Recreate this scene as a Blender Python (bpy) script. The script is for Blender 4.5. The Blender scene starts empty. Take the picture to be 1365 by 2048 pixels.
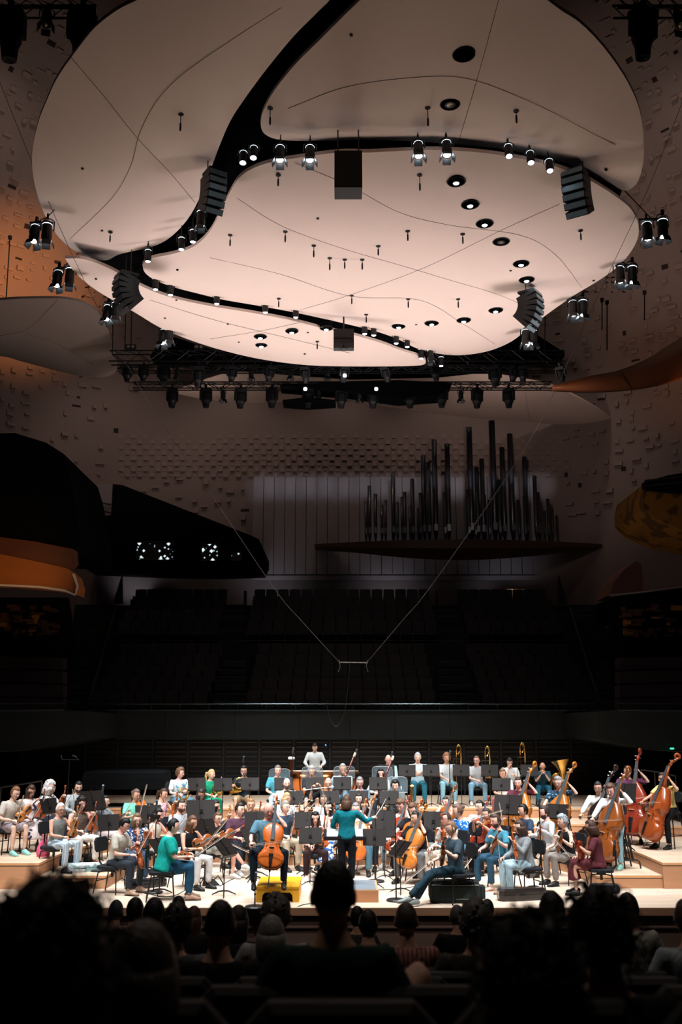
import bpy, bmesh, math, random
import numpy as np
from mathutils import Vector, Matrix
from mathutils.geometry import delaunay_2d_cdt
random.seed(7); rng = np.random.default_rng(7)
SC = bpy.context.scene
C = SC.collection
# ---------------------------------------------------------------- camera (a seat in the stalls, eye 2.91 m above the stage floor)
FPX, CX, CY = 1991.0, 682.5, 1024.0
PITCH = math.radians(12.07); EYE = np.array([0.0, 0.0, 2.91])
cam_d = bpy.data.cameras.new('camera'); cam = bpy.data.objects.new('camera', cam_d); C.objects.link(cam)
cam_d.sensor_fit = 'VERTICAL'; cam_d.sensor_height = 36.0; cam_d.lens = 36.0 * FPX / 2048.0
cam.location = EYE; cam.rotation_euler = (math.pi / 2 + PITCH, 0, 0)
cam_d.clip_start = 0.1; cam_d.clip_end = 200
cam_d.dof.use_dof = True; cam_d.dof.focus_distance = 20.5; cam_d.dof.aperture_fstop = 2.0
SC.camera = cam
SC.view_settings.view_transform = 'Standard'; SC.view_settings.look = 'None'
SC.view_settings.gamma = 1.0; SC.view_settings.use_curve_mapping = False
SC.view_settings.exposure = 0.75
# ---------------------------------------------------------------- world, the hall's large lamps and added fill lights
W = bpy.data.worlds.new('hall_dark'); SC.world = W; W.use_nodes = True
W.node_tree.nodes['Background'].inputs[0].default_value = (0.5, 0.62, 0.7, 1)
W.node_tree.nodes['Background'].inputs[1].default_value = 0.0015
def spot_lamp(name, loc, target, watts, col=(1, 1, 1), size=70, blend=0.6, radius=0.12):
    d = bpy.data.lights.new(name, 'SPOT'); o = bpy.data.objects.new(name, d); C.objects.link(o)
    d.energy = watts; d.color = col; d.spot_size = math.radians(size); d.spot_blend = blend; d.shadow_soft_size = radius
    o.location = loc
    o.rotation_euler = (Vector(target) - Vector(loc)).to_track_quat('-Z', 'Y').to_euler()
    return o
STAGE_W = 2050
for (x, y, tx, ty, k) in [(-4.6, 18.2, -3.2, 20.5, 1.0), (0.2, 17.6, 0.0, 20.5, 1.0), (4.6, 18.2, 3.2, 20.5, 1.0),
                          (-4.4, 22.6, -3.8, 22.8, .8), (-1.4, 23.2, -1.0, 24.0, .6), (1.8, 23.2, 1.6, 24.0, .6), (4.6, 22.6, 4.2, 22.8, .8),
                          (-2.4, 25.6, -2.0, 27.2, .85), (2.8, 25.6, 2.4, 27.2, .85), (0.2, 20.6, 0, 22.0, .4)]:
    spot_lamp('stage_lamp', (x, y, 12.15), (tx, ty, 0.3), STAGE_W * k, (0.97, 0.99, 1.0), 50, 0.8, 0.25)
# front-of-house lanterns on the near truss over the stalls, aimed down at the players' faces
for (x, y, tx, ty, w, a) in [(-6.0, 13.2, -4.0, 20.0, 4300, 44), (-2.2, 13.2, -1.2, 20.2, 2300, 44), (2.2, 13.2, 1.4, 20.2, 2300, 44), (6.0, 13.2, 4.2, 20.0, 4300, 44),
                             (-8.5, 13.0, -6.2, 21.0, 2600, 34), (8.5, 13.0, 6.4, 21.2, 2200, 34), (0.0, 11.0, 0.0, 18.4, 2000, 40),
                             (-3.2, 14.2, -2.6, 26.2, 4600, 24), (0.6, 14.2, 0.4, 26.6, 4200, 24), (4.0, 14.2, 3.4, 26.2, 4600, 24)]:
    spot_lamp('front_lamp', (x, y, 12.6), (tx, ty, 0.9), w * .82, (0.97, 0.99, 1.0), a, 0.8, 0.15)
# unseen fill lights added low behind the parapets to brighten the cloud ceiling
for sx in (-1, 1):
    spot_lamp('cloud_fill_light', (sx * 10.4, 21.0, 3.0), (sx * 1.2, 23.0, 12.6), 3100, (1.0, 0.90, 0.88), 60, 1.0, 2.2)
spot_lamp('cloud_fill_light', (0, 32.2, 4.0), (0.2, 22.8, 12.8), 2200, (1.0, 0.90, 0.88), 58, 1.0, 2.4)
# warm lamps high on the hall walls, cool slot light on the organ wall
spot_lamp('wall_warm_lamp', (-10.0, 32.0, 18.5), (-12.9, 37.3, 20.3), 2000, (1.0, 0.36, 0.09), 66, 1.0, 0.3)
spot_lamp('wall_warm_lamp', (11.4, 33.0, 12.5), (14.5, 37.0, 18.0), 260, (1.0, 0.45, 0.2), 80, 1.0, 0.3)
spot_lamp('balcony_warm_lamp', (-7.2, 23.5, 6.2), (-9.4, 26.8, 7.3), 110, (1.0, 0.5, 0.16), 70, 1.0, 0.1)
for x in np.arange(-3.4, 9.0, .8):
    spot_lamp('organ_wall_lamp', (x, 39.0, 13.2), (x, 41.7, 12.95), 34, (0.75, 0.82, 1.0), 36, 1.0, 0.1)
for x in (-8.5, -3, 2, 7):
    spot_lamp('organ_wall_lamp', (x, 40.3, 8.1), (x, 41.9, 9.2), 20, (0.78, 0.84, 1.0), 120, 1.0, 0.2)
for x in (-9.0, -4.5, 0.0, 4.5, 9.0):
    spot_lamp('hall_light', (x, 38.4 if abs(x) < 6 else 36.4, 18.6), (x * 1.05, 42.0 if abs(x) < 6 else 41.0, 12.8), 150, (1.0, 0.78, 0.68), 95, 1.0, 0.15)
for x in (-5.0, 5.0):
    spot_lamp('hall_light', (x, 30.2, 12.4), (x * 1.5, 37, 15.0), 360, (1.0, 0.78, 0.68), 82, 1.0, 0.4)  # added fill, stands in for light bounced up onto the rear cloud
for sx in (-1, 1):
    spot_lamp('hall_light', (sx * 9, 22, 14.6), (sx * 13.0, 36.5, 25.0), 1700, (1.0, 0.8, 0.68), 50, 1.0, 0.4)
for sx in (-1, 1):
    spot_lamp('hall_light', (sx * 10.5, 30.0, 28.0), (sx * 13.5, 37.0, 20.5), 330, (1.0, 0.8, 0.68), 85, 1.0, 0.1)
# unseen fill lights added over the stalls to lift heads and shoulders
for x in (-4.0, 4.0):
    spot_lamp('stalls_fill_light', (x, 8.0, 14.0), (x, 8.5, 0.0), 300, (1.0, 0.86, 0.74), 95, 1.0, 0.5)

# ---------------------------------------------------------------- pixel -> world helpers (to read real positions off the photograph)
cp, sp = math.cos(PITCH), math.sin(PITCH)
def ray(px, py):
    u = (px - CX) / FPX; v = (CY - py) / FPX
    return np.array([u, cp - v * sp, sp + v * cp])
def at_y(px, py, Y): r = ray(px, py); return EYE + r * (Y / r[1])
def at_z(px, py, Z): r = ray(px, py); return EYE + r * ((Z - EYE[2]) / r[2])
def proj(p):
    d = np.asarray(p, float) - EYE
    z = d[1] * cp + d[2] * sp; v = -d[1] * sp + d[2] * cp
    return CX + FPX * d[0] / z, CY - FPX * v / z, z

# ---------------------------------------------------------------- materials
MATS = {}
def add_relief(nt, b, folds, streak):
    """cloth creases (broad distorted noise) or strand relief (noise drawn out along Z)"""
    tc = nt.nodes.new('ShaderNodeTexCoord'); n = nt.nodes.new('ShaderNodeTexNoise'); mp = nt.nodes.new('ShaderNodeMapping'); bp = nt.nodes.new('ShaderNodeBump')
    if folds:
        mp.inputs['Scale'].default_value = (1, 1, .55); n.inputs['Scale'].default_value = 8.5; n.inputs['Detail'].default_value = 2; n.inputs['Distortion'].default_value = 1.6; bp.inputs['Distance'].default_value = .035
    else:
        mp.inputs['Scale'].default_value = (1, 1, .18); n.inputs['Scale'].default_value = 70; n.inputs['Detail'].default_value = 2; bp.inputs['Distance'].default_value = .012
    bp.inputs['Strength'].default_value = folds or streak
    nt.links.new(tc.outputs['Object'], mp.inputs['Vector']); nt.links.new(mp.outputs[0], n.inputs['Vector']); nt.links.new(n.outputs['Fac'], bp.inputs['Height']); nt.links.new(bp.outputs['Normal'], b.inputs['Normal'])
def mat(name, col, rough=0.6, metal=0.0, var=0.12, scale=8.0, emit=0.0, bump=0.0, alpha=1.0, spec=0.4, coat=0.0, folds=0.0, streak=0.0):
    if name in MATS: return MATS[name]
    m = bpy.data.materials.new(name); m.use_nodes = True; nt = m.node_tree; b = nt.nodes['Principled BSDF']
    b.inputs['Roughness'].default_value = rough; b.inputs['Metallic'].default_value = metal
    b.inputs['Specular IOR Level'].default_value = spec; b.inputs['Coat Weight'].default_value = coat
    b.inputs['Alpha'].default_value = alpha
    c = (*col, 1)
    if emit:
        b.inputs['Emission Color'].default_value = c; b.inputs['Emission Strength'].default_value = emit
    b.inputs['Base Color'].default_value = c
    if var > 0 and not emit:
        tc = nt.nodes.new('ShaderNodeTexCoord'); n = nt.nodes.new('ShaderNodeTexNoise'); n.inputs['Scale'].default_value = scale
        n.inputs['Detail'].default_value = 3
        r = nt.nodes.new('ShaderNodeMix'); r.data_type = 'RGBA'
        r.inputs[6].default_value = (*[x * (1 - var) for x in col], 1); r.inputs[7].default_value = (*[min(1, x * (1 + var)) for x in col], 1)
        nt.links.new(tc.outputs['Object'], n.inputs['Vector']); nt.links.new(n.outputs['Fac'], r.inputs[0]); nt.links.new(r.outputs[2], b.inputs['Base Color'])
        if bump > 0:
            bp = nt.nodes.new('ShaderNodeBump'); bp.inputs['Strength'].default_value = bump; bp.inputs['Distance'].default_value = 0.01
            nt.links.new(n.outputs['Fac'], bp.inputs['Height']); nt.links.new(bp.outputs['Normal'], b.inputs['Normal'])
    if folds or streak: add_relief(nt, b, folds, streak)
    MATS[name] = m; return m
def pattern_mat(name, base, spots, scale=28.0, thr=0.52, kind='noise'):
    if name in MATS: return MATS[name]
    m = bpy.data.materials.new(name); m.use_nodes = True; nt = m.node_tree; b = nt.nodes['Principled BSDF']
    b.inputs['Roughness'].default_value = 0.85; b.inputs['Specular IOR Level'].default_value = 0.2
    tc = nt.nodes.new('ShaderNodeTexCoord')
    if kind == 'stripe':
        n = nt.nodes.new('ShaderNodeTexWave'); n.inputs['Scale'].default_value = scale; fac = n.outputs['Fac']
    elif kind == 'spots':
        n = nt.nodes.new('ShaderNodeTexVoronoi'); n.inputs['Scale'].default_value = scale; fac = n.outputs['Distance']
    else:
        n = nt.nodes.new('ShaderNodeTexNoise'); n.inputs['Scale'].default_value = scale; n.inputs['Detail'].default_value = 1; fac = n.outputs['Fac']
    nt.links.new(tc.outputs['Object'], n.inputs['Vector'])
    ra = nt.nodes.new('ShaderNodeValToRGB'); ra.color_ramp.elements[0].position = thr - 0.03; ra.color_ramp.elements[1].position = thr + 0.03
    ra.color_ramp.elements[0].color = (*base, 1); ra.color_ramp.elements[1].color = (*spots, 1)
    nt.links.new(fac, ra.inputs[0]); nt.links.new(ra.outputs[0], b.inputs['Base Color'])
    if name.startswith('P_'): add_relief(nt, b, .5, 0)
    MATS[name] = m; return m
def plank_mat(name, c1, c2, cm, sx, sy, rough=0.45):
    m = bpy.data.materials.new(name); m.use_nodes = True; nt = m.node_tree; b = nt.nodes['Principled BSDF']
    b.inputs['Roughness'].default_value = rough; b.inputs['Specular IOR Level'].default_value = 0.35
    tc = nt.nodes.new('ShaderNodeTexCoord'); br = nt.nodes.new('ShaderNodeTexBrick')
    br.inputs['Color1'].default_value = (*c1, 1); br.inputs['Color2'].default_value = (*c2, 1); br.inputs['Mortar'].default_value = (*cm, 1)
    br.inputs['Scale'].default_value = 1; br.inputs['Mortar Size'].default_value = 0.004; br.inputs['Brick Width'].default_value = sx; br.inputs['Row Height'].default_value = sy
    n = nt.nodes.new('ShaderNodeTexNoise'); n.inputs['Scale'].default_value = 3
    mp = nt.nodes.new('ShaderNodeMapping'); mp.inputs['Scale'].default_value = (0.6, 14, 14)
    mx = nt.nodes.new('ShaderNodeMix'); mx.data_type = 'RGBA'; mx.blend_type = 'MULTIPLY'; mx.inputs[0].default_value = 0.35
    nt.links.new(tc.outputs['Object'], br.inputs['Vector']); nt.links.new(tc.outputs['Object'], mp.inputs['Vector']); nt.links.new(mp.outputs[0], n.inputs['Vector'])
    nt.links.new(br.outputs['Color'], mx.inputs[6]); nt.links.new(n.outputs['Color'], mx.inputs[7])
    nt.links.new(mx.outputs[2], b.inputs['Base Color']); MATS[name] = m; return m
def wood(name, col, rough=0.35, stretch=(1, 1, 0.12), scale=14, coat=0.3, var=0.35):
    if name in MATS: return MATS[name]
    m = bpy.data.materials.new(name); m.use_nodes = True; nt = m.node_tree; b = nt.nodes['Principled BSDF']
    b.inputs['Roughness'].default_value = rough; b.inputs['Coat Weight'].default_value = coat; b.inputs['Coat Roughness'].default_value = 0.15
    tc = nt.nodes.new('ShaderNodeTexCoord'); mp = nt.nodes.new('ShaderNodeMapping'); mp.inputs['Scale'].default_value = stretch
    n = nt.nodes.new('ShaderNodeTexNoise'); n.inputs['Scale'].default_value = scale; n.inputs['Detail'].default_value = 4
    r = nt.nodes.new('ShaderNodeMix'); r.data_type = 'RGBA'
    r.inputs[6].default_value = (*[x * (1 - var) for x in col], 1); r.inputs[7].default_value = (*[min(1, x * (1 + var)) for x in col], 1)
    nt.links.new(tc.outputs['Object'], mp.inputs['Vector']); nt.links.new(mp.outputs[0], n.inputs['Vector']); nt.links.new(n.outputs['Fac'], r.inputs[0]); nt.links.new(r.outputs[2], b.inputs['Base Color'])
    MATS[name] = m; return m
def S(r, g, b):   # 8-bit sRGB -> linear
    f = lambda v: (v / 255 / 12.92) if v <= 10 else ((v / 255 + 0.055) / 1.055) ** 2.4
    return (f(r), f(g), f(b))
BLACK = mat('matte_black', (0.010, 0.010, 0.011), 0.6, var=0.2, spec=0.25)
BLACKM = mat('black_metal', (0.012, 0.012, 0.013), 0.4, 0.0, var=0.1, spec=0.4)
VOIDM = mat('void_black', (0.0025, 0.0025, 0.003), 0.9, var=0.2, spec=0.05)
CHROME = mat('chrome', (0.6, 0.61, 0.63), 0.25, 1.0, var=0.05)

# ---------------------------------------------------------------- mesh building
class MB:
    def __init__(s): s.v = []; s.f = []; s.m = []; s.n = 0; s.mi = 0
    def add(s, V, F):
        V = np.asarray(V, float); o = s.n
        s.v.append(V); s.n += len(V)
        for q in F: s.f.append(tuple(i + o for i in q)); s.m.append(s.mi)
        return s
    def box(s, c, d, R=None, taper=1.0):
        c = np.asarray(c, float); h = np.asarray(d, float) / 2
        V = np.array([[x, y, z] for z in (-1, 1) for y in (-1, 1) for x in (-1, 1)], float)
        V[4:, :2] *= taper; V = V * h
        if R is not None: V = V @ np.asarray(R).T
        return s.add(V + c, [(0, 2, 3, 1), (4, 5, 7, 6), (0, 1, 5, 4), (2, 6, 7, 3), (0, 4, 6, 2), (1, 3, 7, 5)])
    def loft(s, rings, cap=True, closed=False):
        n = len(rings[0]); V = np.concatenate([np.asarray(r, float) for r in rings]); F = []
        k = len(rings)
        for i in range(k if closed else k - 1):
            a, b = i * n, ((i + 1) % k) * n
            for j in range(n): j2 = (j + 1) % n; F.append((a + j, a + j2, b + j2, b + j))
        if cap and not closed: F.append(tuple(range(n - 1, -1, -1))); F.append(tuple(range((k - 1) * n, k * n)))
        return s.add(V, F)
    def tube(s, P, R, n=6, cap=True, flat=None, closed=False, up=None):
        P = np.asarray(P, float); k = len(P)
        if np.isscalar(R): R = [R] * k
        T = np.gradient(P, axis=0) if not closed else (np.roll(P, -1, 0) - np.roll(P, 1, 0))
        T /= np.linalg.norm(T, axis=1)[:, None] + 1e-12
        a = np.asarray(up, float) if up is not None else (np.array([0, 0, 1.0]) if abs(T[0][2]) < 0.9 else np.array([1.0, 0, 0]))
        rings = []; ang = np.arange(n) * 2 * math.pi / n
        x = None
        for i in range(k):
            if x is None or up is not None: x = np.cross(a, T[i])
            else: x = x - T[i] * np.dot(x, T[i])
            nx = np.linalg.norm(x)
            x = x / nx if nx > 1e-6 else np.array([1.0, 0, 0])
            y = np.cross(T[i], x)
            r = R[i]; rx, ry = (r if not np.isscalar(r) else (r, r * (flat or 1)))
            rings.append(P[i] + np.outer(np.cos(ang), x) * rx + np.outer(np.sin(ang), y) * ry)
        return s.loft(rings, cap, closed)
    def lathe(s, prof, n=16, c=(0, 0, 0), R=None, cap=True):
        ang = np.arange(n) * 2 * math.pi / n; rings = []
        for r, z in prof:
            q = np.stack([np.cos(ang) * r, np.sin(ang) * r, np.full(n, z)], 1)
            if R is not None: q = q @ np.asarray(R).T
            rings.append(q + np.asarray(c, float))
        return s.loft(rings, cap)
    def ell(s, c, r, nu=10, nv=7, R=None):
        prof = []
        rings = []
        for i in range(nv + 1):
            t = math.pi * (i + 0.0) / nv; t = min(max(t, 0.05), math.pi - 0.05)
            ang = np.arange(nu) * 2 * math.pi / nu
            q = np.stack([np.cos(ang) * math.sin(t) * r[0], np.sin(ang) * math.sin(t) * r[1], np.full(nu, -math.cos(t) * r[2])], 1)
            if R is not None: q = q @ np.asarray(R).T
            rings.append(q + np.asarray(c, float))
        return s.loft(rings)
    def prism(s, poly, z0, z1):
        poly = np.asarray(poly, float)
        if poly.shape[1] == 2:
            a = np.c_[poly, np.full(len(poly), z0)]; b = np.c_[poly, np.full(len(poly), z1)]
        return s.loft([a, b])
    def mesh(s, name, smooth=False):
        me = bpy.data.meshes.new(name)
        me.from_pydata(np.concatenate(s.v).tolist() if s.v else [], [], s.f)
        if smooth: me.polygons.foreach_set('use_smooth', [True] * len(me.polygons))
        if any(s.m): me.polygons.foreach_set('material_index', s.m)
        me.update(); return me
    def obj(s, name, mats, parent=None, smooth=False):
        return obj(name, s.mesh(name, smooth), mats, parent)
def obj(name, me, mats, parent=None):
    o = bpy.data.objects.new(name, me); C.objects.link(o)
    if mats is not None and not me.materials:
        for m in (mats if isinstance(mats, (list, tuple)) else [mats]): me.materials.append(m)
    if parent is not None: o.parent = parent
    return o
def tag(o, label=None, cat=None, group=None, kind=None):
    if label: o['label'] = label
    if cat: o['category'] = cat
    if group: o['group'] = group
    if kind: o['kind'] = kind
    return o
def thing(name, label, cat, loc=(0, 0, 0), rotz=0.0, group=None):
    o = bpy.data.objects.new(name, None); C.objects.link(o); o.empty_display_size = 0.1
    o.location = loc; o.rotation_euler = (0, 0, rotz); return tag(o, label, cat, group)
KIDS = {}
def copy_tree(o, parent=None):
    c = o.copy(); C.objects.link(c)
    if parent is not None: c.parent = parent
    for ch in o.children: copy_tree(ch, c)
    return c
class Proto:
    """first use hands out the thing itself, later uses hand out copies (children copied too, data shared)"""
    def __init__(s, root): s.root = root; s.used = False
    def get(s, label, loc=None, M=None, rotz=None, group=None, cat=None):
        if not s.used: o = s.root; s.used = True
        else: o = copy_tree(s.root)
        if M is not None: o.matrix_world = Matrix(M)
        else:
            o.location = loc
            if rotz is not None: o.rotation_euler = (0, 0, rotz)
        return tag(o, label, cat, group)
def rotz(a): c, s_ = math.cos(a), math.sin(a); return np.array([[c, -s_, 0], [s_, c, 0], [0, 0, 1.0]])
def rotx(a): c, s_ = math.cos(a), math.sin(a); return np.array([[1.0, 0, 0], [0, c, -s_], [0, s_, c]])
def roty(a): c, s_ = math.cos(a), math.sin(a); return np.array([[c, 0, s_], [0, 1.0, 0], [-s_, 0, c]])
def frame(z, front):
    """rotation matrix whose local +Z is z and whose local -Y looks towards front"""
    z = np.asarray(z, float); z = z / np.linalg.norm(z)
    y = -np.asarray(front, float); y = y - z * np.dot(y, z); y = y / (np.linalg.norm(y) + 1e-9)
    x = np.cross(y, z); return np.stack([x, y, z], 1)
def M4(R, t, s=1.0):
    m = np.eye(4); m[:3, :3] = np.asarray(R) * s; m[:3, 3] = t; return m.tolist()
def cat_rom(P, n=6):
    P = np.asarray(P, float); Q = np.vstack([2 * P[0] - P[1], P, 2 * P[-1] - P[-2]]); out = []
    for i in range(1, len(Q) - 2):
        for t in np.arange(n) / n:
            out.append(0.5 * ((2 * Q[i]) + (-Q[i - 1] + Q[i + 1]) * t + (2 * Q[i - 1] - 5 * Q[i] + 4 * Q[i + 1] - Q[i + 2]) * t * t + (-Q[i - 1] + 3 * Q[i] - 3 * Q[i + 1] + Q[i + 2]) * t ** 3))
    out.append(Q[-2]); return np.array(out)
# ================================================================ THE HALL
TZ = {0: 0.0, 1: 0.225, 2: 0.45, 3: 0.675, 4: 0.9, 'Y': 0.25}
STAGEWOOD = plank_mat('stage_boards', S(242, 222, 202), S(231, 207, 183), S(180, 144, 116), 1.9, 0.12)
RISERTOP = plank_mat('riser_boards', S(238, 214, 190), S(225, 198, 170), S(174, 138, 110), 1.6, 0.12)
RISERSIDE = wood('riser_side', S(188, 138, 102), 0.55, (0.15, 1, 1.5), 9, 0.0, 0.16)
RISEREDGE = wood('riser_edge', S(216, 156, 106), 0.45, (0.2, 1, 1), 6, 0.0, 0.12)
DARKWALL = mat('dark_wall_paint', S(26, 31, 33), 0.7, var=0.25, scale=2)
DARKFLOOR = mat('stalls_floor_dark', S(20, 18, 18), 0.7, var=0.3, scale=3)
# stage floor
sf = MB(); sf.prism([(-11, 17.2), (11, 17.2), (11, 30.4), (-11, 30.4)], -0.05, 0.0)
stage_floor = tag(sf.obj('floor_stage', STAGEWOOD), 'pale timber stage floor of narrow boards', kind='structure')
lip = MB(); lip.box((0, 17.205, -0.06), (22, 0.07, 0.118)); tag(lip.obj('trim_1', wood('stage_lip', S(120, 84, 60), 0.5, (0.1, 1, 1), 8, 0, 0.2)), 'wooden lip along the front edge of the stage', kind='structure')
fw = MB()
for i in range(11): fw.box((-10 + i * 2.0, 17.26, -0.62), (1.985, 0.08, 1.0))
fa = tag(fw.obj('wall_front_stage', wood('stage_front_wood', S(64, 42, 30), 0.6, (0.1, 1, 1), 8, 0, 0.25)), 'dark panelled front wall below the stage edge', kind='structure')
for z in (-0.3, -0.62, -0.94):
    g = MB(); g.box((0, 17.21, z), (22, 0.03, 0.03)); g.obj('rail_moulding', MATS['stage_front_wood'], fa)
# ---- risers, nested horseshoes round the conductor
T1in = [(-4.28, 19.1), (-4.22, 20.6), (-4.1, 21.6), (-3.75, 22.4), (-3.0, 22.6), (-2.0, 22.62), (-1.3, 22.22), (0, 22.2), (1.2, 22.25), (2.3, 22.05), (3.3, 22.25), (4.15, 21.85), (4.62, 20.9), (4.66, 19.15)]
T2in = [(-5.5, 19.06), (-5.48, 20.6), (-5.36, 21.5), (-5.12, 22.3), (-4.7, 23.05), (-4.0, 23.55), (-3.2, 23.45), (-2.4, 23.0), (-1.4, 22.85), (0, 22.82), (1.5, 22.85), (2.6, 22.95), (3.4, 23.2), (4.3, 23.15), (5.05, 22.75), (5.62, 21.9), (5.85, 20.75), (5.87, 19.10)]
T3in = [(-7.6, 23.4), (-6.4, 23.9), (-4.6, 24.0), (-3.4, 23.78), (-2.2, 23.95), (0, 24.1), (2, 24.2), (3.6, 24.05), (5.4, 23.9), (6.6, 23.7), (7.8, 23.3)]
T4in = [(-7.6, 25.6), (-5.5, 25.55), (-2.6, 25.45), (0, 25.5), (2.7, 25.65), (5.4, 25.4), (7.8, 25.2)]
def smooth_line(P): return cat_rom(np.array(P), 4)
RNAME = {1: 'lowest curved timber riser just above the stage floor', 2: 'second curved timber riser carrying double basses and back violins', 3: 'third curved timber riser under the horns and clarinets', 4: 'highest timber riser under the brass and timpani'}
for lev, inn, xo, yb in [(1, T1in, 0, 0), (2, T2in, 0, 0), (3, T3in, 0, 0), (4, T4in, 0, 0)]:
    L = smooth_line(inn)
    ends_l = [(-9.6, 30.2), (-9.6, L[0][1])] if lev < 3 else [(-7.8, 30.2), (-7.8, L[0][1])]
    ends_r = [(9.8, L[-1][1]), (9.8, 30.2)] if lev < 3 else [(8.0, L[-1][1]), (8.0, 30.2)]
    poly = [tuple(p) for p in ends_l] + [tuple(p) for p in L] + [tuple(p) for p in ends_r]
    z1 = TZ[lev]; z0 = TZ[lev - 1] if lev != 2 else 0.0
    r = thing('stage_riser', RNAME[lev], 'riser')
    a = MB(); a.prism(poly[::-1], z0 + 0.001, z1 - 0.045); a.obj('skirt', RISERSIDE, r)
    a = MB(); a.prism([(x * 1.0, y) for x, y in poly[::-1]], z1 - 0.045, z1 - 0.004); a.obj('edge_band', RISEREDGE, r)
    a = MB(); a.prism(poly[::-1], z1 - 0.004, z1); a.obj('deck', RISERTOP, r)
    # dark joint line under the deck edge
    a = MB(); pl = np.array([poly[1]] + poly[2:-2] + [poly[-2]]); pl = np.c_[pl, np.full(len(pl), z1 - 0.05)]
    a.tube(pl, 0.006, 4); a.obj('shadow_gap', BLACK, r)
# ---- slatted wall behind the stage
wb = MB(); wb.box((0, 30.75, 1.2), (22, 0.1, 2.4)); wsl = tag(wb.obj('wall_behind_stage', VOIDM), 'black wall with horizontal slats behind the stage', kind='structure')
SLAT = mat('slat_dark', S(38, 39, 41), 0.5, var=0.3, scale=1.5)
bays = [(at_y(px, 1540, 30.4)[0]) for px in (167, 232, 303, 374, 446, 518, 588, 660, 716, 788, 860, 930, 1005, 1076, 1146, 1212)]
for i in range(len(bays) - 1):
    x0, x1 = bays[i], bays[i + 1]
    for k in range(11):
        z = 1.02 + k * 0.138
        s_ = MB(); s_.box(((x0 + x1) / 2, 30.52, z), (x1 - x0 - 0.13, 0.05, 0.05), rotx(0.35)); s_.obj('slat', SLAT, wsl)
    for dx in (0.05, ):
        p_ = MB(); p_.box((x0, 30.5, 1.7), (0.055, 0.06, 1.6)); p_.obj('post', SLAT, wsl)
# ---- chorus balcony above it: parapet, rail
def px_x(px, Y, py=1420): return at_y(px, py, Y)[0]
par = thing('balcony_parapet', 'dark curved parapet wall of the choir balcony above the slats', 'parapet')
zt = at_y(682, 1422, 30.3)[2]; zb = at_y(682, 1479, 30.3)[2]
PARM = mat('parapet_dark', S(24, 32, 34), 0.6, var=0.25, scale=1.2)
segs = [(172, 330), (330, 470), (470, 600), (600, 700), (700, 790), (790, 900), (900, 1080), (1080, 1208)]
for a_, b_ in segs:
    m = MB(); xa, xb = px_x(a_, 30.3), px_x(b_, 30.3); m.box(((xa + xb) / 2, 30.42, (zt + zb) / 2), (abs(xb - xa) - 0.012, 0.12, zt - zb)); m.obj('panel', PARM, par)
m = MB(); m.box(((px_x(172, 30.3) + px_x(1208, 30.3)) / 2, 30.4, zt + 0.02), (px_x(1208, 30.3) - px_x(172, 30.3), 0.2, 0.04)); m.obj('coping', mat('coping', S(74, 92, 98), 0.3, 0.5, var=0.05), par)
RAILM = mat('rail_steel', S(96, 110, 114), 0.3, 0.8, var=0.05)
rail = thing('balcony_rail', 'thin steel handrail along the choir balcony parapet', 'rail')
m = MB(); zr = at_y(682, 1408, 30.35)[2]; m.tube([(px_x(172, 30.3), 30.42, zr), (px_x(1190, 30.3), 30.42, zr)], 0.018, 6); m.obj('handrail', RAILM, rail)
for px in range(185, 1195, 58):
    m = MB(); x = px_x(px, 30.3); m.tube([(x, 30.42, zt), (x, 30.42, zr)], 0.012, 5); m.obj('post', RAILM, rail)
# ---- choir seating terraces
TERR = mat('terrace_dark', S(9, 11, 12), 0.75, var=0.3, scale=1.5)
STAIRM = mat('stair_dark', S(20, 27, 29), 0.6, var=0.3, scale=2)
low_rows = [(31.0 + i * 0.92, 3.02 + i * 0.43) for i in range(5)]       # Y of seat, floor z
up_rows = [(36.6 + i * 0.9, 5.75 + i * 0.5) for i in range(4)]
ter = MB()
tr = tag(thing('floor_choir_terrace', 'black stepped floor of the choir seating', None), kind='structure')
for k, (Y, z) in enumerate(low_rows + [(35.7, 5.2)] + up_rows + [(40.3, 7.6)]):
    m = MB(); m.box((0, Y + 0.1 if k else Y + 0.0, z - 1.0), (19.2, 1.0, 2.0)); m.obj('step', TERR, tr)
m = MB(); m.box((0, 35.2, 5.25), (18.4, 0.1, 0.95)); m.obj('dividing_wall', TERR, tr)
bar = thing('balcony_rail', 'double steel rail in front of the upper choir seats', 'rail')
for a_, b_ in ((205, 432), (492, 876), (940, 1170)):
    for py in (1268, 1281):
        m = MB(); m.tube([at_y(a_, py, 35.3), at_y(b_, py, 35.3)], 0.013, 5); m.obj('handrail', mat('rail_dim', S(60, 68, 70), 0.4, 0.6), bar)
# stairs (two inner aisles, two outer)
def stair(label, xl0, xr0, xl1, xr1):
    st = thing('aisle_stairs', label, 'stairs'); n = 17
    for i in range(n):
        t = i / (n - 1); Y = 30.75 + t * 9.3; zz = 3.06 + t * 4.6
        y0p = proj((0, Y, zz))[1]
        xa = at_y(xl0 + (xl1 - xl0) * t, y0p, Y)[0]; xb = at_y(xr0 + (xr1 - xr0) * t, y0p, Y)[0]
        m = MB(); m.box(((xa + xb) / 2, Y + 0.28, zz - 0.1), (xb - xa, 0.56, 0.2)); m.obj('tread', STAIRM, st)
        m = MB(); m.box(((xa + xb) / 2, Y - 0.002, zz - 0.02), (xb - xa, 0.03, 0.035)); m.obj('nosing', mat('nosing', S(58, 74, 78), 0.4, 0.3), st)
    return st
stair('dark stair aisle left of the middle choir seats', 428, 494, 436, 490)
stair('dark stair aisle right of the middle choir seats', 880, 950, 875, 934)
stair('dark outer staircase at the left end of the choir seats', 128, 176, 150, 228)
stair('dark outer staircase at the right end of the choir seats', 1205, 1250, 1135, 1205)
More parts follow.
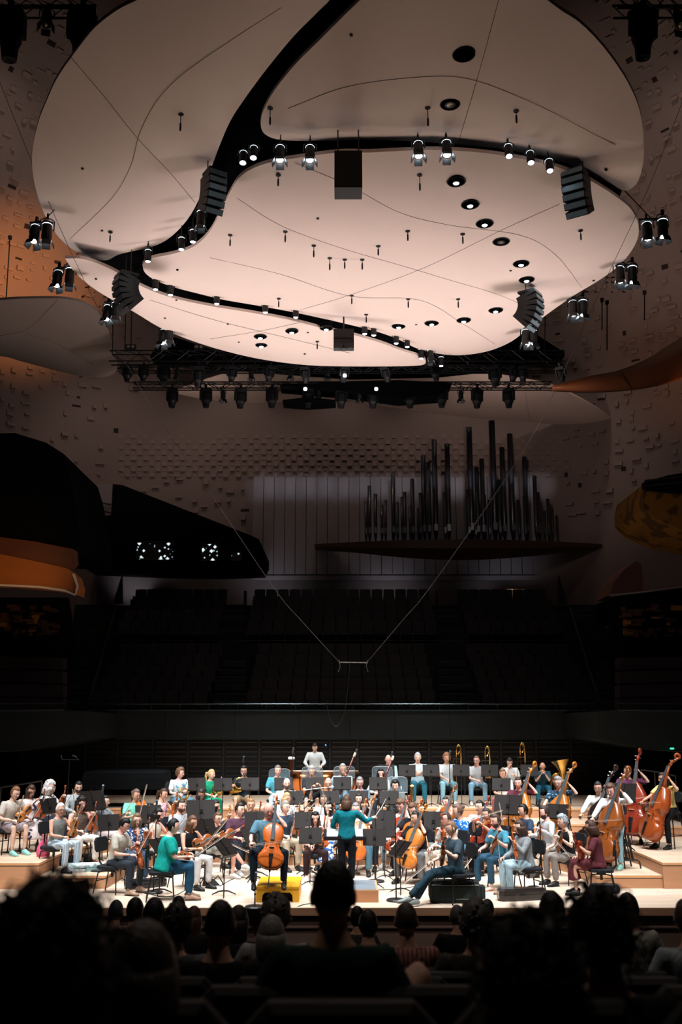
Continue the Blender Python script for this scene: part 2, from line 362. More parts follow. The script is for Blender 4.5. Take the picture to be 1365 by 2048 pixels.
for lab, a_, b_ in (('sloping stair rail at the left of the choir seats', (178, 1405), (232, 1215)), ('sloping stair rail at the right of the choir seats', (1200, 1405), (1140, 1215))):
    r = thing('stair_balustrade', lab, 'balustrade'); A = at_y(*a_, 30.9); B = at_y(*b_, 38.5)
    m = MB(); m.tube([A, B], 0.05, 6); m.obj('handrail', STAIRM, r)
    m = MB(); m.loft([np.array([A + (0, 0, -.75), A + (.06, 0, -.75), A + (.06, 0, -.05), A + (0, 0, -.05)]), np.array([B + (0, 0, -.75), B + (.06, 0, -.75), B + (.06, 0, -.05), B + (0, 0, -.05)])]); m.obj('panel', TERR, r)
# choir seats
ORD = 'first second third fourth fifth sixth seventh eighth ninth tenth eleventh twelfth thirteenth fourteenth fifteenth sixteenth seventeenth eighteenth nineteenth twentieth'.split()
ORD += ['twenty-%s' % o for o in ORD[:9]]
SEATM = mat('choir_seat_black', S(7, 8, 9), 0.6, var=0.3); SEATD = mat('choir_seat_shell', S(30, 32, 34), 0.45, var=0.3)
def make_seat(w, name):
    r = thing(name, '', 'seat')
    m = MB(); m.box((0, 0.10, 0.62), (w * .92, 0.09, 0.62), rotx(-0.16)); m.box((0, .155, .93), (w * .78, .05, .06)); m.obj('backrest', SEATM, r)
    m = MB(); m.box((0, -0.16, 0.42), (w * .86, 0.46, 0.09)); m.obj('cushion', SEATM, r)
    m = MB(); m.box((-w * .47, -0.1, 0.35), (0.03, 0.36, 0.5)); m.box((-w * .47, -0.14, 0.62), (0.05, 0.32, 0.03)); m.obj('armrest', SEATD, r)
    return r
for rows, Lb, cols in ((low_rows, 'lower', ((200, 424, 8), (500, 866, 13), (954, 1180, 8))), (up_rows, 'upper', ((243, 440, 8), (497, 872, 15), (930, 1120, 8)))):
    P = None
    for (xa, xb, n), side in zip(cols, ('left of the stairs', 'between the two stairs', 'right of the stairs')):
        for ri, (Y, z) in enumerate(rows):
            wA, wB = at_y(xa, 1300, rows[1][0])[0], at_y(xb, 1300, rows[1][0])[0]
            if P is None: P = Proto(make_seat((wB - wA) / n, 'choir_seat'))
            for i in range(n):
                P.get('%s choir seat from the left in row %d, %s block %s' % (ORD[i], ri + 1, Lb, side), (wA + (i + .5) * (wB - wA) / n, Y + 0.12, z), rotz=0, group='empty choir seats behind the orchestra')
# ---- hall shell: side walls, rounded corners, organ wall, curving over into the ceiling
WALLM = mat('hall_wall_plaster', S(112, 98, 94), 0.85, var=0.1, scale=0.6, bump=0.2)
BLOCKM = mat('wall_block', S(120, 104, 98), 0.85, var=0.12, scale=1.2)
def plan_pts(inset):
    X, Yb, R = 18.5, 42.0, 13.0; R2 = R - min(inset, 12.0); X2 = X - inset; Yb2 = Yb - inset
    P = [(-X2, y) for y in np.linspace(-3, Yb - R, 8)[:-1]]
    P += [(-(X - R) + R2 * math.cos(a), (Yb - R) + R2 * math.sin(a)) for a in np.linspace(math.pi, math.pi / 2, 13)]
    P += [(x, Yb2) for x in np.linspace(-(X - R), X - R, 8)[1:-1]]
    P += [((X - R) + R2 * math.cos(a), (Yb - R) + R2 * math.sin(a)) for a in np.linspace(math.pi / 2, 0, 13)]
    P += [(X2, y) for y in np.linspace(Yb - R, -3, 8)[1:]]
    return np.array(P)
def inset_at(z):
    t = min(max((z - 13.0) / 19.0, 0), 1.0); return 12.0 * (1 - math.sqrt(max(0, 1 - t * t)))
zs = [1.0, 5, 9, 13] + [13 + 19 * math.sin(a) for a in np.linspace(0.1, 1.5, 16)]
GRID = [np.c_[plan_pts(inset_at(z)), np.full(len(plan_pts(0)), z)] for z in zs]
nW = len(GRID[0])
def shell_piece(name, label, j0, j1):
    m = MB(); V = np.concatenate([g[j0:j1 + 1] for g in GRID]); w = j1 - j0 + 1
    m.add(V, [(i * w + j, i * w + j + 1, (i + 1) * w + j + 1, (i + 1) * w + j) for i in range(len(GRID) - 1) for j in range(w - 1)])
    return tag(m.obj(name, WALLM, smooth=True), label, kind='structure')
jl, jr = 13, nW - 14
wall_left = shell_piece('wall_left', 'warm plaster side wall of the hall rising left of the clouds', 0, jl)
wall_back = shell_piece('wall_back', 'plaster organ wall studded with small blocks', jl, jr)
wall_right = shell_piece('wall_right', 'warm plaster side wall of the hall rising right of the clouds', jr, nW - 1)
cl = MB(); cl.add(np.c_[plan_pts(inset_at(zs[-1])), np.full(nW, zs[-1])], [tuple(range(nW))]); tag(cl.obj('ceiling', VOIDM), 'black unlit hall ceiling above the clouds', kind='structure')
bw = MB(); bw.box((0, -3.1, 14), (38, 0.1, 30)); tag(bw.obj('wall_rear', DARKWALL), 'dark rear wall behind the stalls', kind='structure')
# small relief blocks on the shell
def shell_point(s, z):
    g = np.c_[plan_pts(inset_at(z)), np.full(nW, z)]
    j = min(int(s), nW - 2); t = s - j; p = g[j] * (1 - t) + g[j + 1] * t
    tg = g[j + 1] - g[j]; tg = tg / np.linalg.norm(tg)
    g2 = np.c_[plan_pts(inset_at(z + .05)), np.full(nW, z + .05)]; up = (g2[j] * (1 - t) + g2[j + 1] * t) - p; up /= np.linalg.norm(up)
    nrm = np.cross(tg, up); nrm /= np.linalg.norm(nrm)
    return p, tg, up, nrm
cand = []
def try_block(p, tg, up, nrm, w, h, dep, hole=False):
    x, y, zc = proj(p)
    if zc < 5 or x < -15 or x > 1380 or y < -10 or y > 1240: return
    if y < 520 and 175 < x < 1195: return
    if 520 <= y < 735 and (300 + (y - 520) * 0.4) < x < 1080: return
    cand.append((w * h / zc ** 2, p, tg, up, nrm, w, h, dep, hole))
seg_len = [np.linalg.norm(GRID[5][j + 1] - GRID[5][j]) for j in range(nW - 1)]
z = 9.5
while z < 31.5:
    st = 0.42 if z < 20 else 0.40
    for j in range(5, nW - 6):
        L = seg_len[j]; k = max(1, int(L / 0.46))
        for q in range(k):
            s_ = j + (q + 0.5 + rng.uniform(-.25, .25)) / k
            if rng.random() < 0.42: continue
            p, tg, up, nrm = shell_point(s_, z + rng.uniform(-.12, .12)); x, y, zc = proj(p)
            reg = 235 < x < 1130 and 780 < y < 958
            if reg: continue
            if y > 958 and (x > 505 and x < 1118): continue
            if y > 1040: continue
            if y > 860 and x < 240 and rng.random() < .5: continue
            try_block(p, tg, up, nrm, rng.choice([.14, .2, .28, .36]), rng.choice([.09, .14, .2]), rng.uniform(.07, .17), rng.random() < 0.10)
    z += st
for py in range(786, 958, 11):                                    # regular studs above the organ panels
    for i, px in enumerate(np.arange(242, 1130, 12.4)):
        if (i + (py // 11)) % 2 == 0 and rng.random() < 0.35: continue
        p = at_y(px + rng.uniform(-1.2, 1.2), py + rng.uniform(-.8, .8), 42.0)
        if abs(p[0]) > 5.5:
            a = (p[0] - math.copysign(5.5, p[0])) / 13.0
            for _ in range(5):
                yy = 29 + math.sqrt(max(0.1, 169 - (abs(p[0]) - 5.5) ** 2)); p = at_y(px, py, yy)
            tg = np.array([math.sqrt(1 - ((abs(p[0]) - 5.5) / 13) ** 2), -math.copysign((abs(p[0]) - 5.5) / 13, p[0]), 0]); 
        else: tg = np.array([1.0, 0, 0])
        up = np.array([0, 0, 1.0]); nrm = np.cross(tg, up); big = (i % 2 == 0) ^ ((py // 11) % 2 == 0)
        try_block(p, tg, up, nrm, .2 if big else .12, .18 if big else .11, .11 if big else .06)
cand.sort(key=lambda c: -c[0])
HOLEM = mat('wall_hole_dark', S(26, 18, 15), 0.9, var=0.1)
wall_of = lambda p: wall_left if p[0] < GRID[5][jl][0] else (wall_right if p[0] > GRID[5][jr][0] else wall_back)
box_me = {}
rest = {}
for n_, (sz, p, tg, up, nrm, w, h, dep, hole) in enumerate(cand):
    R = np.stack([tg, up, nrm], 1); wl = wall_of(p)
    if n_ < 300 and not hole:
        if 'b' not in box_me: b = MB(); b.box((0, 0, .5), (1, 1, 1), taper=0.94); box_me['b'] = b.mesh('block'); box_me['b'].materials.append(BLOCKM)
        o = bpy.data.objects.new('block', box_me['b']); C.objects.link(o); o.parent = wl
        M = np.eye(4); M[:3, 0] = tg * w; M[:3, 1] = up * h; M[:3, 2] = nrm * dep; M[:3, 3] = p; o.matrix_world = Matrix(M.tolist())
    else:
        key = (wl.name, hole); rest.setdefault(key, (wl, MB()))[1].box(p + nrm * (dep / 2 if not hole else 0.012), (w, h, dep if not hole else 0.012), R)
for (nm, hole), (wl, m) in rest.items():
    tag(m.obj('recess_field' if hole else 'block_field', HOLEM if hole else BLOCKM, wl), kind='stuff')
# dark recess grid below the clouds (left and right)
for (x0, x1, y0, y1) in ((165, 300, 535, 615), (1150, 1275, 525, 590)):
    m = MB(); wl = wall_left if x0 < 600 else wall_right
    for py in np.arange(y0, y1, 9.5):
        for px in np.arange(x0, x1, 11.0):
            if rng.random() < .4: continue
            best = None
            for zq in np.arange(13, 31, .06):                     # march along the ray to the shell
                p = at_z(px, py, zq); ii = inset_at(zq)
                if abs(p[0]) > 5.5 and p[1] > 29: ins = math.hypot(abs(p[0]) - 5.5, p[1] - 29) > 13 - ii
                else: ins = p[1] > 42 - ii or abs(p[0]) > 18.5 - ii
                if ins: best = p; break
            if best is None: continue
            d = np.array([0, -1.0, -.6]); d /= np.linalg.norm(d)
            m.box(best + d * .05, (.2, .03, .17), rotx(-.54))
    if m.n: tag(m.obj('recess_grid', HOLEM, wl), kind='stuff')
# ---- flat organ-wall panels
PANELM = mat('organ_panel', S(116, 108, 108), 0.8, var=0.06, scale=0.7)
zt2, zb2 = at_y(800, 953, 41.6)[2], at_y(800, 1148, 41.6)[2]
pxs = list(np.arange(505, 1118, 21.5))
for a_, b_ in zip(pxs[:-1], pxs[1:]):
    xa, xb = at_y(a_, 1050, 41.6)[0], at_y(b_, 1050, 41.6)[0]
    m = MB(); m.box(((xa + xb) / 2, 41.75, (zt2 + zb2) / 2), (xb - xa - .025, 0.16, zt2 - zb2)); m.obj('panel', PANELM, wall_back)
m = MB(); m.box(((at_y(505, 1050, 41.6)[0] + at_y(1118, 1050, 41.6)[0]) / 2, 41.72, zb2 - .16), (at_y(1118, 1050, 41.6)[0] - at_y(505, 1050, 41.6)[0], .2, .2)); m.obj('base_rail', PANELM, wall_back)
# ---- organ: curved shelf and pipes
org = thing('pipe_organ', 'pipe organ of dark metal pipes on a long tapering shelf', 'organ', at_y(918, 1090, 40.6))
o0 = at_y(918, 1090, 40.6)
sh = MB(); rings = []
for t in np.linspace(-1, 1, 25):
    px = 918 + t * 288; w = max(0.012, (1 - abs(t) ** 1.8)); c = at_y(px, 1091 + 3 * (1 - t * t) * -1, 40.9 - 1.2 * w) - o0
    th = .06 + .62 * w
    rings.append([c + (0, -.75 * w - .05, .05), c + (0, 1.0 - .2 * w, .05), c + (0, 1.0 - .2 * w, -th * .5), c + (0, -.1, -th), c + (0, -.7 * w - .05, -.06 - .25 * w)])
sh.loft(rings); sh.obj('shelf', wood('organ_shelf', S(64, 40, 32), 0.5, (0.2, 1, 1), 5, 0, 0.2), org)
PIPEM = mat('pipe_metal', S(70, 72, 78), 0.35, 0.85, var=0.2, scale=2); PIPEB = mat('pipe_mouth', S(92, 96, 102), 0.3, 0.8, var=0.1)
pipes = [(733, 1003), (740, 972), (752, 988), (765, 1010), (772, 1000), (788, 950), (796, 1005), (806, 994), (811, 984), (822, 1012), (827, 958), (838, 1016), (843, 986), (850, 912), (860, 925), (873, 880), (892, 986), (899, 888), (940, 980), (945, 855), (953, 1040), (958, 935), (969, 918), (972, 990), (981, 1000), (992, 842), (1002, 960), (1011, 895), (1028, 868), (1040, 1000), (1053, 992), (1056, 914), (1075, 952), (1081, 985), (1092, 1022), (1100, 998), (1108, 1016)]
for i, (px, py) in enumerate(pipes):
    Y = 40.3 + (0.35 if i % 2 else 0.0); b = at_y(px, 1086, Y) - o0; zt_ = at_y(px, py, Y)[2] - o0[2]; H = zt_ - b[2]
    r = .035 + .018 * H
    m = MB(); m.lathe([(r * .25, 0), (r * .95, .28 + .05 * H), (r, .3 + .05 * H), (r, H), (r * .8, H), (r * .8, H - .05)], 10, b); pp = m.obj('pipe', PIPEM, org, True)
    m = MB(); zz = .30 + .05 * H + .12; m.box(b + np.array([0, -r * .96, zz]), (r * 1.3, .03, .20 + .02 * H)); m.obj('mouth', PIPEB, pp)
# ---- control booth (black wedge with three windows) on the left of the organ wall
bo = thing('control_booth', 'black wedge-shaped control booth with reflecting windows beside the organ wall', 'booth', at_y(370, 1130, 38.0)); bc = at_y(370, 1130, 38.0)
out = [(150, 1125), (160, 1040), (222, 1030), (226, 968), (245, 970), (505, 1072), (518, 1078), (526, 1095), (526, 1112), (518, 1130), (430, 1133), (300, 1131)]
m = MB(); F_ = np.array([at_y(x, y, 37.6) - bc for x, y in out]); B_ = F_ + np.array([0, 3.4, 0.0]); m.loft([F_, B_]); m.obj('shell', VOIDM, bo)
def booth_reflection(name, strength):  # reflections in the booth glass painted as a glowing pattern
    if name in MATS: return MATS[name]
    m_ = bpy.data.materials.new(name); m_.use_nodes = True; nt = m_.node_tree; b = nt.nodes['Principled BSDF']; b.inputs['Base Color'].default_value = (.01, .01, .01, 1)
    tc = nt.nodes.new('ShaderNodeTexCoord'); n = nt.nodes.new('ShaderNodeTexVoronoi'); n.inputs['Scale'].default_value = 5.0; n.distance = 'MANHATTAN'
    ra = nt.nodes.new('ShaderNodeValToRGB'); ra.color_ramp.elements[0].position = .0; ra.color_ramp.elements[1].position = .5
    ra.color_ramp.elements[0].color = (.75, .93, 1, 1); ra.color_ramp.elements[1].color = (0, 0, 0, 1)
    nt.links.new(tc.outputs['Object'], n.inputs['Vector']); nt.links.new(n.outputs['Distance'], ra.inputs[0]); nt.links.new(ra.outputs[0], b.inputs['Emission Color']); b.inputs['Emission Strength'].default_value = strength
    MATS[name] = m_; return m_
for (x0, y0, x1, y1) in ((272, 1084, 347, 1120), (403, 1087, 437, 1122), (462, 1104, 484, 1122)):
    q = [at_y(x, y, 37.57) - bc for x, y in ((x0, y0), (x1, y0), (x1, y1), (x0, y1))]
    m = MB(); m.loft([np.array(q), np.array(q) + (0, .02, 0)]); wn = m.obj('window', booth_reflection('booth_reflection', 1.6), bo)
    m = MB(); qq = np.array(q + [q[0]]); m.tube(qq, .03, 4); m.obj('window_frame', BLACK, wn)
rl = thing('walkway_rail', 'thin rail on the walkway beside the control booth', 'rail', at_y(190, 1030, 38.5)); rc = at_y(190, 1030, 38.5)
m = MB()
for y_ in (1003, 1019, 1030): m.tube([at_y(155, y_ - 6, 38.5) - rc, at_y(222, y_ + 6, 38.5) - rc], .03, 4)
m.tube([at_y(178, 1003, 38.5) - rc, at_y(178, 1036, 38.5) - rc], .03, 4); m.obj('bars', BLACKM, rl)
m = MB(); q = [at_y(x, y, 41.0) for x, y in ((175, 968), (224, 968), (224, 1036), (175, 1036))]; m.loft([np.array(q), np.array(q) + (0, .06, 0)]); tag(m.obj('door_1', PANELM), 'pale doorway panel behind the walkway rail', kind='structure')
m = MB(); q = [at_y(x, y, 41.0) for x, y in ((1210, 1108), (1268, 1108), (1268, 1192), (1210, 1192))]; m.loft([np.array(q), np.array(q) + (0, .06, 0)]); d2 = tag(m.obj('door_2', mat('door_grey', S(62, 60, 62), .7)), 'grey recessed doorway right of the organ shelf', kind='structure')
m = MB(); m.tube([q[3], q[0], q[1], q[2]], .05, 4); m.obj('door_frame', DARKWALL, d2)
# ---- side balconies
ORANGE = wood('balcony_orange', S(150, 86, 34), 0.6, (0.3, 1, 1), 3, 0, 0.15); OCHRE = pattern_mat('balcony_ochre', S(112, 76, 26), S(70, 46, 18), 2.2, .55)
def slab(name, label, cat, pts, Y0, Y1, m_, parent=None, part='body'):
    r = thing(name, label, cat, at_y(pts[0][0], pts[0][1], Y0)); c = at_y(pts[0][0], pts[0][1], Y0)
    A = np.array([at_y(x, y, Y0) - c for x, y in pts]); B = A + np.array([0, Y1 - Y0, 0]); m = MB(); m.loft([A, B]); m.obj(part, m_, r); return r, c
b1, c1 = slab('side_balcony', 'black upper side balcony with an orange underside at the left', 'balcony', [(-90, 868), (30, 866), (92, 885), (128, 908), (140, 950), (155, 1030), (160, 1090), (150, 1098), (-90, 1080)], 27.0, 31.0, VOIDM)
m = MB(); A = np.array([at_y(x, y, 26.9) - c1 for x, y in ((-90, 1060), (0, 1074), (70, 1083), (146, 1098), (148, 1124), (136, 1138), (-90, 1120))]); m.loft([A, A + (0, .5, 0)]); m.obj('front_band', wood('band_brown', S(86, 48, 30), .6, (.3, 1, 1), 3, 0, .15), b1)
m = MB(); A = np.array([at_y(x, y, 26.85) - c1 for x, y in ((-90, 1100), (0, 1108), (70, 1122), (135, 1137), (147, 1148), (154, 1168), (152, 1188), (140, 1182), (90, 1174), (-90, 1162))]); m.loft([A, A + (0, .9, 0)]); m.obj('orange_soffit', ORANGE, b1)
m = MB(); m.tube(np.array([at_y(x, y, 26.8) - c1 for x, y in ((-90, 1160), (0, 1170), (80, 1174), (130, 1181), (150, 1190), (155, 1172), (147, 1148))]), .035, 5); m.obj('pale_edge', mat('pale_edge', S(190, 180, 178), .5), b1)
b2, c2 = slab('side_balcony', 'ochre curved balcony nose at the right edge', 'balcony', [(1292, 965), (1300, 962), (1460, 945), (1460, 1080), (1365, 1060), (1310, 1036), (1288, 1015), (1287, 990)], 27.5, 30.5, OCHRE)
m = MB(); A = np.array([at_y(x, y, 27.4) - c2 for x, y in ((1290, 963), (1340, 950), (1460, 930), (1460, 992), (1340, 985), (1292, 980))]); m.loft([A, A + (0, .3, 0)]); m.obj('black_band', VOIDM, b2)
m = MB()
for y_ in (961, 972): m.tube(np.array([at_y(1290, y_, 27.3) - c2, at_y(1460, y_ - 18, 27.3) - c2]), .02, 4)
m.obj('rail', BLACKM, b2)
b3, c3 = slab('side_balcony', 'small plaster fin balcony beside the grey doorway', 'balcony', [(1220, 1190), (1232, 1160), (1250, 1138), (1274, 1121), (1284, 1130), (1287, 1160), (1287, 1183)], 36.5, 38.5, mat('fin_plaster', S(132, 92, 78), .8))
m = MB(); A = np.array([at_y(x, y, 33.0) - c3 for x, y in ((1222, 1196), (1290, 1184), (1480, 1160), (1480, 1240), (1222, 1240))]); m.loft([A, A + (0, 2.0, 0)]); m.obj('dark_shelf', VOIDM, b3)
m = MB(); m.tube(np.array([at_y(1220, 1191, 32.9) - c3, at_y(1290, 1184, 32.9) - c3, at_y(1480, 1160, 32.9) - c3]), .03, 4); m.obj('pale_edge', MATS['pale_edge'], b3)
# lower side boxes: dark parapets with wooden wall blocks in three browns and seats
for sx, lab in ((-1, 'left'), (1, 'right')):
    fx = (lambda p: p) if sx < 0 else (lambda p: 1365 - p)
    r, c = slab('side_box', 'dark lower seating box at the %s of the stage' % lab, 'balcony', [(fx(-140), 1424), (fx(128), 1420), (fx(172), 1424), (fx(172), 1478), (fx(60), 1500), (fx(-140), 1512)], 26.5, 30.3, PARM)
    m = MB(); A = np.array([at_y(fx(x), y, 30.8) - c for x, y in ((-140, 1195), (135, 1195), (150, 1290), (128, 1420), (-140, 1424))]); m.loft([A, A + (0, .2, 0)]); m.obj('back_wall', VOIDM, r)
    m = MB(); m.tube(np.array([at_y(fx(-140), 1424, 26.4) - c, at_y(fx(128), 1420, 26.4) - c]), .02, 4); m.obj('coping', RAILM, r)
    m = MB(); m.tube(np.array([at_y(fx(-140), 1409, 26.6) - c, at_y(fx(130), 1407, 26.6) - c]), .015, 4); m.obj('handrail', RAILM, r)
    m = MB(); m.tube(np.array([at_y(fx(-140), 1512, 26.4) - c, at_y(fx(60), 1500, 26.4) - c]), .012, 4); m.obj('lower_edge', MATS['coping'], r)
    for k in range(4):
        py = 1310 + k * 27
        m = MB(); A = np.array([at_y(fx(-140), py, 29.8 - k * .8) - c, at_y(fx(126), py + 6, 29.8 - k * .8) - c])
        m.loft([np.array([A[0], A[0] + (0, 0, -.34), A[0] + (0, .5, -.34), A[0] + (0, .5, 0)]), np.array([A[1], A[1] + (0, 0, -.34), A[1] + (0, .5, -.34), A[1] + (0, .5, 0)])]); m.obj('seat_row', mat('box_seats', S(40, 32, 34), .7), r)
    WB = [mat('wood_block_a', S(120, 84, 36), .5), mat('wood_block_b', S(70, 38, 20), .6), mat('wood_block_c', S(44, 24, 14), .6)]
    for k in range(46):
        px, py = rng.uniform(2, 122), rng.uniform(1212, 1272); w_, h_ = rng.choice([8, 14, 20]), rng.choice([4, 6, 9])
        p = at_y(fx(px), py, 30.7) - c; q = 1 / 65.
        m = MB(); m.box(p, (w_ * q, rng.uniform(.04, .14), h_ * q)); m.obj('wood_block', WB[0 if k < 6 else (1 if k < 22 else 2)], r)
# booth ochre boxes on top of the choir seats
for lab, x0, x1 in (('left', 285, 354), ('right', 1012, 1083)):
    r = thing('wooden_crate', 'row of three dim wooden boxes behind the %s choir seats' % lab, 'box', at_y(x0, 1200, 40.9)); c = at_y(x0, 1200, 40.9)
    for i in range(3):
        xa = x0 + (x1 - x0) * i / 3; xb = x0 + (x1 - x0) * (i + 1) / 3 - 1.5
        A = at_y(xa, 1183, 40.9) - c; B = at_y(xb, 1200, 40.9) - c; m = MB(); m.box((A + B) / 2, (B[0] - A[0], .4, A[2] - B[2] + .15)); m.obj('box', mat('crate_wood', S(96, 66, 30), .6), r)
# low walls and posts at the top of the choir
for lab, px in (('first', 440), ('second', 491), ('third', 874), ('fourth', 925)):
    m = MB(); a_ = at_y(px, 1183, 39.9); b_ = at_y(px, 1215, 39.9); m.box((a_ + b_) / 2, (.09, .4, a_[2] - b_[2])); tag(m.obj('aisle_post', BLACK), 'black post at the stair head, %s of four from the left' % lab, 'post')
for lab, sx in (('left', -1), ('right', 1)):
    fx = (lambda p: p) if sx < 0 else (lambda p: 1362 - p)
    r, c = slab('aisle_screen', 'black pointed screen wall at the %s end of the choir' % lab, 'screen', [(fx(226), 1206), (fx(243), 1152), (fx(244), 1206)], 39.5, 39.75, BLACK)
# stalls floor
def stalls_z(y): return max(-1.35, 1.89 - 0.204 * y)
m = MB()
for k in range(18):
    y0 = -2.6 + k * 1.1; zf = stalls_z(y0 + .55)
    m.box((0, y0 + .55, zf - 0.6), (26, 1.1, 1.2))
tag(m.obj('floor_stalls', DARKFLOOR), 'dark stepped floor of the stalls', kind='structure')
# ================================================================ CLOUD CEILING AND RIG
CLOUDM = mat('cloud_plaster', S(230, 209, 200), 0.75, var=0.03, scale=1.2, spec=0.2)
CLOUDB = mat('cloud_back', S(40, 36, 34), 0.9)
SEAM = mat('cloud_seam', S(52, 38, 34), 0.8, var=0.0)
P1 = [(275, 0), (235, 20), (190, 55), (150, 105), (115, 155), (92, 205), (75, 250), (65, 300), (66, 350), (78, 400), (95, 440), (118, 475), (150, 502), (185, 518), (215, 520), (235, 510), (262, 503), (300, 495), (330, 482), (355, 462), (378, 435), (395, 405), (410, 370), (425, 330), (440, 290), (462, 240), (495, 190), (540, 130), (590, 70), (640, 20), (665, -10), (690, -90), (650, -180), (540, -210), (420, -160), (330, -60)]
P2 = [(725, -4), (690, 30), (640, 80), (590, 130), (550, 180), (530, 215), (522, 240), (525, 262), (540, 274), (565, 280), (620, 282), (700, 280), (780, 281), (860, 285), (930, 290), (1000, 297), (1060, 308), (1120, 322), (1170, 342), (1215, 365), (1245, 380), (1262, 378), (1278, 360), (1288, 320), (1288, 270), (1280, 220), (1262, 175), (1235, 130), (1200, 85), (1160, 45), (1115, 15), (1060, -30), (990, -100), (900, -160), (810, -120), (755, -50)]
P3 = [(285, 530), (290, 545), (310, 560), (350, 575), (400, 588), (450, 600), (520, 612), (590, 625), (650, 638), (710, 652), (760, 665), (800, 680), (830, 695), (860, 704), (900, 710), (940, 709), (985, 700), (1025, 682), (1060, 655), (1100, 625), (1150, 590), (1200, 560), (1240, 530), (1265, 500), (1278, 470), (1275, 440), (1260, 415), (1235, 395), (1205, 375), (1160, 350), (1100, 330), (1030, 315), (960, 305), (880, 300), (800, 302), (740, 305), (680, 305), (600, 315), (540, 325), (500, 340), (475, 360), (455, 395), (440, 425), (425, 455), (405, 480), (380, 497), (345, 508), (310, 515), (292, 522)]
P4 = [(130, 517), (150, 545), (185, 575), (225, 600), (270, 625), (320, 655), (380, 680), (450, 702), (520, 718), (590, 728), (650, 732), (740, 733), (820, 732), (850, 728), (845, 715), (800, 700), (760, 685), (700, 668), (640, 655), (580, 640), (500, 625), (420, 612), (350, 597), (300, 580), (260, 560), (225, 540), (190, 525), (160, 517)]
PB = [(345, 786), (420, 800), (520, 806), (640, 800), (760, 812), (860, 826), (980, 838), (1100, 848), (1200, 858), (1252, 862), (1240, 850), (1200, 820), (1150, 792), (1100, 770), (1020, 755), (900, 735), (700, 725), (500, 740), (400, 765)]
PL = [(-120, 610), (0, 600), (60, 597), (120, 597), (160, 604), (190, 620), (212, 650), (225, 690), (234, 725), (230, 745), (205, 755), (160, 752), (100, 738), (40, 722), (0, 712), (-120, 700)]
def poly_dist(P, Q):                                            # distance of points P to closed polyline Q
    A = Q; B = np.roll(Q, -1, 0); d = np.full(len(P), 1e9)
    for a, b in zip(A, B):
        ab = b - a; t = np.clip(((P - a) @ ab) / (ab @ ab + 1e-12), 0, 1); d = np.minimum(d, np.linalg.norm(P - (a + t[:, None] * ab), axis=1))
    return d
def inside(P, Q):
    x, y = P[:, 0], P[:, 1]; c = np.zeros(len(P), bool); j = len(Q) - 1
    for i in range(len(Q)):
        cond = ((Q[i, 1] > y) != (Q[j, 1] > y)) & (x < (Q[j, 0] - Q[i, 0]) * (y - Q[i, 1]) / (Q[j, 1] - Q[i, 1] + 1e-12) + Q[i, 0]); c ^= cond; j = i
    return c
CLOUD = {}
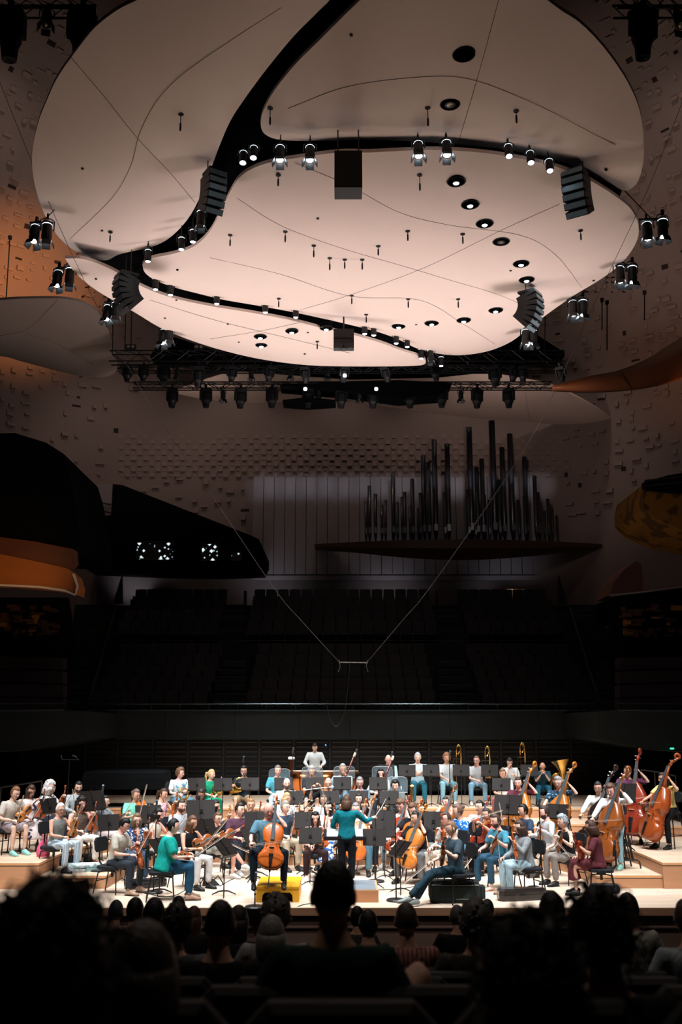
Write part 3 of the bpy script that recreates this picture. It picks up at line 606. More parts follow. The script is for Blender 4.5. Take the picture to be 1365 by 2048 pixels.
def cloud(key, label, px, z0, bulge, holes=(), seams=(), step=0.55, thick=0.07, m=CLOUDM, plane=None):
    pin = (lambda x, y: at_z(x, y, z0)) if plane is None else plane
    pp = np.array(px, float); ring = np.vstack([pp, pp[:1]])
    fine = cat_rom(ring, 4)[:-1]
    W3 = np.array([pin(x, y) for x, y in fine]); Q = W3[:, :2]
    zf = (lambda XY: np.full(len(XY), z0)) if plane is None else (lambda XY: z0[0] + z0[1] * (XY[:, 1] - z0[2]))
    def surf(x, y):
        p = pin(x, y)
        for _ in range(5):
            dd = poly_dist(p[None, :2], Q)[0]; z = zf(p[None, :2])[0] - bulge * (1 - math.exp(-dd / 1.1)); r_ = ray(x, y); p = EYE + r_ * ((z - EYE[2]) / r_[2])
        return p
    hl = [np.array([surf(hx, hy)[:2] + hr * np.array([math.cos(a), math.sin(a)]) for a in np.arange(14) * 2 * math.pi / 14]) for hx, hy, hr in holes]
    lo, hi = Q.min(0), Q.max(0)
    G = np.array([(x, y) for x in np.arange(lo[0], hi[0], step) for y in np.arange(lo[1], hi[1], step)])
    G = G[inside(G, Q)]; G = G[poly_dist(G, Q) > step * .45]
    for h in hl: G = G[np.linalg.norm(G - h.mean(0), axis=1) > np.linalg.norm(h[0] - h.mean(0)) * 1.25]
    inner = []                                                  # a second ring close to the edge for the rolled rim
    V = [Vector(p) for p in np.vstack([Q] + hl + [G])]; E = []; o = 0
    for L in [Q] + hl:
        n = len(L); E += [(o + i, o + (i + 1) % n) for i in range(n)]; o += n
    v2, e2, f2, *_ = delaunay_2d_cdt(V, E, [], 0, 1e-5)
    v2 = np.array([tuple(v) for v in v2]); cen = np.array([v2[list(f)].mean(0) for f in f2]); ok = inside(cen, Q)
    for h in hl: ok &= ~inside(cen, h)
    F = [f for f, k in zip(f2, ok) if k]
    d = poly_dist(v2, Q); zz = zf(v2) - bulge * (1 - np.exp(-d / 1.1))
    CLOUD[key] = surf
    root = thing('ceiling_cloud', label, 'ceiling panel', (0, 0, 0), group=None)
    V3 = np.c_[v2, zz]
    mb = MB(); mb.add(V3, [tuple(f[::-1]) if True else f for f in F]); u = mb.obj('underside', m, root, True)
    mb = MB(); n = len(Q); a = np.c_[Q, zf(Q)]; b = a + (0, 0, thick); cen3 = a.mean(0)
    mb.loft([a, b], cap=False); mb.obj('rim', m, root)
    T = V3.copy(); T[:, 2] = zf(v2) + thick
    mb = MB(); mb.add(T, F); mb.obj('back', CLOUDB, root, True)
    for (hx, hy, hr), h in zip(holes, hl):                      # black wells above the downlight holes
        c = surf(hx, hy); mb = MB(); mb.lathe([(hr, -.005), (hr, .5), (.02, .5)], 16, c, cap=False); mb.obj('lamp_well', VOIDM, root)
        mb = MB(); a_ = np.arange(17) * 2 * math.pi / 16; mb.tube(np.c_[c[0] + np.cos(a_) * hr, c[1] + np.sin(a_) * hr, np.full(17, c[2] - .006)], .012, 4); mb.obj('well_ring', BLACK, root)
    for sline in seams:
        sl = cat_rom(np.array(sline, float), 6); mb = MB(); mb.tube(np.array([surf(x, y) + (0, 0, -.002) for x, y in sl]), .0042, 4); mb.obj('seam', SEAM, root)
    return root
cloud('P1', 'large rounded cloud panel at the upper left of the ceiling', P1, 13.25, .34,
      seams=[[(563, 15), (470, 75), (370, 145), (315, 200), (280, 265), (262, 330), (225, 395), (140, 478)], [(138, 110), (210, 195), (274, 275), (340, 345), (390, 405)]])
HB = [(928, 109, .17), (901, 208, .16)]
cloud('P2', 'large rounded cloud panel at the upper right with two open holes', P2, 13.25, .34, holes=HB,
      seams=[[(576, 217), (700, 172), (860, 153), (955, 162), (1080, 212), (1170, 258), (1232, 290)], [(998, 0), (960, 140), (918, 283)]])
H3_ = [(913, 363, .17), (941, 409, .17), (970, 447, .17), (1003, 483, .17), (1043, 527, .17), (1054, 559, .17), (992, 620, .17), (928, 640, .17), (864, 646, .17), (798, 652, .17)]
cloud('P3', 'brightest central cloud panel with a ring of downlight holes', P3, 12.95, .34, holes=H3_,
      seams=[[(474, 396), (560, 450), (680, 495), (800, 530), (900, 560), (1000, 590), (1080, 628)], [(590, 325), (700, 372), (800, 425), (900, 450), (1040, 470), (1110, 508), (1165, 575)], [(1120, 408), (1000, 462), (850, 535), (700, 590), (600, 620)], [(420, 515), (560, 548), (700, 592), (840, 600), (930, 650), (990, 688)]])
H4_ = [(521, 673, .16), (584, 662, .16), (653, 656, .16), (523, 690, .15)]
cloud('P4', 'slender crescent cloud panel at the bottom of the ceiling', P4, 12.8, .22, holes=H4_, seams=[[(300, 600), (430, 640), (560, 672), (700, 706)], [(420, 678), (520, 662), (600, 645)]])
cloud('PB', 'flat pointed cloud panel behind the lighting truss', PB, 15.6, .15, seams=[[(1050, 765), (1055, 810), (1062, 845)]])
cloud('PL', 'dim rounded cloud panel at the left edge of the hall', PL, 14.6, .3, seams=[[(0, 672), (60, 655), (115, 600)], [(55, 668), (120, 690), (190, 732)]], m=mat('cloud_shaded', S(150, 134, 128), .8, var=.04, scale=1))  # darker copy of the cloud plaster, weaker light put into its colour
# curved orange band at the right
r = thing('curved_ribbon', 'orange-brown curved timber ribbon sweeping off at the right', 'ceiling panel', at_y(1115, 768, 33)); c = at_y(1115, 768, 33)
top_ = cat_rom(np.array([(1105, 772), (1180, 752), (1240, 740), (1300, 715), (1345, 686), (1420, 640)], float), 4); bot_ = cat_rom(np.array([(1105, 776), (1180, 779), (1250, 776), (1310, 768), (1360, 755), (1420, 735)], float), 4)
m = MB(); m.loft([np.array([at_y(*a, 33.0) - c, at_y(*b, 33.0) - c, at_y(*b, 33.0) - c + (0, .35, 0), at_y(*a, 33.0) - c + (0, .35, 0)]) for a, b in zip(top_, bot_)]); m.obj('band', wood('ribbon_wood', S(120, 66, 34), .6, (.3, 1, 1), 2, 0, .2), r, True)
m = MB(); m.tube([at_y(1240, 742, 32.97) - c, at_y(1250, 758, 32.97) - c, at_y(1262, 776, 32.97) - c], .012, 4); m.obj('seam', SEAM, r)
# black plenum above the gaps between the clouds
pl_px = [(300, 15), (200, 90), (120, 190), (95, 300), (100, 400), (140, 480), (210, 560), (330, 640), (480, 700), (640, 722), (800, 722), (940, 700), (1060, 640), (1180, 560), (1245, 480), (1240, 400), (1265, 330), (1250, 220), (1190, 110), (1080, 20), (900, -90), (600, -120)]
Q = np.array([at_z(x, y, 13.9)[:2] for x, y in cat_rom(np.array(pl_px + pl_px[:1], float), 3)[:-1]])
m = MB(); m.prism(Q[::-1] if False else Q, 13.95, 14.2); tag(m.obj('plenum_deck', VOIDM), 'black technical deck seen through the gaps between the clouds', 'deck')
# ---------------------------------------------------------------- lamps
LENS = mat('lamp_lens_lit', (0.80, 0.93, 1.0), 0.3, emit=14.0); VENT = mat('lamp_vent_glow', (0.78, 0.9, 1.0), 0.4, emit=1.3); LENSOFF = mat('lamp_lens_dim', S(150, 140, 128), .2, .3)
LAMPB = mat('lamp_body_black', (0.009, 0.009, 0.010), 0.5, var=0.1)
def make_spot(lit=True, doors=True, s=1.0, rod=0.0):
    """theatre lantern, hanging from its yoke at the origin, body pointing down -Z"""
    r = thing('stage_spotlight', '', 'spotlight')
    m = MB(); m.lathe([(.05, -.10), (.085, -.12), (.095, -.34), (.085, -.42), (.07, -.42), (.07, -.40)], 12); m.lathe([(.06, -.05), (.06, -.1)], 10); m.obj('body', LAMPB, r, False)
    m = MB(); m.tube([(.12, 0, -.22), (.12, 0, -.04), (.06, 0, .0), (-.06, 0, 0), (-.12, 0, -.04), (-.12, 0, -.22)], .012, 4); m.box((0, 0, .04), (.04, .05, .1)); m.obj('yoke', LAMPB, r)
    if rod: m = MB(); m.tube([(0, 0, .08), (0, 0, rod)], .012, 4); m.obj('hanger', LAMPB, r)
    m = MB(); m.lathe([(.068, -.418), (.05, -.435), (.02, -.442)], 12); m.obj('lens', LENS if lit else LENSOFF, r)
    if lit: m = MB(); m.lathe([(.062, -.098), (.088, -.118), (.088, -.112), (.062, -.092)], 12, cap=False); m.obj('vent_glow', VENT, r)
    if doors:
        m = MB()
        for a in range(4):
            R = rotz(a * math.pi / 2) @ rotx(-.45); m.box(rotz(a * math.pi / 2) @ np.array([0, -.115, -.475]), (.15, .008, .12), R)
        m.obj('barn_doors', LAMPB, r)
    return r
P_lit, P_small, P_gap, P_gaps = Proto(make_spot(True, True)), Proto(make_spot(True, False)), Proto(make_spot(True, True, rod=1.0)), Proto(make_spot(True, False, rod=1.0))
def hang(proto, px, py, z, tilt=(0, 0), s=1.0, label='', group=None, drop=.42):
    p = at_z(px, py, z); R = rotz(tilt[1]) @ rotx(tilt[0])
    o = proto.get(label, M=M4(R, p - R @ np.array([0, 0, -drop]) * s, s), group=group)
    return o
def aim(px): return math.atan2(px - 690, 900) * .8
gap = [(486, 326, 1), (507, 316, 1), (560, 320, 2), (620, 320, 2), (838, 312, 2), (895, 310, 2), (1019, 313, 1), (1063, 326, 1), (1101, 342, 1), (402, 452, 2), (386, 484, 1), (363, 499, 1), (296, 523, 1), (311, 579, 1), (341, 590, 1), (434, 608, 1), (531, 625, 1), (592, 635, 1), (730, 668, 1), (748, 671, 1), (793, 687, 1), (815, 694, 1), (843, 717, 1), (862, 722, 2), (883, 732, 1)]
for i, (px, py, k) in enumerate(gap):
    where = 'under the upper gap' if py < 350 else ('in the left gap' if px < 405 and py < 530 else 'along the lower gap')
    nth = ORD[sorted(g[0] for g in gap if g[2] == k and ('under the upper gap' if g[1] < 350 else ('in the left gap' if g[0] < 405 and g[1] < 530 else 'along the lower gap')) == where).index(px)]
    hang(P_gap if k == 2 else P_gaps, px, py, 12.62 if k == 2 else 12.72, (-.25 if py < 400 else .1, 0), .95 if k == 2 else .8, nth + ' small lit spotlight from the left %s between the clouds' % where if k == 1 else nth + ' lit spotlight with flaps from the left %s between the clouds' % where, 'spotlights in the gaps between the clouds')
for i, (px, py, hr) in enumerate(H3_ + H4_):
    if (px, py) == (1003, 483): continue
    hang(P_small, px, py + 4, CLOUD['P3' if i < 10 else 'P4'](px, py)[2] - .03, (0, 0), .8, '%s lit downlight along the ring of round holes in the %s cloud' % (ORD[i if i < 10 else i - 10], 'central' if i < 10 else 'crescent'), 'downlights in the cloud holes')
for (px, py, lab) in [(901, 206, 'upper right cloud hole'), (1003, 482, 'central cloud hole')]:
    r = thing('downlight', 'unlit downlight in the %s' % lab, 'spotlight', CLOUD['P2' if py < 300 else 'P3'](px, py) + (0, .03, .08)); m = MB(); m.lathe([(.09, 0), (.09, -.1), (.06, -.1)], 12); m.obj('body', LAMPB, r); m = MB(); m.lathe([(.055, -.102), (.02, -.108)], 10); m.obj('lens', LENSOFF, r)
# pairs of lanterns on outriggers round the cloud rim
for (pa, pb, arm, lab) in [((66, 490), (92, 490), (60, 446, 106, 446), 'far left beside the upper cloud'), ((112, 578), (138, 576), (108, 540, 145, 534), 'left beside the crescent tip'), ((212, 645), (231, 641), (208, 606, 238, 602), 'left below the crescent cloud'), ((324, 692), (338, 688), (318, 660, 345, 656), 'at the left end above the truss'), ((1297, 485), (1327, 482), (1278, 440, 1332, 438), 'far right beside the central cloud'), ((1242, 570), (1266, 572), (1232, 532, 1275, 530), 'right of the central cloud edge'), ((1148, 636), (1167, 637), (1142, 602, 1175, 600), 'right below the central cloud'), ((1053, 692), (1067, 694), (1046, 662, 1075, 662), 'at the right end above the truss')]:
    Yb = at_z(pa[0], pa[1], 12.4)[1]
    r = thing('lamp_outrigger', 'black bar holding two spotlights, ' + lab, 'bracket', at_y(arm[0], arm[1], Yb)); c = at_y(arm[0], arm[1], Yb); e = at_y(arm[2], arm[3], Yb) - c
    m = MB(); m.tube([(0, 0, 0), e], .03, 5); m.obj('bar', LAMPB, r)
    m = MB(); tgt = np.array([-c[0] * .12, 0, .9]); m.tube([e * .5, e * .5 + tgt], .012, 4); m.obj('hanger', LAMPB, r)
    for j, q in enumerate((pa, pb)):
        p = at_y(q[0], q[1], Yb); R = rotz(.3 if j else -.3) @ rotx(-.12 + .2 * j)
        P_lit.get('%s lit spotlight on the bar %s' % ('left' if j == 0 else 'right', lab), M=M4(R, p - R @ np.array([0, 0, -.5]) * 1.12, 1.12))
# loudspeaker arrays
SPK = mat('speaker_black', (0.007, 0.007, 0.008), .5, var=.1); SPKF = mat('speaker_grille_lit', S(130, 150, 160), .35, .3, var=.1, scale=20)  # pale blue light of nearby lamps put into the grille colour
def array_(label, px, py, z, rz, n, w, h, d, curve, lean=0.0, grille=SPKF):
    p = at_z(px, py, z); r = thing('speaker_array', label, 'loudspeaker', p, rz)
    a = lean; q = np.array([0, 0, 0.0])
    for i in range(n):
        R = rotx(a); cen = q + R @ np.array([0, 0, -h / 2]); m = MB(); m.box(cen, (w, d, h * .96), R); cb = m.obj('cabinet', SPK, r)
        m = MB(); m.box(cen + R @ np.array([0, -d / 2 - .005, 0]), (w * .94, .012, h * .78), R); m.obj('grille', grille, cb)
        q = q + R @ np.array([0, 0, -h]); a += curve
    m = MB(); m.box((0, 0, .06), (w * .9, d * .8, .05)); 
    for x in (-w * .35, w * .35): m.tube([(x, 0, .06), (x, 0, .75)], .012, 4)
    m.obj('flying_frame', LAMPB, r); return r
array_('curved speaker array hanging at the left gap', 428, 352, 12.95, .55, 6, .36, .12, .42, .13, -.1)
array_('curved speaker array hanging at the right of the upper gap', 1152, 350, 12.95, -.55, 6, .42, .13, .46, .14, -.1)
array_('curved speaker array hanging below the left crescent tip', 256, 556, 12.6, -.95, 7, .40, .105, .46, .2, -.35, SPK)
array_('curved speaker array hanging under the right of the central cloud', 1058, 592, 12.45, .95, 7, .42, .105, .46, .2, -.35)
r = thing('speaker_array', 'flat black rectangular loudspeaker column in the middle of the gap', 'loudspeaker', at_z(697, 388, 11.9)); 
m = MB(); m.box((0, 0, .36), (.48, .4, .70)); m.obj('cabinet', SPK, r); m = MB(); m.box((0, -.205, .36), (.44, .012, .64)); m.obj('grille', SPK, r); m = MB()
for x in (-.18, .18): m.tube([(x, 0, .7), (x, 0, 1.7)], .012, 4)
m.obj('flying_frame', LAMPB, r)
r = thing('speaker_array', 'small black loudspeaker pair hung under the crescent cloud', 'loudspeaker', at_z(688, 702, 11.9))
for z_ in (.16, .42):
    m = MB(); m.box((0, 0, z_), (.5, .3, .23), rotx(.12)); m.obj('cabinet', SPK, r)
m = MB(); m.box((-.12, -.16, .08), (.2, .05, .12), roty(.3)); m.box((.12, -.16, .08), (.2, .05, .12), roty(-.3)); m.tube([(0, 0, .5), (0, 0, .9)], .02, 4); m.obj('bracket', LAMPB, r)
# hanging microphones
mics = [(362, 228, 252), (541, 216, 240), (856, 215, 242), (1033, 222, 236), (557, 350, 363), (840, 350, 372), (571, 463, 476), (461, 470, 484), (628, 491, 506), (660, 516, 532), (690, 519, 528), (725, 519, 531), (816, 462, 473), (757, 492, 502), (926, 468, 478), (1162, 461, 472), (558, 597, 607), (704, 591, 600), (817, 598, 608), (917, 598, 608), (733, 629, 637), (635, 683, 690), (221, 464, 476)]
def mkey(q): return 'P1' if (q[0] < 420 and q[1] < 500) else ('P2' if q[1] < 280 else ('P4' if q[1] > 650 else 'P3'))
for i, (px, y0, y1) in enumerate(mics):
    key = mkey((px, y0)); p = CLOUD[key](px, y0); L = max(.12, abs(p[2] - at_y(px, y1, p[1])[2]))
    r = thing('hanging_microphone', 'tiny microphone hanging from the %s cloud, %s from the left there' % ({'P1': 'upper left', 'P2': 'upper right', 'P3': 'central', 'P4': 'crescent'}[key], ORD[sorted(q[0] for q in mics if mkey(q) == key).index(px)]), 'microphone', p, group='microphones hung from the clouds')
    m = MB(); m.lathe([(.05, .0), (.05, -.012)], 8); m.obj('ceiling_port', BLACK, r); m = MB(); m.tube([(0, 0, 0), (0, 0, -L)], .007, 4); m.obj('cable', BLACK, r)
    m = MB(); m.lathe([(.016, -L + .05), (.018, -L - .04), (.014, -L - .09)], 6); m.obj('capsule', BLACK, r)
for (px, py, key) in [(703, 70, 'P2'), (165, 337, 'P1'), (204, 461, 'P1'), (636, 437, 'P3'), (355, 540, 'P3'), (1213, 340, 'P2'), (1188, 561, 'P3'), (1022, 541, 'P3'), (833, 649, 'P3'), (192, 558, 'P4'), (330, 636, 'P4'), (353, 600, 'P4'), (456, 648, 'P4'), (478, 684, 'P4'), (610, 708, 'P4'), (616, 665, 'P4')]:
    p = CLOUD[key](px, py); m = MB(); m.lathe([(.028, -.012), (.028, .02)], 8, p); tag(m.obj('ceiling_port', BLACK), 'small black port in the %s cloud' % {'P1': 'upper left', 'P2': 'upper right', 'P3': 'central', 'P4': 'crescent'}[key], 'port', 'small black ports in the clouds')
# ---------------------------------------------------------------- trusses and moving heads behind the clouds
def truss(label, A, B, s=.3, n=26):
    A, B = np.array(A), np.array(B); r = thing('lighting_truss', label, 'truss', A); d = B - A; u = np.array([0, 0, 1.0]); w = np.array([0, 1.0, 0])
    for (a, b) in ((0, 0), (0, s), (s, 0), (s, s)):
        m = MB(); m.tube([u * a + w * b, d + u * a + w * b], .022, 5); m.obj('chord', LAMPB, r)
    m = MB()
    for i in range(n):
        t0, t1 = d * i / n, d * (i + 1) / n
        for wb in (0, s): m.tube([t0 + w * wb + u * (0 if i % 2 else s), t1 + w * wb + u * (s if i % 2 else 0)], .012, 4)
        m.tube([t0 + u * s, t1 + w * s + u * s], .01, 4)
    m.obj('lacing', LAMPB, r); return r
truss('upper long black lighting truss behind the crescent cloud', at_y(218, 722, 28.6), at_y(1132, 722, 28.6), .34, 34)
truss('lower black lighting truss carrying a row of lanterns', at_y(265, 776, 29.6), at_y(1105, 776, 29.6), .2, 34)
truss('middle black lighting truss between the other two', at_y(236, 742, 29.1), at_y(1115, 742, 29.1), .2, 34)
hm = MB(); 
hull = thing('truss_hull', 'black curved service bridge hanging above the trusses', 'bridge', at_y(470, 735, 29)); hc = at_y(470, 735, 29)
for A in [[(430, 700), (600, 726), (880, 720), (1060, 660), (1130, 705), (1130, 712), (880, 738), (700, 742), (300, 712), (330, 668)], [(560, 770), (700, 762), (800, 760), (905, 766), (880, 790), (800, 796), (700, 782)], [(565, 800), (615, 794), (672, 800), (615, 804)]]:
    a = np.array([at_y(x, y, 29.4) - hc for x, y in A]); m = MB(); m.loft([a, a + (0, .8, 0)]); m.obj('hull_plate', VOIDM, hull)
for px in (225, 250, 262, 1040, 1068, 1090, 875, 938):
    m = MB(); m.tube([at_y(px, 705, 28.8) - hc, at_y(px + 2, 600 if px < 600 else 560, 28.8) - hc], .016, 4); m.obj('suspension_rod', LAMPB, hull)
def make_head(s, snout):
    r = thing('moving_head_lamp', '', 'stage lamp')
    m = MB(); m.box((0, 0, -.05), (.30, .2, .1)); m.box((0, 0, .06), (.06, .06, .14)); m.obj('base', LAMPB, r)
    m = MB(); m.box((-.15, 0, -.2), (.04, .12, .26)); m.obj('yoke_arm', LAMPB, r); m = MB(); m.box((.15, 0, -.2), (.04, .12, .26)); m.obj('yoke_arm', LAMPB, r)
    m = MB(); m.lathe([(.07, -.1), (.13, -.14), (.135, -.36), (.10, -.44), (.085, -.44 - snout), (.05, -.44 - snout)], 12); m.obj('head', LAMPB, r)
    m = MB(); m.lathe([(.05, -.441 - snout), (.02, -.445 - snout)], 10); m.obj('lens', mat('lens_glass_dark', S(40, 44, 48), .1), r); return r
PH, PS = Proto(make_head(1, .1)), Proto(make_spot(False, True))
for i, px in enumerate((345, 412, 482, 545, 617, 683, 748, 820, 885, 955, 1018)):
    PH.get('black moving head lamp hanging from the lower truss, number %d from the left' % (i + 1), M=M4(rotz(rng.uniform(-.6, .6)) @ rotx(rng.uniform(-.12, .2)), at_y(px, 779, 29.6), 1.1), group='lamps on the lower truss')
for i, px in enumerate((447, 638, 720, 922)):
    PS.get('small unlit lantern between the moving heads of the lower truss, number %d from the left' % (i + 1), M=M4(rotz(rng.uniform(-.6, .6)), at_y(px, 777, 29.6), .85), group='lamps on the lower truss')
for i, px in enumerate((255, 288, 327, 398, 465, 541, 610, 690, 770, 868, 990, 1030, 1046, 1120)):
    PH.get('black moving head lamp on the upper truss, number %d from the left' % (i + 1), M=M4(rotz(rng.uniform(-.8, .8)) @ rotx(rng.uniform(-.3, .5)), at_y(px, 733, 28.7), 1.15 if i in (2, 3, 10) else .9), group='lamps on the upper truss')
for i, px in enumerate((355, 503, 655, 582)):
    PS.get('small unlit lantern on the upper truss, number %d from the left' % (i + 1), M=M4(rotz(rng.uniform(-.6, .6)), at_y(px, 733, 28.6), .8), group='lamps on the upper truss')
for (px, py, lab) in [(690, 751, 'upper right glowing bulb'), (611, 778, 'left glowing bulb'), (753, 778, 'right glowing bulb')]:
    m = MB(); p = at_y(px, py, 28.5); m.lathe([(.045, 0), (.05, -.01)], 10, (0, 0, 0), rotx(math.pi / 2)); m.ell((0, 0, 0), (.055, .03, .055), 8, 6); o = m.obj('work_light', LENS); o.location = p; tag(o, lab + ' on the lighting truss', 'lamp')
for i, px in enumerate((262, 398, 870)):
    r = thing('blinder_lamp', ('leftmost', 'second', 'rightmost')[i] + ' dim twin blinder above the truss', 'lamp', at_y(px, 694, 28.4)); m = MB(); m.box((0, 0, 0), (.3, .1, .14)); m.obj('housing', LAMPB, r)
    for dx in (-.07, .07): m = MB(); m.lathe([(.055, .05), (.05, .052), (.01, .055)], 10, (dx, 0, 0), rotx(math.pi / 2)); m.obj('lens', LENSOFF, r)
# near truss at the top of the picture with big moving heads
for (xa, xb, lab) in ((-60, 185, 'left'), (1235, 1440, 'right')):
    truss('near black truss at the top %s corner' % lab, at_y(xa, 16, 15.0), at_y(xb, 16, 15.0), .25, 8)
PM = Proto(make_head(1, .16))
for i, (px, s_) in enumerate(((22, 1.5), (166, 1.5), (1287, 1.45))):
    PM.get(('large moving head lamp silhouetted at the left end of the near truss', 'large moving head lamp silhouetted beside the upper left cloud', 'large moving head lamp silhouetted at the top right')[i], M=M4(rotz(.2 * i) @ rotx(.1), at_y(px, 22, 15.0), s_))
for i, (px, py) in enumerate(((95, 18), (1352, 20))):
    PS.get(('small dim lantern between the two large lamps at top left', 'small dim lantern at the top right corner')[i], M=M4(rotz(.3) @ rotx(-.3), at_y(px, py, 15.0), 1.0))
# sagging cables and the microphone trapeze
tz = thing('microphone_trapeze', 'thin horizontal microphone bar hanging on two long sagging cables', 'microphone bar', at_y(706, 1325, 24.0)); c = at_y(706, 1325, 24.0)
m = MB(); m.tube([at_y(678, 1324, 24) - c, at_y(736, 1325, 24) - c], .014, 5); m.obj('bar', CHROME, tz)
for px, d in ((679, -6), (735, 6)):
    m = MB(); m.tube([at_y(px, 1320, 24) - c, at_y(px - d * .3, 1334, 24) - c, at_y(px + d * .3, 1344, 24) - c], .012, 5); m.obj('microphone', CHROME, tz)
for pts in ([(678, 1323), (600, 1238), (551, 1180), (430, 1000), (318, 838), (256, 732), (169, 562), (87, 380), (0, 165), (-40, 60)], [(736, 1323), (808, 1238), (857, 1180), (980, 1005), (1060, 880), (1102, 800), (1190, 606), (1296, 380), (1365, 205), (1400, 110)]):
    P = cat_rom(np.array(pts, float), 3); n = len(P); m = MB(); m.tube(np.array([at_y(x, y, 24 - 7.5 * i / (n - 1)) - c for i, (x, y) in enumerate(P)]), .0065, 4); m.obj('cable', mat('cable_grey', S(80, 77, 76), .5, .3, var=.05), tz)
m = MB(); m.tube(np.array([at_y(x, y, 24) - c for x, y in cat_rom(np.array([(700, 1326), (696, 1380), (688, 1430), (672, 1453), (658, 1430), (655, 1400)], float), 4)]), .006, 4); m.obj('loose_cable', BLACKM, tz)
for px, y0, y1, Y in ((20, 475, 600, 31), (1290, 585, 640, 31), (1205, 600, 660, 31), (1215, 605, 700, 31)):
    m = MB(); m.tube([at_y(px, y0, Y), at_y(px - 8 if px < 100 else px, y1, Y)], .02, 4); m.box(at_y(px, y0, Y), (.1, .1, .12)); tag(m.obj('suspension_wire', BLACKM), {20: 'thin dark hanger above the dim cloud at the left', 1290: 'thin dark hanger nearest the right edge', 1205: 'shorter thin hanger below the right lamp pair', 1215: 'longer thin hanger below the right lamp pair'}[px], 'wire')
# ================================================================ CHAIRS, STANDS, INSTRUMENTS
SEATPAD = mat('chair_pad', S(30, 33, 37), 0.75, var=0.25, scale=30, spec=.2)
def rbox(m, c, d, R=None, r=.3):
    """box with chamfered outline (8-gon footprint) and soft top"""
    w, h, z = d[0] / 2, d[1] / 2, d[2] / 2; k = r * min(w, h)
    f = lambda s_: [(-w * s_ + k, -h * s_), (w * s_ - k, -h * s_), (w * s_, -h * s_ + k), (w * s_, h * s_ - k), (w * s_ - k, h * s_), (-w * s_ + k, h * s_), (-w * s_, h * s_ - k), (-w * s_, -h * s_ + k)]
    rings = [np.array([(x, y, zz) for x, y in f(s_)]) for s_, zz in ((.93, -z), (1, -z * .5), (1, z * .5), (.93, z))]
    R = np.eye(3) if R is None else R
    m.loft([q @ np.asarray(R).T + np.asarray(c, float) for q in rings]); return m
def make_chair(h=.46):
    r = thing('orchestra_chair', '', 'chair')
    m = MB(); rbox(m, (0, 0.0, h - .03), (.44, .43, .06)); m.obj('seat', SEATPAD, r)
    m = MB(); rbox(m, (0, .245, h + .33), (.40, .24, .045), rotx(math.pi / 2 - .12), .4); m.obj('backrest', SEATPAD, r)
    m = MB(); m.tube([(0, .18, h - .05), (0, .26, h + .05), (0, .265, h + .30)], .018, 5); m.obj('back_post', BLACKM, r)
    m = MB(); m.box((0, 0, h - .085), (.16, .16, .05)); m.tube([(0, 0, h - .08), (0, 0, h - .2)], .025, 6); m.obj('mechanism', BLACKM, r)
    for sx in (-1, 1):
        m = MB(); m.tube([(sx * .17, -.17, h - .1), (sx * .20, -.2, .0)], .012, 5); m.obj('leg', BLACKM, r)
        m = MB(); m.tube([(sx * .17, .17, h - .1), (sx * .20, .24, .0)], .012, 5); m.obj('leg', BLACKM, r)
        m = MB(); m.tube([(sx * .17, -.17, h - .1), (sx * .16, 0, h - .07), (sx * .17, .17, h - .1)], .012, 5); m.obj('side_rail', BLACKM, r)
    m = MB(); m.tube([(-.185, .2, h * .45), (.185, .2, h * .45)], .009, 4); m.obj('stretcher', BLACKM, r); return r
def make_stool(h=.74):
    r = thing('bass_stool', '', 'stool')
    m = MB(); rbox(m, (0, 0, h - .035), (.38, .36, .07), None, .5); m.obj('seat', SEATPAD, r)
    m = MB(); rbox(m, (0, .22, h + .28), (.34, .22, .05), rotx(math.pi / 2 - .1), .5); m.obj('backrest', SEATPAD, r)
    m = MB(); m.tube([(0, .14, h - .05), (0, .235, h + .03), (0, .24, h + .25)], .018, 5); m.obj('back_post', BLACKM, r)
    for sx in (-1, 1):
        m = MB(); m.tube([(sx * .13, -.12, h - .07), (sx * .2, -.2, 0)], .013, 5); m.obj('leg', BLACKM, r)
        m = MB(); m.tube([(sx * .13, .12, h - .07), (sx * .2, .22, 0)], .013, 5); m.obj('leg', BLACKM, r)
    m = MB(); m.tube([(-.17, -.17, .25), (.17, -.17, .25), (.17, .18, .25), (-.17, .18, .25), (-.17, -.17, .25)], .009, 4); m.obj('foot_ring', BLACKM, r); return r
CHAIR, STOOL = Proto(make_chair()), Proto(make_stool())
DESK = mat('stand_desk', S(24, 19, 17), 0.6, var=.12, scale=6, spec=.2); PAPER = mat('sheet_paper', S(225, 228, 225), .8, var=.03)
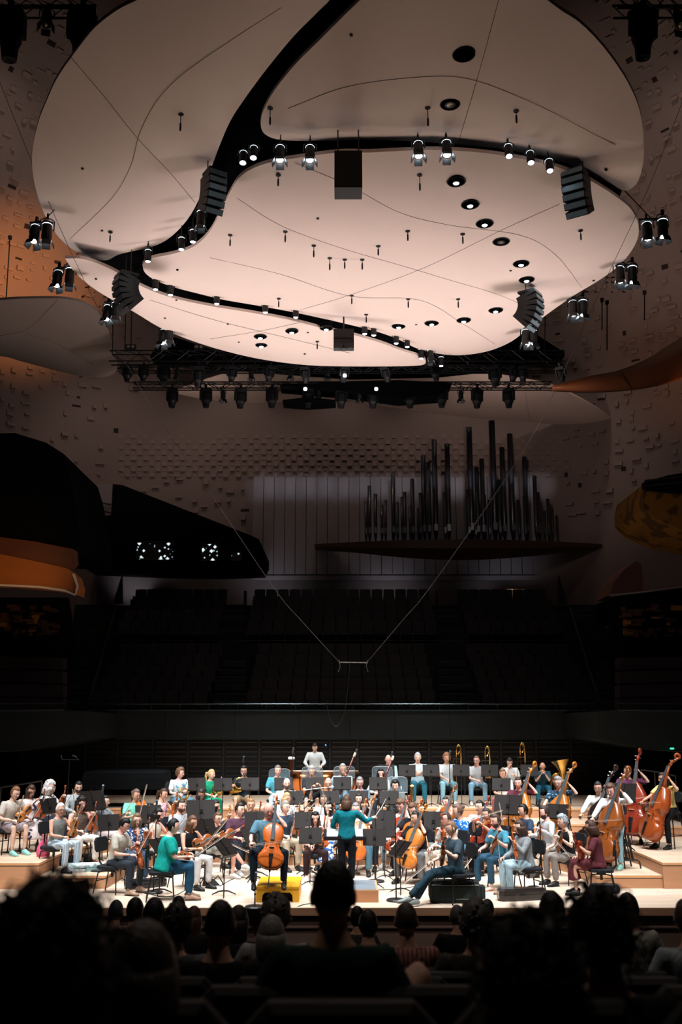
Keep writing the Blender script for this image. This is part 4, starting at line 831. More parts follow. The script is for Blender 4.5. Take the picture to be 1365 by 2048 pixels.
def make_stand(h=1.05, tilt=.42, paper=True):
    """music stand whose desk looks to local +Y (player side); the stalls see its back"""
    r = thing('music_stand', '', 'music stand'); R = rotx(tilt * -1)
    top = np.array([0, 0, h])
    for sx in (-1, 1):
        m = MB(); c = top + R @ np.array([sx * .128, 0, 0]); m.box(c, (.245, .012, .34), R @ rotz(sx * -.06)); m.obj('desk_panel', DESK, r)
    m = MB(); m.box(top + R @ np.array([0, .035, -.17]), (.5, .08, .012), R); m.box(top + R @ np.array([0, -.012, 0]), (.035, .02, .34), R); m.obj('lip', DESK, r)
    if paper:
        for sx in (-1, 1):
            m = MB(); m.box(top + R @ np.array([sx * .112, .018, .005]), (.215, .004, .30), R); m.obj('sheet_music', PAPER, r)
    m = MB(); m.box(top + np.array([0, -.035, -.02]), (.05, .06, .06)); m.tube([(0, -.03, h - .02), (0, 0, h * .55), (0, 0, .06)], [.010, .012, .013], 6); m.obj('pole', BLACKM, r)
    m = MB(); m.lathe([(.02, h * .53), (.02, h * .58)], 8); m.obj('clutch', BLACKM, r)
    for a in (math.pi / 2, math.pi * 7 / 6, math.pi * 11 / 6):
        c, s_ = math.cos(a), math.sin(a); m = MB(); m.tube([(0, 0, .09), (c * .1, s_ * .1, .075), (c * .24, s_ * .24, .012)], [.016, .014, .010], 5); m.obj('leg', BLACKM, r)
    return r
STAND, STAND_LOW = Proto(make_stand(1.05)), Proto(make_stand(.82, .75))
def make_mic(h, boom=False):
    r = thing('microphone_stand', '', 'microphone stand')
    m = MB(); m.lathe([(.17, 0), (.17, .02), (.15, .035), (.03, .04)], 16); m.obj('base', BLACKM, r)
    m = MB(); m.tube([(0, 0, .03), (0, 0, h)], [.013, .010], 6); m.obj('pole', BLACKM, r)
    m = MB(); m.lathe([(.018, h * .5), (.02, h * .52), (.018, h * .56)], 8); m.obj('clutch', BLACKM, r)
    m = MB(); m.tube([(0, 0, h), (0, -.02, h + .06), (.02, -.08, h + .16)], [.012, .02, .024], 6); m.obj('microphone', mat('mic_grey', S(70, 84, 92), .4, .4), r)
    return r
# ---- bowed strings
VARN = [wood('varnish_honey', S(186, 112, 44), .28, (1, 1, .2), 16, .4, .22), wood('varnish_brown', S(140, 74, 30), .28, (1, 1, .2), 16, .4, .25), wood('varnish_black', S(34, 24, 22), .3, (1, 1, .2), 16, .4, .3), wood('varnish_red', S(142, 48, 26), .28, (1, 1, .2), 16, .4, .22), wood('varnish_amber', S(160, 74, 30), .28, (1, 1, .2), 16, .4, .24), wood('varnish_orange', S(196, 96, 36), .26, (1, 1, .2), 14, .5, .22)]
EBONY = mat('ebony', S(22, 20, 20), .35, var=.1); STEELS = mat('string_steel', S(150, 156, 160), .3, .8, var=0); FB = mat('fingerboard', S(78, 86, 92), .3, var=.1)
OUT_V = [(0.0, .0), (.004, .09), (.03, .17), (.09, .245), (.17, .288), (.24, .29), (.31, .262), (.355, .215), (.372, .226), (.40, .19), (.46, .163), (.53, .158), (.59, .178), (.615, .21), (.635, .198), (.69, .222), (.77, .235), (.84, .226), (.91, .185), (.965, .11), (.99, .05), (1.0, 0)]
OUT_B = [(0.0, .0), (.004, .1), (.03, .19), (.09, .265), (.18, .305), (.26, .30), (.33, .262), (.37, .215), (.388, .23), (.42, .19), (.48, .17), (.54, .168), (.59, .185), (.61, .212), (.63, .2), (.69, .212), (.76, .2), (.84, .15), (.92, .095), (.97, .06), (.995, .045), (1.0, 0)]
def make_string(kind, vi):
    L, th, neck, headl = {'violin': (.358, .034, .135, .10), 'viola': (.41, .04, .15, .11), 'cello': (.76, .125, .28, .19), 'bass': (1.12, .20, .42, .30)}[kind]
    nm = {'violin': 'violin', 'viola': 'viola', 'cello': 'cello', 'bass': 'double_bass'}[kind]
    r = thing(nm, '', nm.replace('_', ' ')); V = VARN[vi]; O = OUT_B if kind == 'bass' else OUT_V
    half = [(w * L, v * L) for v, w in O]; loop = half + [(-x, z) for x, z in half[-2:0:-1]]; lp = np.array(loop)
    def ring(y, s_, dz=0): 
        q = lp.copy(); cz = L * .47; q[:, 0] *= s_; q[:, 1] = cz + (q[:, 1] - cz) * (1 - (1 - s_) * .75); return np.c_[q[:, 0], np.full(len(q), y), q[:, 1]]
    ar = .05 * L * (1 if kind in ('violin', 'viola', 'cello') else .7)
    m = MB()
    for rg_ in ([ring(-th / 2 - ar, .35), ring(-th / 2 - ar * .75, .62), ring(-th / 2 - ar * .3, .86), ring(-th / 2, 1.0), ring(-th / 2 + .004, 1.0)], [ring(-th / 2 + .004, .985), ring(th / 2 - .004, .985)], [ring(th / 2 - .004, 1.0), ring(th / 2, 1.0), ring(th / 2 + ar * .3, .86), ring(th / 2 + ar * .8, .5)]): m.loft(rg_[::-1])
    m.obj('body', V, r, True)
    zt = L + neck; k = L / .358
    m = MB(); m.tube([(0, -th * .2, L * .96), (0, -th * .45, L + neck * .5), (0, -th * .5, zt)], [(.02 * k ** .75, .03 * k ** .7), (.013 * k ** .7, .014 * k ** .7), (.012 * k ** .7, .012 * k ** .7)], 8, up=(0, 1, 0))
    a = np.linspace(0, 5.2, 14); hs = headl * .24
    pts = [(0, -th * .5, zt), (0, -th * .35, zt + headl * .35), (0, -th * .1 + headl * .08, zt + headl * .65)]
    cen = np.array([0, -hs * .5 + headl * .05, zt + headl * .8])
    spir = [cen + np.array([0, math.cos(t) * hs * (1 - t / 7), math.sin(t) * hs * (1 - t / 7)]) for t in a]
    m.tube(pts + spir, [.013 * k ** .72, .014 * k ** .72, .011 * k ** .72] + list(np.linspace(.013, .008, 14) * k ** .72), 7); nk = m.obj('neck', V, r, True)
    m = MB()
    for i, sx in enumerate((-1, 1, -1, 1)): z_ = zt + headl * (.14 + .13 * i); m.tube([(0, -th * .4, z_), (sx * .035 * k ** .6, -th * .4, z_)], [.003 * k ** .7, .006 * k ** .7], 5)
    m.obj('peg_set', EBONY if kind != 'bass' else CHROME, nk)
    f0 = L * .60; yf = -th / 2 - ar * 1.25
    m = MB(); m.tube([(0, yf - .006 * k ** .7, f0), (0, -th * .5 - .014 * k ** .7, zt)], [(.021 * k ** .72, .004 * k ** .7), (.012 * k ** .72, .004 * k ** .7)], 8, up=(0, 1, 0)); m.obj('fingerboard', FB if kind != 'violin' else EBONY, r)
    m = MB(); m.tube([(0, yf + ar * .45, L * .02), (0, yf + ar * .05, L * .12), (0, yf - .003, L * .30)], [(.007 * k ** .8, .004), (.013 * k ** .8, .005), (.021 * k ** .8, .006)], 8, up=(0, 1, 0)); m.obj('tailpiece', EBONY, r)
    m = MB(); bw = .024 * k ** .85; m.loft([np.array([(-bw, yf + .02, L * .435), (bw, yf + .02, L * .435), (bw, yf + .02, L * .45), (-bw, yf + .02, L * .45)]), np.array([(-bw * .8, yf - .012 * k ** .7, L * .438), (bw * .8, yf - .012 * k ** .7, L * .438), (bw * .8, yf - .012 * k ** .7, L * .447), (-bw * .8, yf - .012 * k ** .7, L * .447)])]); m.obj('bridge', mat('bridge_maple', S(216, 178, 128), .5), r)
    m = MB()
    for i in range(4):
        x = (i - 1.5) * .009 * k ** .75; m.tube([(x, yf - .006, L * .28), (x, yf - .014 * k ** .7, L * .442), (x * .6, -th * .5 - .02 * k ** .7, zt)], .0009 * k ** .6, 3)
    m.obj('string_set', STEELS, r)
    for sx in (-1, 1):
        m = MB(); zz = L * np.array([.345, .37, .44, .50, .525]); xx = sx * L * np.array([.115, .135, .118, .098, .08]); yy = [-th / 2 - ar * (.62 - .1 * i % 2) for i in range(5)]
        m.tube(np.c_[xx, np.full(5, -th / 2 - ar * .72), zz], np.array([.008, .005, .007, .005, .008]) * L * 1.6, 5, flat=.6); m.obj('f_hole', EBONY, r)
    if kind in ('violin', 'viola'):
        m = MB(); m.ell((-L * .13, -th / 2 - ar * .8, L * .06), (L * .1, .012, L * .06), 8, 5); m.obj('chin_rest', EBONY, r)
    else:
        ep = .30 if kind == 'cello' else .16
        m = MB(); m.tube([(0, 0, .01), (0, 0, -ep)], [.009 if kind == 'cello' else .014] * 2, 6); m.lathe([(.02, .01), (.016, -.04)], 8); m.obj('endpin', CHROME, r)
    return r
STR = {}
def get_string(kind, vi):
    if (kind, vi) not in STR: STR[(kind, vi)] = Proto(make_string(kind, vi))
    return STR[(kind, vi)]
def make_bow(L=.74):
    r = thing('bow', '', 'bow')      # along +Z from the frog
    m = MB(); m.tube([(0, 0, 0), (0, .006, L * .5), (0, 0, L - .02), (0, -.02, L)], [.0055, .005, .0045, .005], 5); m.obj('stick', wood('bow_wood', S(150, 112, 84), .4, (1, 1, .2), 10, .2, .1), r)
    m = MB(); m.box((0, -.017, L * .5 + .03), (.013, .004, L - .08)); m.obj('hair', mat('bow_hair', S(235, 232, 225), .6, var=.02), r)
    m = MB(); m.box((0, -.012, .06), (.014, .024, .05)); m.obj('frog', EBONY, r); return r
BOW = Proto(make_bow())
# ---- winds
BRASS = mat('brass', S(222, 178, 96), .22, 1.0, var=.1, scale=10); SILVER = mat('silver', S(210, 214, 218), .2, 1.0, var=.05); BLACKWOOD = mat('grenadilla', S(24, 22, 24), .3, var=.1); MAPLERED = wood('bassoon_red', S(88, 26, 20), .3, (1, 1, .3), 12, .5, .2)
def bell(m, P, R, n=14): m.tube(P, R, n, cap=False)
def make_horn():
    r = thing('french_horn', '', 'horn'); a = np.linspace(0, 2 * math.pi * 2.2, 44)
    m = MB(); m.tube(np.c_[np.cos(a) * (.13 - .006 * a / 6), .03 * np.sin(a * .5), np.sin(a) * (.13 - .006 * a / 6)], np.linspace(.006, .018, 44), 7); m.obj('coil', BRASS, r, True)
    m = MB(); bell(m, np.array([(.12, 0, 0), (.13, .02, -.08), (.08, .05, -.16), (0, .08, -.2), (-.08, .1, -.2), (-.14, .11, -.19)]), [.018, .022, .03, .045, .085, .155]); m.obj('bell', BRASS, r, True)
    m = MB()
    for i in range(3): m.lathe([(.022, -.03), (.022, .03)], 8, (-.045 + .045 * i, 0, .02), rotx(math.pi / 2))
    m.obj('valve_set', SILVER, r); m = MB(); m.tube([(.1, 0, .09), (.02, -.06, .2), (-.03, -.1, .27)], [.006, .006, .011], 6); m.obj('mouthpipe', SILVER, r); return r
def make_trombone():
    r = thing('trombone', '', 'trombone')          # slide along +Z, bell pointing down
    m = MB(); m.tube([(-.04, 0, -.45), (-.04, 0, .3)], .007, 6); m.tube([(.04, 0, -.45), (.04, 0, .3)], .007, 6); m.tube([(-.04, 0, -.45), (-.03, 0, -.475), (0, 0, -.485), (.03, 0, -.475), (.04, 0, -.45)], .008, 6); m.obj('slide', BRASS, r)
    m = MB(); m.tube([(.04, 0, .3), (.04, 0, .52), (.06, 0, .58), (.1, 0, .60), (.14, 0, .58), (.16, 0, .52), (.16, 0, .1)], [.008, .009, .010, .011, .012, .013, .016], 7); m.obj('tuning_slide', BRASS, r, True)
    m = MB(); bell(m, np.array([(.16, 0, .1), (.16, 0, 0), (.16, 0, -.1), (.16, 0, -.16), (.16, 0, -.19)]), [.016, .022, .038, .07, .115]); m.obj('bell', BRASS, r, True)
    m = MB(); m.tube([(-.04, 0, .25), (.16, 0, .25)], .006, 5); m.tube([(-.04, 0, 0), (.04, 0, 0)], .006, 5); m.obj('brace', SILVER, r)
    m = MB(); m.tube([(.04, .03, .5), (.07, .05, .56), (.12, .05, .56), (.14, .03, .48), (.1, .03, .35), (.05, .03, .4)], .009, 6); m.obj('valve_loop', BRASS, r, True); return r
def make_tuba():
    r = thing('tuba', '', 'tuba')                  # bell up
    m = MB(); a = np.linspace(math.pi * .5, math.pi * 2.35, 22); m.tube(np.c_[np.cos(a) * .19, np.zeros(22), .32 + np.sin(a) * .30], np.linspace(.03, .075, 22), 9); m.obj('bow_tube', BRASS, r, True)
    m = MB(); bell(m, np.array([(.13, 0, .45), (.12, 0, .6), (.1, 0, .74), (.08, 0, .84), (.07, 0, .90)]), [.075, .09, .12, .17, .22]); m.obj('bell', BRASS, r, True)
    m = MB()
    for i in range(4): m.tube([(-.1 + .045 * i, -.09, .2), (-.1 + .045 * i, -.09, .45)], .02, 7)
    m.obj('valve_set', SILVER, r); m = MB()
    for i in range(3): a = np.linspace(0, 2 * math.pi, 13); m.tube(np.c_[-.02 + np.cos(a) * .09, np.full(13, -.07 - .02 * i), .3 + np.sin(a) * (.1 + .03 * i)], .011, 5)
    m.obj('branch_tubing', BRASS, r, True); return r
def make_bassoon():
    r = thing('bassoon', '', 'bassoon')
    m = MB(); m.tube([(0, 0, -.55), (0, 0, .0), (0, 0, .68)], [.034, .028, .022], 9); m.tube([(.04, 0, -.5), (.04, 0, .15)], [.026, .018], 8); m.obj('body', MAPLERED, r, True)
    m = MB(); m.lathe([(.027, .66), (.03, .70), (.028, .76), (.02, .76)], 12); m.obj('bell_ring', mat('ivory', S(232, 222, 196), .5), r)
    m = MB(); m.tube([(.04, 0, .15), (.05, -.02, .22), (.07, .06, .25), (.06, .14, .2)], [.006, .005, .004, .003], 6); m.obj('bocal', SILVER, r, True)
    m = MB()
    for i in range(9): m.lathe([(.013, 0), (.013, .012)], 6, (.0, -.03, -.45 + i * .11), rotx(math.pi / 2))
    m.obj('key_set', SILVER, r); return r
def make_clarinet():
    r = thing('clarinet', '', 'clarinet')          # mouthpiece at origin, body along -Z
    m = MB(); m.tube([(0, 0, 0), (0, 0, -.08), (0, 0, -.55), (0, 0, -.62), (0, 0, -.66)], [.006, .013, .014, .02, .034], 9); m.obj('body', BLACKWOOD, r, True)
    m = MB()
    for i in range(8): m.lathe([(.010, .012), (.010, .018)], 6, (0, 0, -.13 - i * .055), rotx(math.pi / 2))
    m.tube([(.012, -.012, -.12), (.012, -.012, -.52)], .003, 4); m.obj('key_set', SILVER, r)
    m = MB(); m.lathe([(.0155, -.08), (.0155, -.09)], 9); m.lathe([(.036, -.655), (.036, -.662)], 10); m.obj('ring_set', SILVER, r); return r
def make_flute():
    r = thing('flute', '', 'flute'); m = MB(); m.tube([(0, 0, -.12), (0, 0, .55)], .0105, 8); m.obj('tube', SILVER, r)
    m = MB(); m.ell((0, -.011, 0), (.012, .005, .014), 7, 4); m.obj('lip_plate', SILVER, r); m = MB()
    for i in range(10): m.lathe([(.009, .010), (.009, .016)], 6, (0, 0, .12 + i * .035), rotx(math.pi / 2))
    m.obj('key_set', SILVER, r); return r
def make_trumpet():
    r = thing('trumpet', '', 'trumpet'); m = MB(); m.tube([(0, 0, -.2), (0, 0, .18), (0, -.03, .22), (0, -.08, .22), (0, -.1, .18), (0, -.1, -.1), (0, -.07, -.14), (0, -.02, -.14), (0, 0, -.1)], .006, 6); m.obj('tubing', BRASS, r, True)
    m = MB(); bell(m, np.array([(0, -.1, .1), (0, -.1, .2), (0, -.1, .26), (0, -.1, .29)]), [.007, .014, .03, .06]); m.obj('bell', BRASS, r, True)
    m = MB()
    for i in range(3): m.lathe([(.01, -.13), (.01, .02)], 7, (0, 0, -.03 + i * .028), rotx(math.pi / 2))
    m.obj('valve_set', SILVER, r); return r
WIND = {k: Proto(f()) for k, f in (('horn', make_horn), ('trombone', make_trombone), ('tuba', make_tuba), ('bassoon', make_bassoon), ('clarinet', make_clarinet), ('flute', make_flute))}
COPPER = mat('copper', S(214, 132, 76), .3, 1.0, var=.12, scale=5)
def make_timpani():
    r = thing('timpani', '', 'timpani')
    m = MB(); m.lathe([(.04, .18), (.18, .22), (.30, .40), (.345, .62), (.35, .78)], 22); m.obj('bowl', COPPER, r, True)
    m = MB(); m.lathe([(.37, .77), (.38, .79), (.38, .81), (.365, .82)], 22); m.obj('counterhoop', mat('hoop_steel', S(120, 84, 60), .35, .7), r)
    m = MB(); m.lathe([(.364, .818), (.36, .822), (.01, .822)], 22); m.obj('drum_head', mat('drum_skin', S(214, 190, 168), .6), r)
    for i in range(6):
        a = i * math.pi / 3; c, s_ = math.cos(a), math.sin(a); m = MB(); m.tube([(c * .375, s_ * .375, .8), (c * .36, s_ * .36, .5), (c * .2, s_ * .2, .22)], .012, 5); m.obj('strut', BLACKM, r)
    for i in range(4):
        a = i * math.pi / 2 + .4; c, s_ = math.cos(a), math.sin(a); m = MB(); m.tube([(c * .1, s_ * .1, .2), (c * .3, s_ * .3, .03)], .016, 5); m.ell((c * .3, s_ * .3, .03), (.03, .03, .03), 6, 4); m.obj('leg', BLACKM, r)
    return r
TIMP = Proto(make_timpani())
# ---------------------------------------------------------------- musicians, read off the photograph: head centre (px), riser, facing (0 = to the stalls, + = to the right of the picture)
# id, px, py, riser, facing, scale, who, top(kind,colour), bottom(kind,colour), hair(style,colour), instrument, pose, extra
NV = S(38, 50, 66); JE = S(88, 128, 150); LJ = S(165, 192, 205); WH = S(225, 228, 228); GR = S(170, 176, 180); BK = S(20, 21, 24)
BR = S(62, 42, 32); DK = S(26, 22, 22); GY = S(150, 150, 150); WT = S(215, 215, 215); BL = S(190, 150, 100); LB = S(120, 80, 52)
PEOPLE = [
('L1', 31, 1586, 2, 50, 1.0, 'beige t-shirt and grey shorts', ('tee', S(196, 188, 178)), ('shorts', S(150, 140, 145)), ('short', LB), 'violin', 'rest', dict(lean=14, hp=12, shoe='mint')),
('L2', 62, 1582, 2, 40, .97, 'white dress with navy brush marks', ('tee', 'P_brush'), ('dress', 'P_brush'), ('long', BR), 'violin', 'upright', dict(lean=6, hp=22, glasses=1, shoe='brown')),
('L3', 100, 1575, 2, 72, .97, 'white floral blouse under grey curls', ('tee', 'P_navyfl'), ('pants', S(40, 44, 60)), ('curlbob', S(200, 198, 196)), 'violin', 'upright', dict(lean=6)),
('L4', 157, 1574, 2, 25, 1.03, 'pale grey sweatshirt with a full beard', ('long', S(170, 178, 182)), ('pants', JE), ('short', DK), 'violin', 'rest', dict(lean=8, hp=14, beard=DK)),
('L5', 121, 1619, 1, 62, .97, 'grey vest and striped pale trousers', ('vest', S(120, 124, 122)), ('pants', 'P_pale'), ('short', WT), 'violin', 'upright', dict(lean=4, hy=-25, glasses=1)),
('L6', 163, 1608, 1, 45, 1.0, 'brown tank top and white trousers', ('vest', S(98, 86, 78)), ('pants', S(224, 220, 214)), ('curlbob', DK), 'violin', 'upright', dict(shoe='brown')),
('L7', 210, 1603, 1, 72, .95, 'light grey t-shirt with a dark ponytail', ('tee', S(160, 172, 184)), ('pants', S(190, 176, 178)), ('pony', DK), 'violin', 'low', dict(lean=2)),
('L8', 272, 1590, 2, 25, .97, 'mint green top', ('tee', S(118, 200, 178)), ('pants', NV), ('bun', S(98, 80, 72)), 'violin', 'playup', dict(hp=12, hy=25)),
('L9', 249, 1650, 0, 72, 1.0, 'beige shirt and slate trousers', ('tee', S(186, 180, 168)), ('pants', S(46, 52, 60)), ('short', S(15, 13, 14)), 'viola', 'down', dict(lean=12, hp=25, shoe='tan')),
('L10', 274, 1640, 0, 25, .95, 'navy floral blouse with hand at chin', ('tee', 'P_navy2'), ('pants', S(52, 70, 92)), ('bob', S(110, 84, 62)), 'violin', 'chin', dict(lean=8, glasses=1)),
('L11', 327, 1588, 1, 62, .95, 'pink floral dress', ('vest', 'P_pinkfl'), ('dress', 'P_pinkfl'), ('pony', BR), 'violin', 'upright', dict(hp=10)),
('L12', 316, 1629, 0, 72, .97, 'pale beige sleeveless top and dark bob', ('vest', S(190, 182, 170)), ('pants', S(205, 200, 192)), ('bob', S(18, 16, 17)), 'violin', 'upright', dict(hp=15)),
('L13', 347, 1653, 0, 100, 1.03, 'teal t-shirt and blue jeans with a low bun', ('tee', S(22, 158, 148)), ('pants', S(30, 72, 98)), ('bun', S(16, 15, 17)), 'viola', 'lap', dict(lean=8, fat=1.35, shoe='tan')),
('L14', 385, 1645, 0, 55, .97, 'black tank top and white trousers with long hair', ('vest', BK), ('pants', S(200, 198, 200)), ('long', S(92, 62, 44)), 'viola', 'low', dict(hp=8)),
('L15', 363, 1611, 0, 40, 1.0, 'pale grey t-shirt and trimmed beard', ('tee', S(165, 172, 178)), ('pants', LJ), ('short', BR), 'violin', 'rest', dict(beard=BR)),
('L16', 402, 1590, 1, 25, .97, 'white t-shirt and dark wavy hair', ('tee', WH), ('pants', JE), ('wavy', S(40, 36, 36)), 'violin', 'upright', dict(hp=12, glasses=1)),
('L17', 431, 1613, 0, 68, .95, 'grey cardigan and dark fringe', ('long', S(180, 178, 176)), ('pants', LJ), ('bob', S(18, 16, 18)), 'violin', 'upright', {}),
('L18', 436, 1637, 0, 62, .95, 'black blazer and pale shorts with crossed legs', ('long', S(24, 28, 30)), ('shorts', S(180, 180, 172)), ('pony', S(88, 60, 44)), 'viola', 'low', dict(lean=10, hy=-25, glasses=1, cross=1, shoe='white')),
('L19', 480, 1618, 0, 30, 1.04, 'plum t-shirt and dark jeans', ('tee', S(78, 50, 66)), ('pants', S(38, 46, 54)), ('short', S(36, 28, 26)), 'viola', 'rest', dict(hy=20, shoe='white')),
('L20', 502, 1606, 1, 8, .96, 'black blouse and tied fair hair', ('tee', S(24, 24, 30)), ('pants', BK), ('bun', S(138, 98, 66)), 'viola', 'upright', {}),
('H1', 361, 1546, 3, 35, 1.0, 'blue-printed white t-shirt with a horn', ('tee', 'P_blueprint'), ('pants', JE), ('curl', S(104, 76, 56)), 'horn', 'horn', dict(hy=35)),
('H2', 423, 1549, 3, 25, .98, 'green top and long green skirt', ('tee', S(24, 140, 104)), ('skirt', S(22, 138, 108)), ('ponyfair', S(196, 160, 112)), 'horn', 'lapboth', dict(hy=40)),
('H3', 488, 1542, 3, 0, 1.02, 'navy t-shirt and khaki shorts with a horn', ('tee', S(30, 44, 58)), ('shorts', S(150, 128, 100)), ('short', S(30, 26, 26)), 'horn', 'hornplay', dict(glasses=1, beard=S(120, 116, 112))),
('B1', 556, 1541, 3, 12, 1.02, 'bright teal t-shirt and pale jeans', ('tee', S(70, 146, 162)), ('pants', S(170, 185, 200)), ('short', S(108, 100, 94)), 'none', 'lapright', {}),
('B2', 624, 1543, 3, 2, 1.0, 'dark t-shirt and black shorts with a clarinet', ('tee', S(34, 38, 44)), ('shorts', BK), ('curl', GY), 'clarinet', 'clarinet', dict(glasses=1)),
('B3', 686, 1538, 3, 5, 1.02, 'pale blue shirt with a grey beard', ('long', S(160, 184, 198)), ('pants', JE), ('short', S(150, 148, 150)), 'bassoon', 'bassoon', dict(beard=S(120, 118, 120))),
('B4', 762, 1547, 3, 3, .95, 'cream blouse with a dark bob', ('long', S(205, 208, 204)), ('pants', NV), ('bob', S(22, 18, 18)), 'bassoon', 'bassoon', {}),
('C1', 574, 1567, 2, 12, 1.0, 'off-white t-shirt with a bald crown', ('tee', S(190, 196, 194)), ('pants', BK), ('fringe', S(60, 50, 46)), 'flute', 'flutelap', dict(beard=S(84, 72, 66))),
('C2', 657, 1567, 2, 0, 1.0, 'black v-neck with cropped grey hair', ('tee', S(24, 26, 30)), ('pants', BK), ('buzz', S(160, 158, 156)), 'flute', 'flute', dict(glasses=1)),
('C3', 720, 1565, 2, 0, 1.0, 'slate blue shirt with an oboe', ('tee', S(92, 112, 128)), ('pants', NV), ('short', S(120, 120, 122)), 'clarinet', 'clarinet', dict(hp=12, glasses=1)),
('C4', 791, 1571, 2, -8, 1.0, 'dark grey shirt with dark curls', ('tee', S(84, 90, 88)), ('pants', BK), ('curl', S(24, 22, 22)), 'clarinet', 'clarinet', dict(hp=10)),
('C5', 1006, 1547, 3, -22, .98, 'plain white t-shirt and pink trousers', ('tee', WH), ('pants', S(176, 106, 112)), ('short', S(110, 82, 62)), 'none', 'lapboth', dict(hp=14)),
('S1', 537, 1621, 'Y', 8, 1.06, 'steel blue shirt with a bald head', ('tee', S(86, 124, 142)), ('pants', S(22, 32, 42)), ('fringe', S(120, 92, 74)), 'cello', 'cello', dict(hp=14, hy=12, shoe='black')),
('S2', 571, 1613, 0, 32, 1.0, 'navy v-neck and khaki trousers', ('tee', S(48, 60, 74)), ('pants', S(170, 156, 136)), ('short', S(128, 122, 118)), 'viola', 'upright', dict(hy=10)),
('S3', 574, 1597, 1, 38, .95, 'white print blouse with a blond fringe', ('tee', 'P_greyfl'), ('pants', WH), ('bob', S(176, 140, 100)), 'violin', 'rest', {}),
('S5', 631, 1636, 0, 4, .95, 'dark sleeveless top and long black hair', ('vest', S(34, 24, 24)), ('pants', S(44, 28, 30)), ('long', S(14, 12, 13)), 'violin', 'upright', dict(hp=10, shoe='white')),
('S6', 657, 1615, 0, -14, .96, 'white blouse and blue floral skirt', ('tee', S(226, 220, 222)), ('skirt', 'P_blueskirt'), ('long', S(22, 18, 18)), 'viola', 'chin', {}),
('S7', 648, 1600, 1, -4, .95, 'pale grey top with hair pinned up', ('tee', S(180, 184, 188)), ('pants', NV), ('bun', S(84, 72, 66)), 'violin', 'rest', {}),
('S8', 712, 1619, 0, -2, 1.0, 'white shirt behind the conductor', ('tee', S(210, 208, 208)), ('pants', JE), ('short', S(120, 116, 114)), 'cello', 'cello', dict(glasses=1)),
('S9', 718, 1598, 1, -5, 1.0, 'dusky shirt and swept dark hair', ('tee', S(110, 70, 70)), ('pants', BK), ('short', S(42, 34, 32)), 'none', 'lapboth', {}),
('S10', 730, 1611, 1, -10, .96, 'black top with long dark hair in the cellos', ('tee', S(26, 26, 32)), ('pants', NV), ('long', S(30, 24, 24)), 'cello', 'cello', {}),
('S11', 802, 1607, 0, -25, .97, 'cream shirt and brown curls bowed over a cello', ('long', S(205, 200, 185)), ('pants', LJ), ('curl', S(96, 70, 52)), 'cello', 'cello', dict(hp=25, shoe='white')),
('S12', 826, 1613, 1, -30, .97, 'black top and wavy brown hair', ('tee', S(26, 26, 30)), ('pants', BK), ('wavy', S(92, 64, 48)), 'cello', 'cello', dict(hp=22)),
('S13', 832, 1636, 0, -32, .97, 'black t-shirt and grey trousers with a cello', ('tee', S(24, 26, 30)), ('pants', S(96, 98, 102)), ('pony', S(22, 20, 22)), 'cello', 'cello', dict(hy=-25, shoe='black')),
('S14', 892, 1637, 0, -55, 1.0, 'oatmeal t-shirt and beige trousers', ('tee', S(180, 172, 166)), ('pants', S(190, 178, 166)), ('short', S(70, 54, 46)), 'viola', 'upright', dict(glasses=1)),
('S15', 903, 1657, 0, -72, 1.06, 'slate t-shirt with legs stretched out', ('tee', S(60, 76, 86)), ('pants', S(36, 58, 70)), ('buzz', S(130, 92, 68)), 'viola', 'rest', dict(lean=4, hp=16, stretch=1, shoe='canvas')),
('S16', 916, 1622, 0, -62, .96, 'bright blue floral blouse', ('tee', 'P_bluefl'), ('pants', JE), ('bunmess', S(96, 72, 60)), 'none', 'lapboth', dict(hy=-20)),
('S17', 892, 1604, 1, -25, .96, 'white top and parted dark hair with a cello', ('tee', S(214, 216, 216)), ('pants', LJ), ('pony', S(34, 26, 24)), 'cello', 'cello', {}),
('S18', 960, 1611, 1, -25, .96, 'pale t-shirt behind a red-brown cello', ('tee', S(216, 218, 220)), ('pants', LJ), ('pony', S(30, 24, 24)), 'cello', 'cello', dict(hy=-20)),
('S19', 974, 1629, 0, -60, .95, 'coral top with a raised viola', ('tee', S(206, 98, 84)), ('pants', BK), ('bun', S(44, 36, 34)), 'viola', 'play', {}),
('S20', 992, 1642, 0, -58, 1.03, 'sky blue t-shirt and jeans with bare feet', ('tee', S(66, 132, 156)), ('pants', S(44, 76, 98)), ('short', S(66, 50, 42)), 'violin', 'rest', dict(beard=S(70, 52, 44), barefoot=1, hp=6)),
('S21', 1040, 1655, 0, -72, .97, 'grey draped shawl and pale jeans', ('long', S(132, 138, 142)), ('pants', LJ), ('bob', S(70, 52, 46)), 'violin', 'upright', dict(fat=1.1, shoe='tan')),
('S22', 1047, 1621, 0, -74, 1.0, 'navy t-shirt and short black hair', ('tee', S(44, 58, 78)), ('pants', NV), ('short', S(15, 13, 14)), 'violin', 'low', {}),
('S23', 1089, 1625, 0, -76, 1.02, 'pale grey shirt and bearded face', ('long', S(176, 180, 184)), ('pants', S(200, 192, 184)), ('short', S(48, 38, 36)), 'violin', 'low', dict(beard=S(48, 38, 34))),
('S24', 1125, 1643, 0, -66, .96, 'black sleeveless top and silver hair', ('vest', S(26, 26, 28)), ('pants', S(134, 126, 122)), ('curl', S(146, 156, 162)), 'violin', 'rest', dict(hp=6)),
('S25', 1182, 1655, 0, -105, .98, 'maroon dress with a brown bob', ('tee', S(92, 44, 52)), ('dress', S(98, 46, 54)), ('bob', S(70, 48, 38)), 'viola', 'rest', dict(hy=-8)),
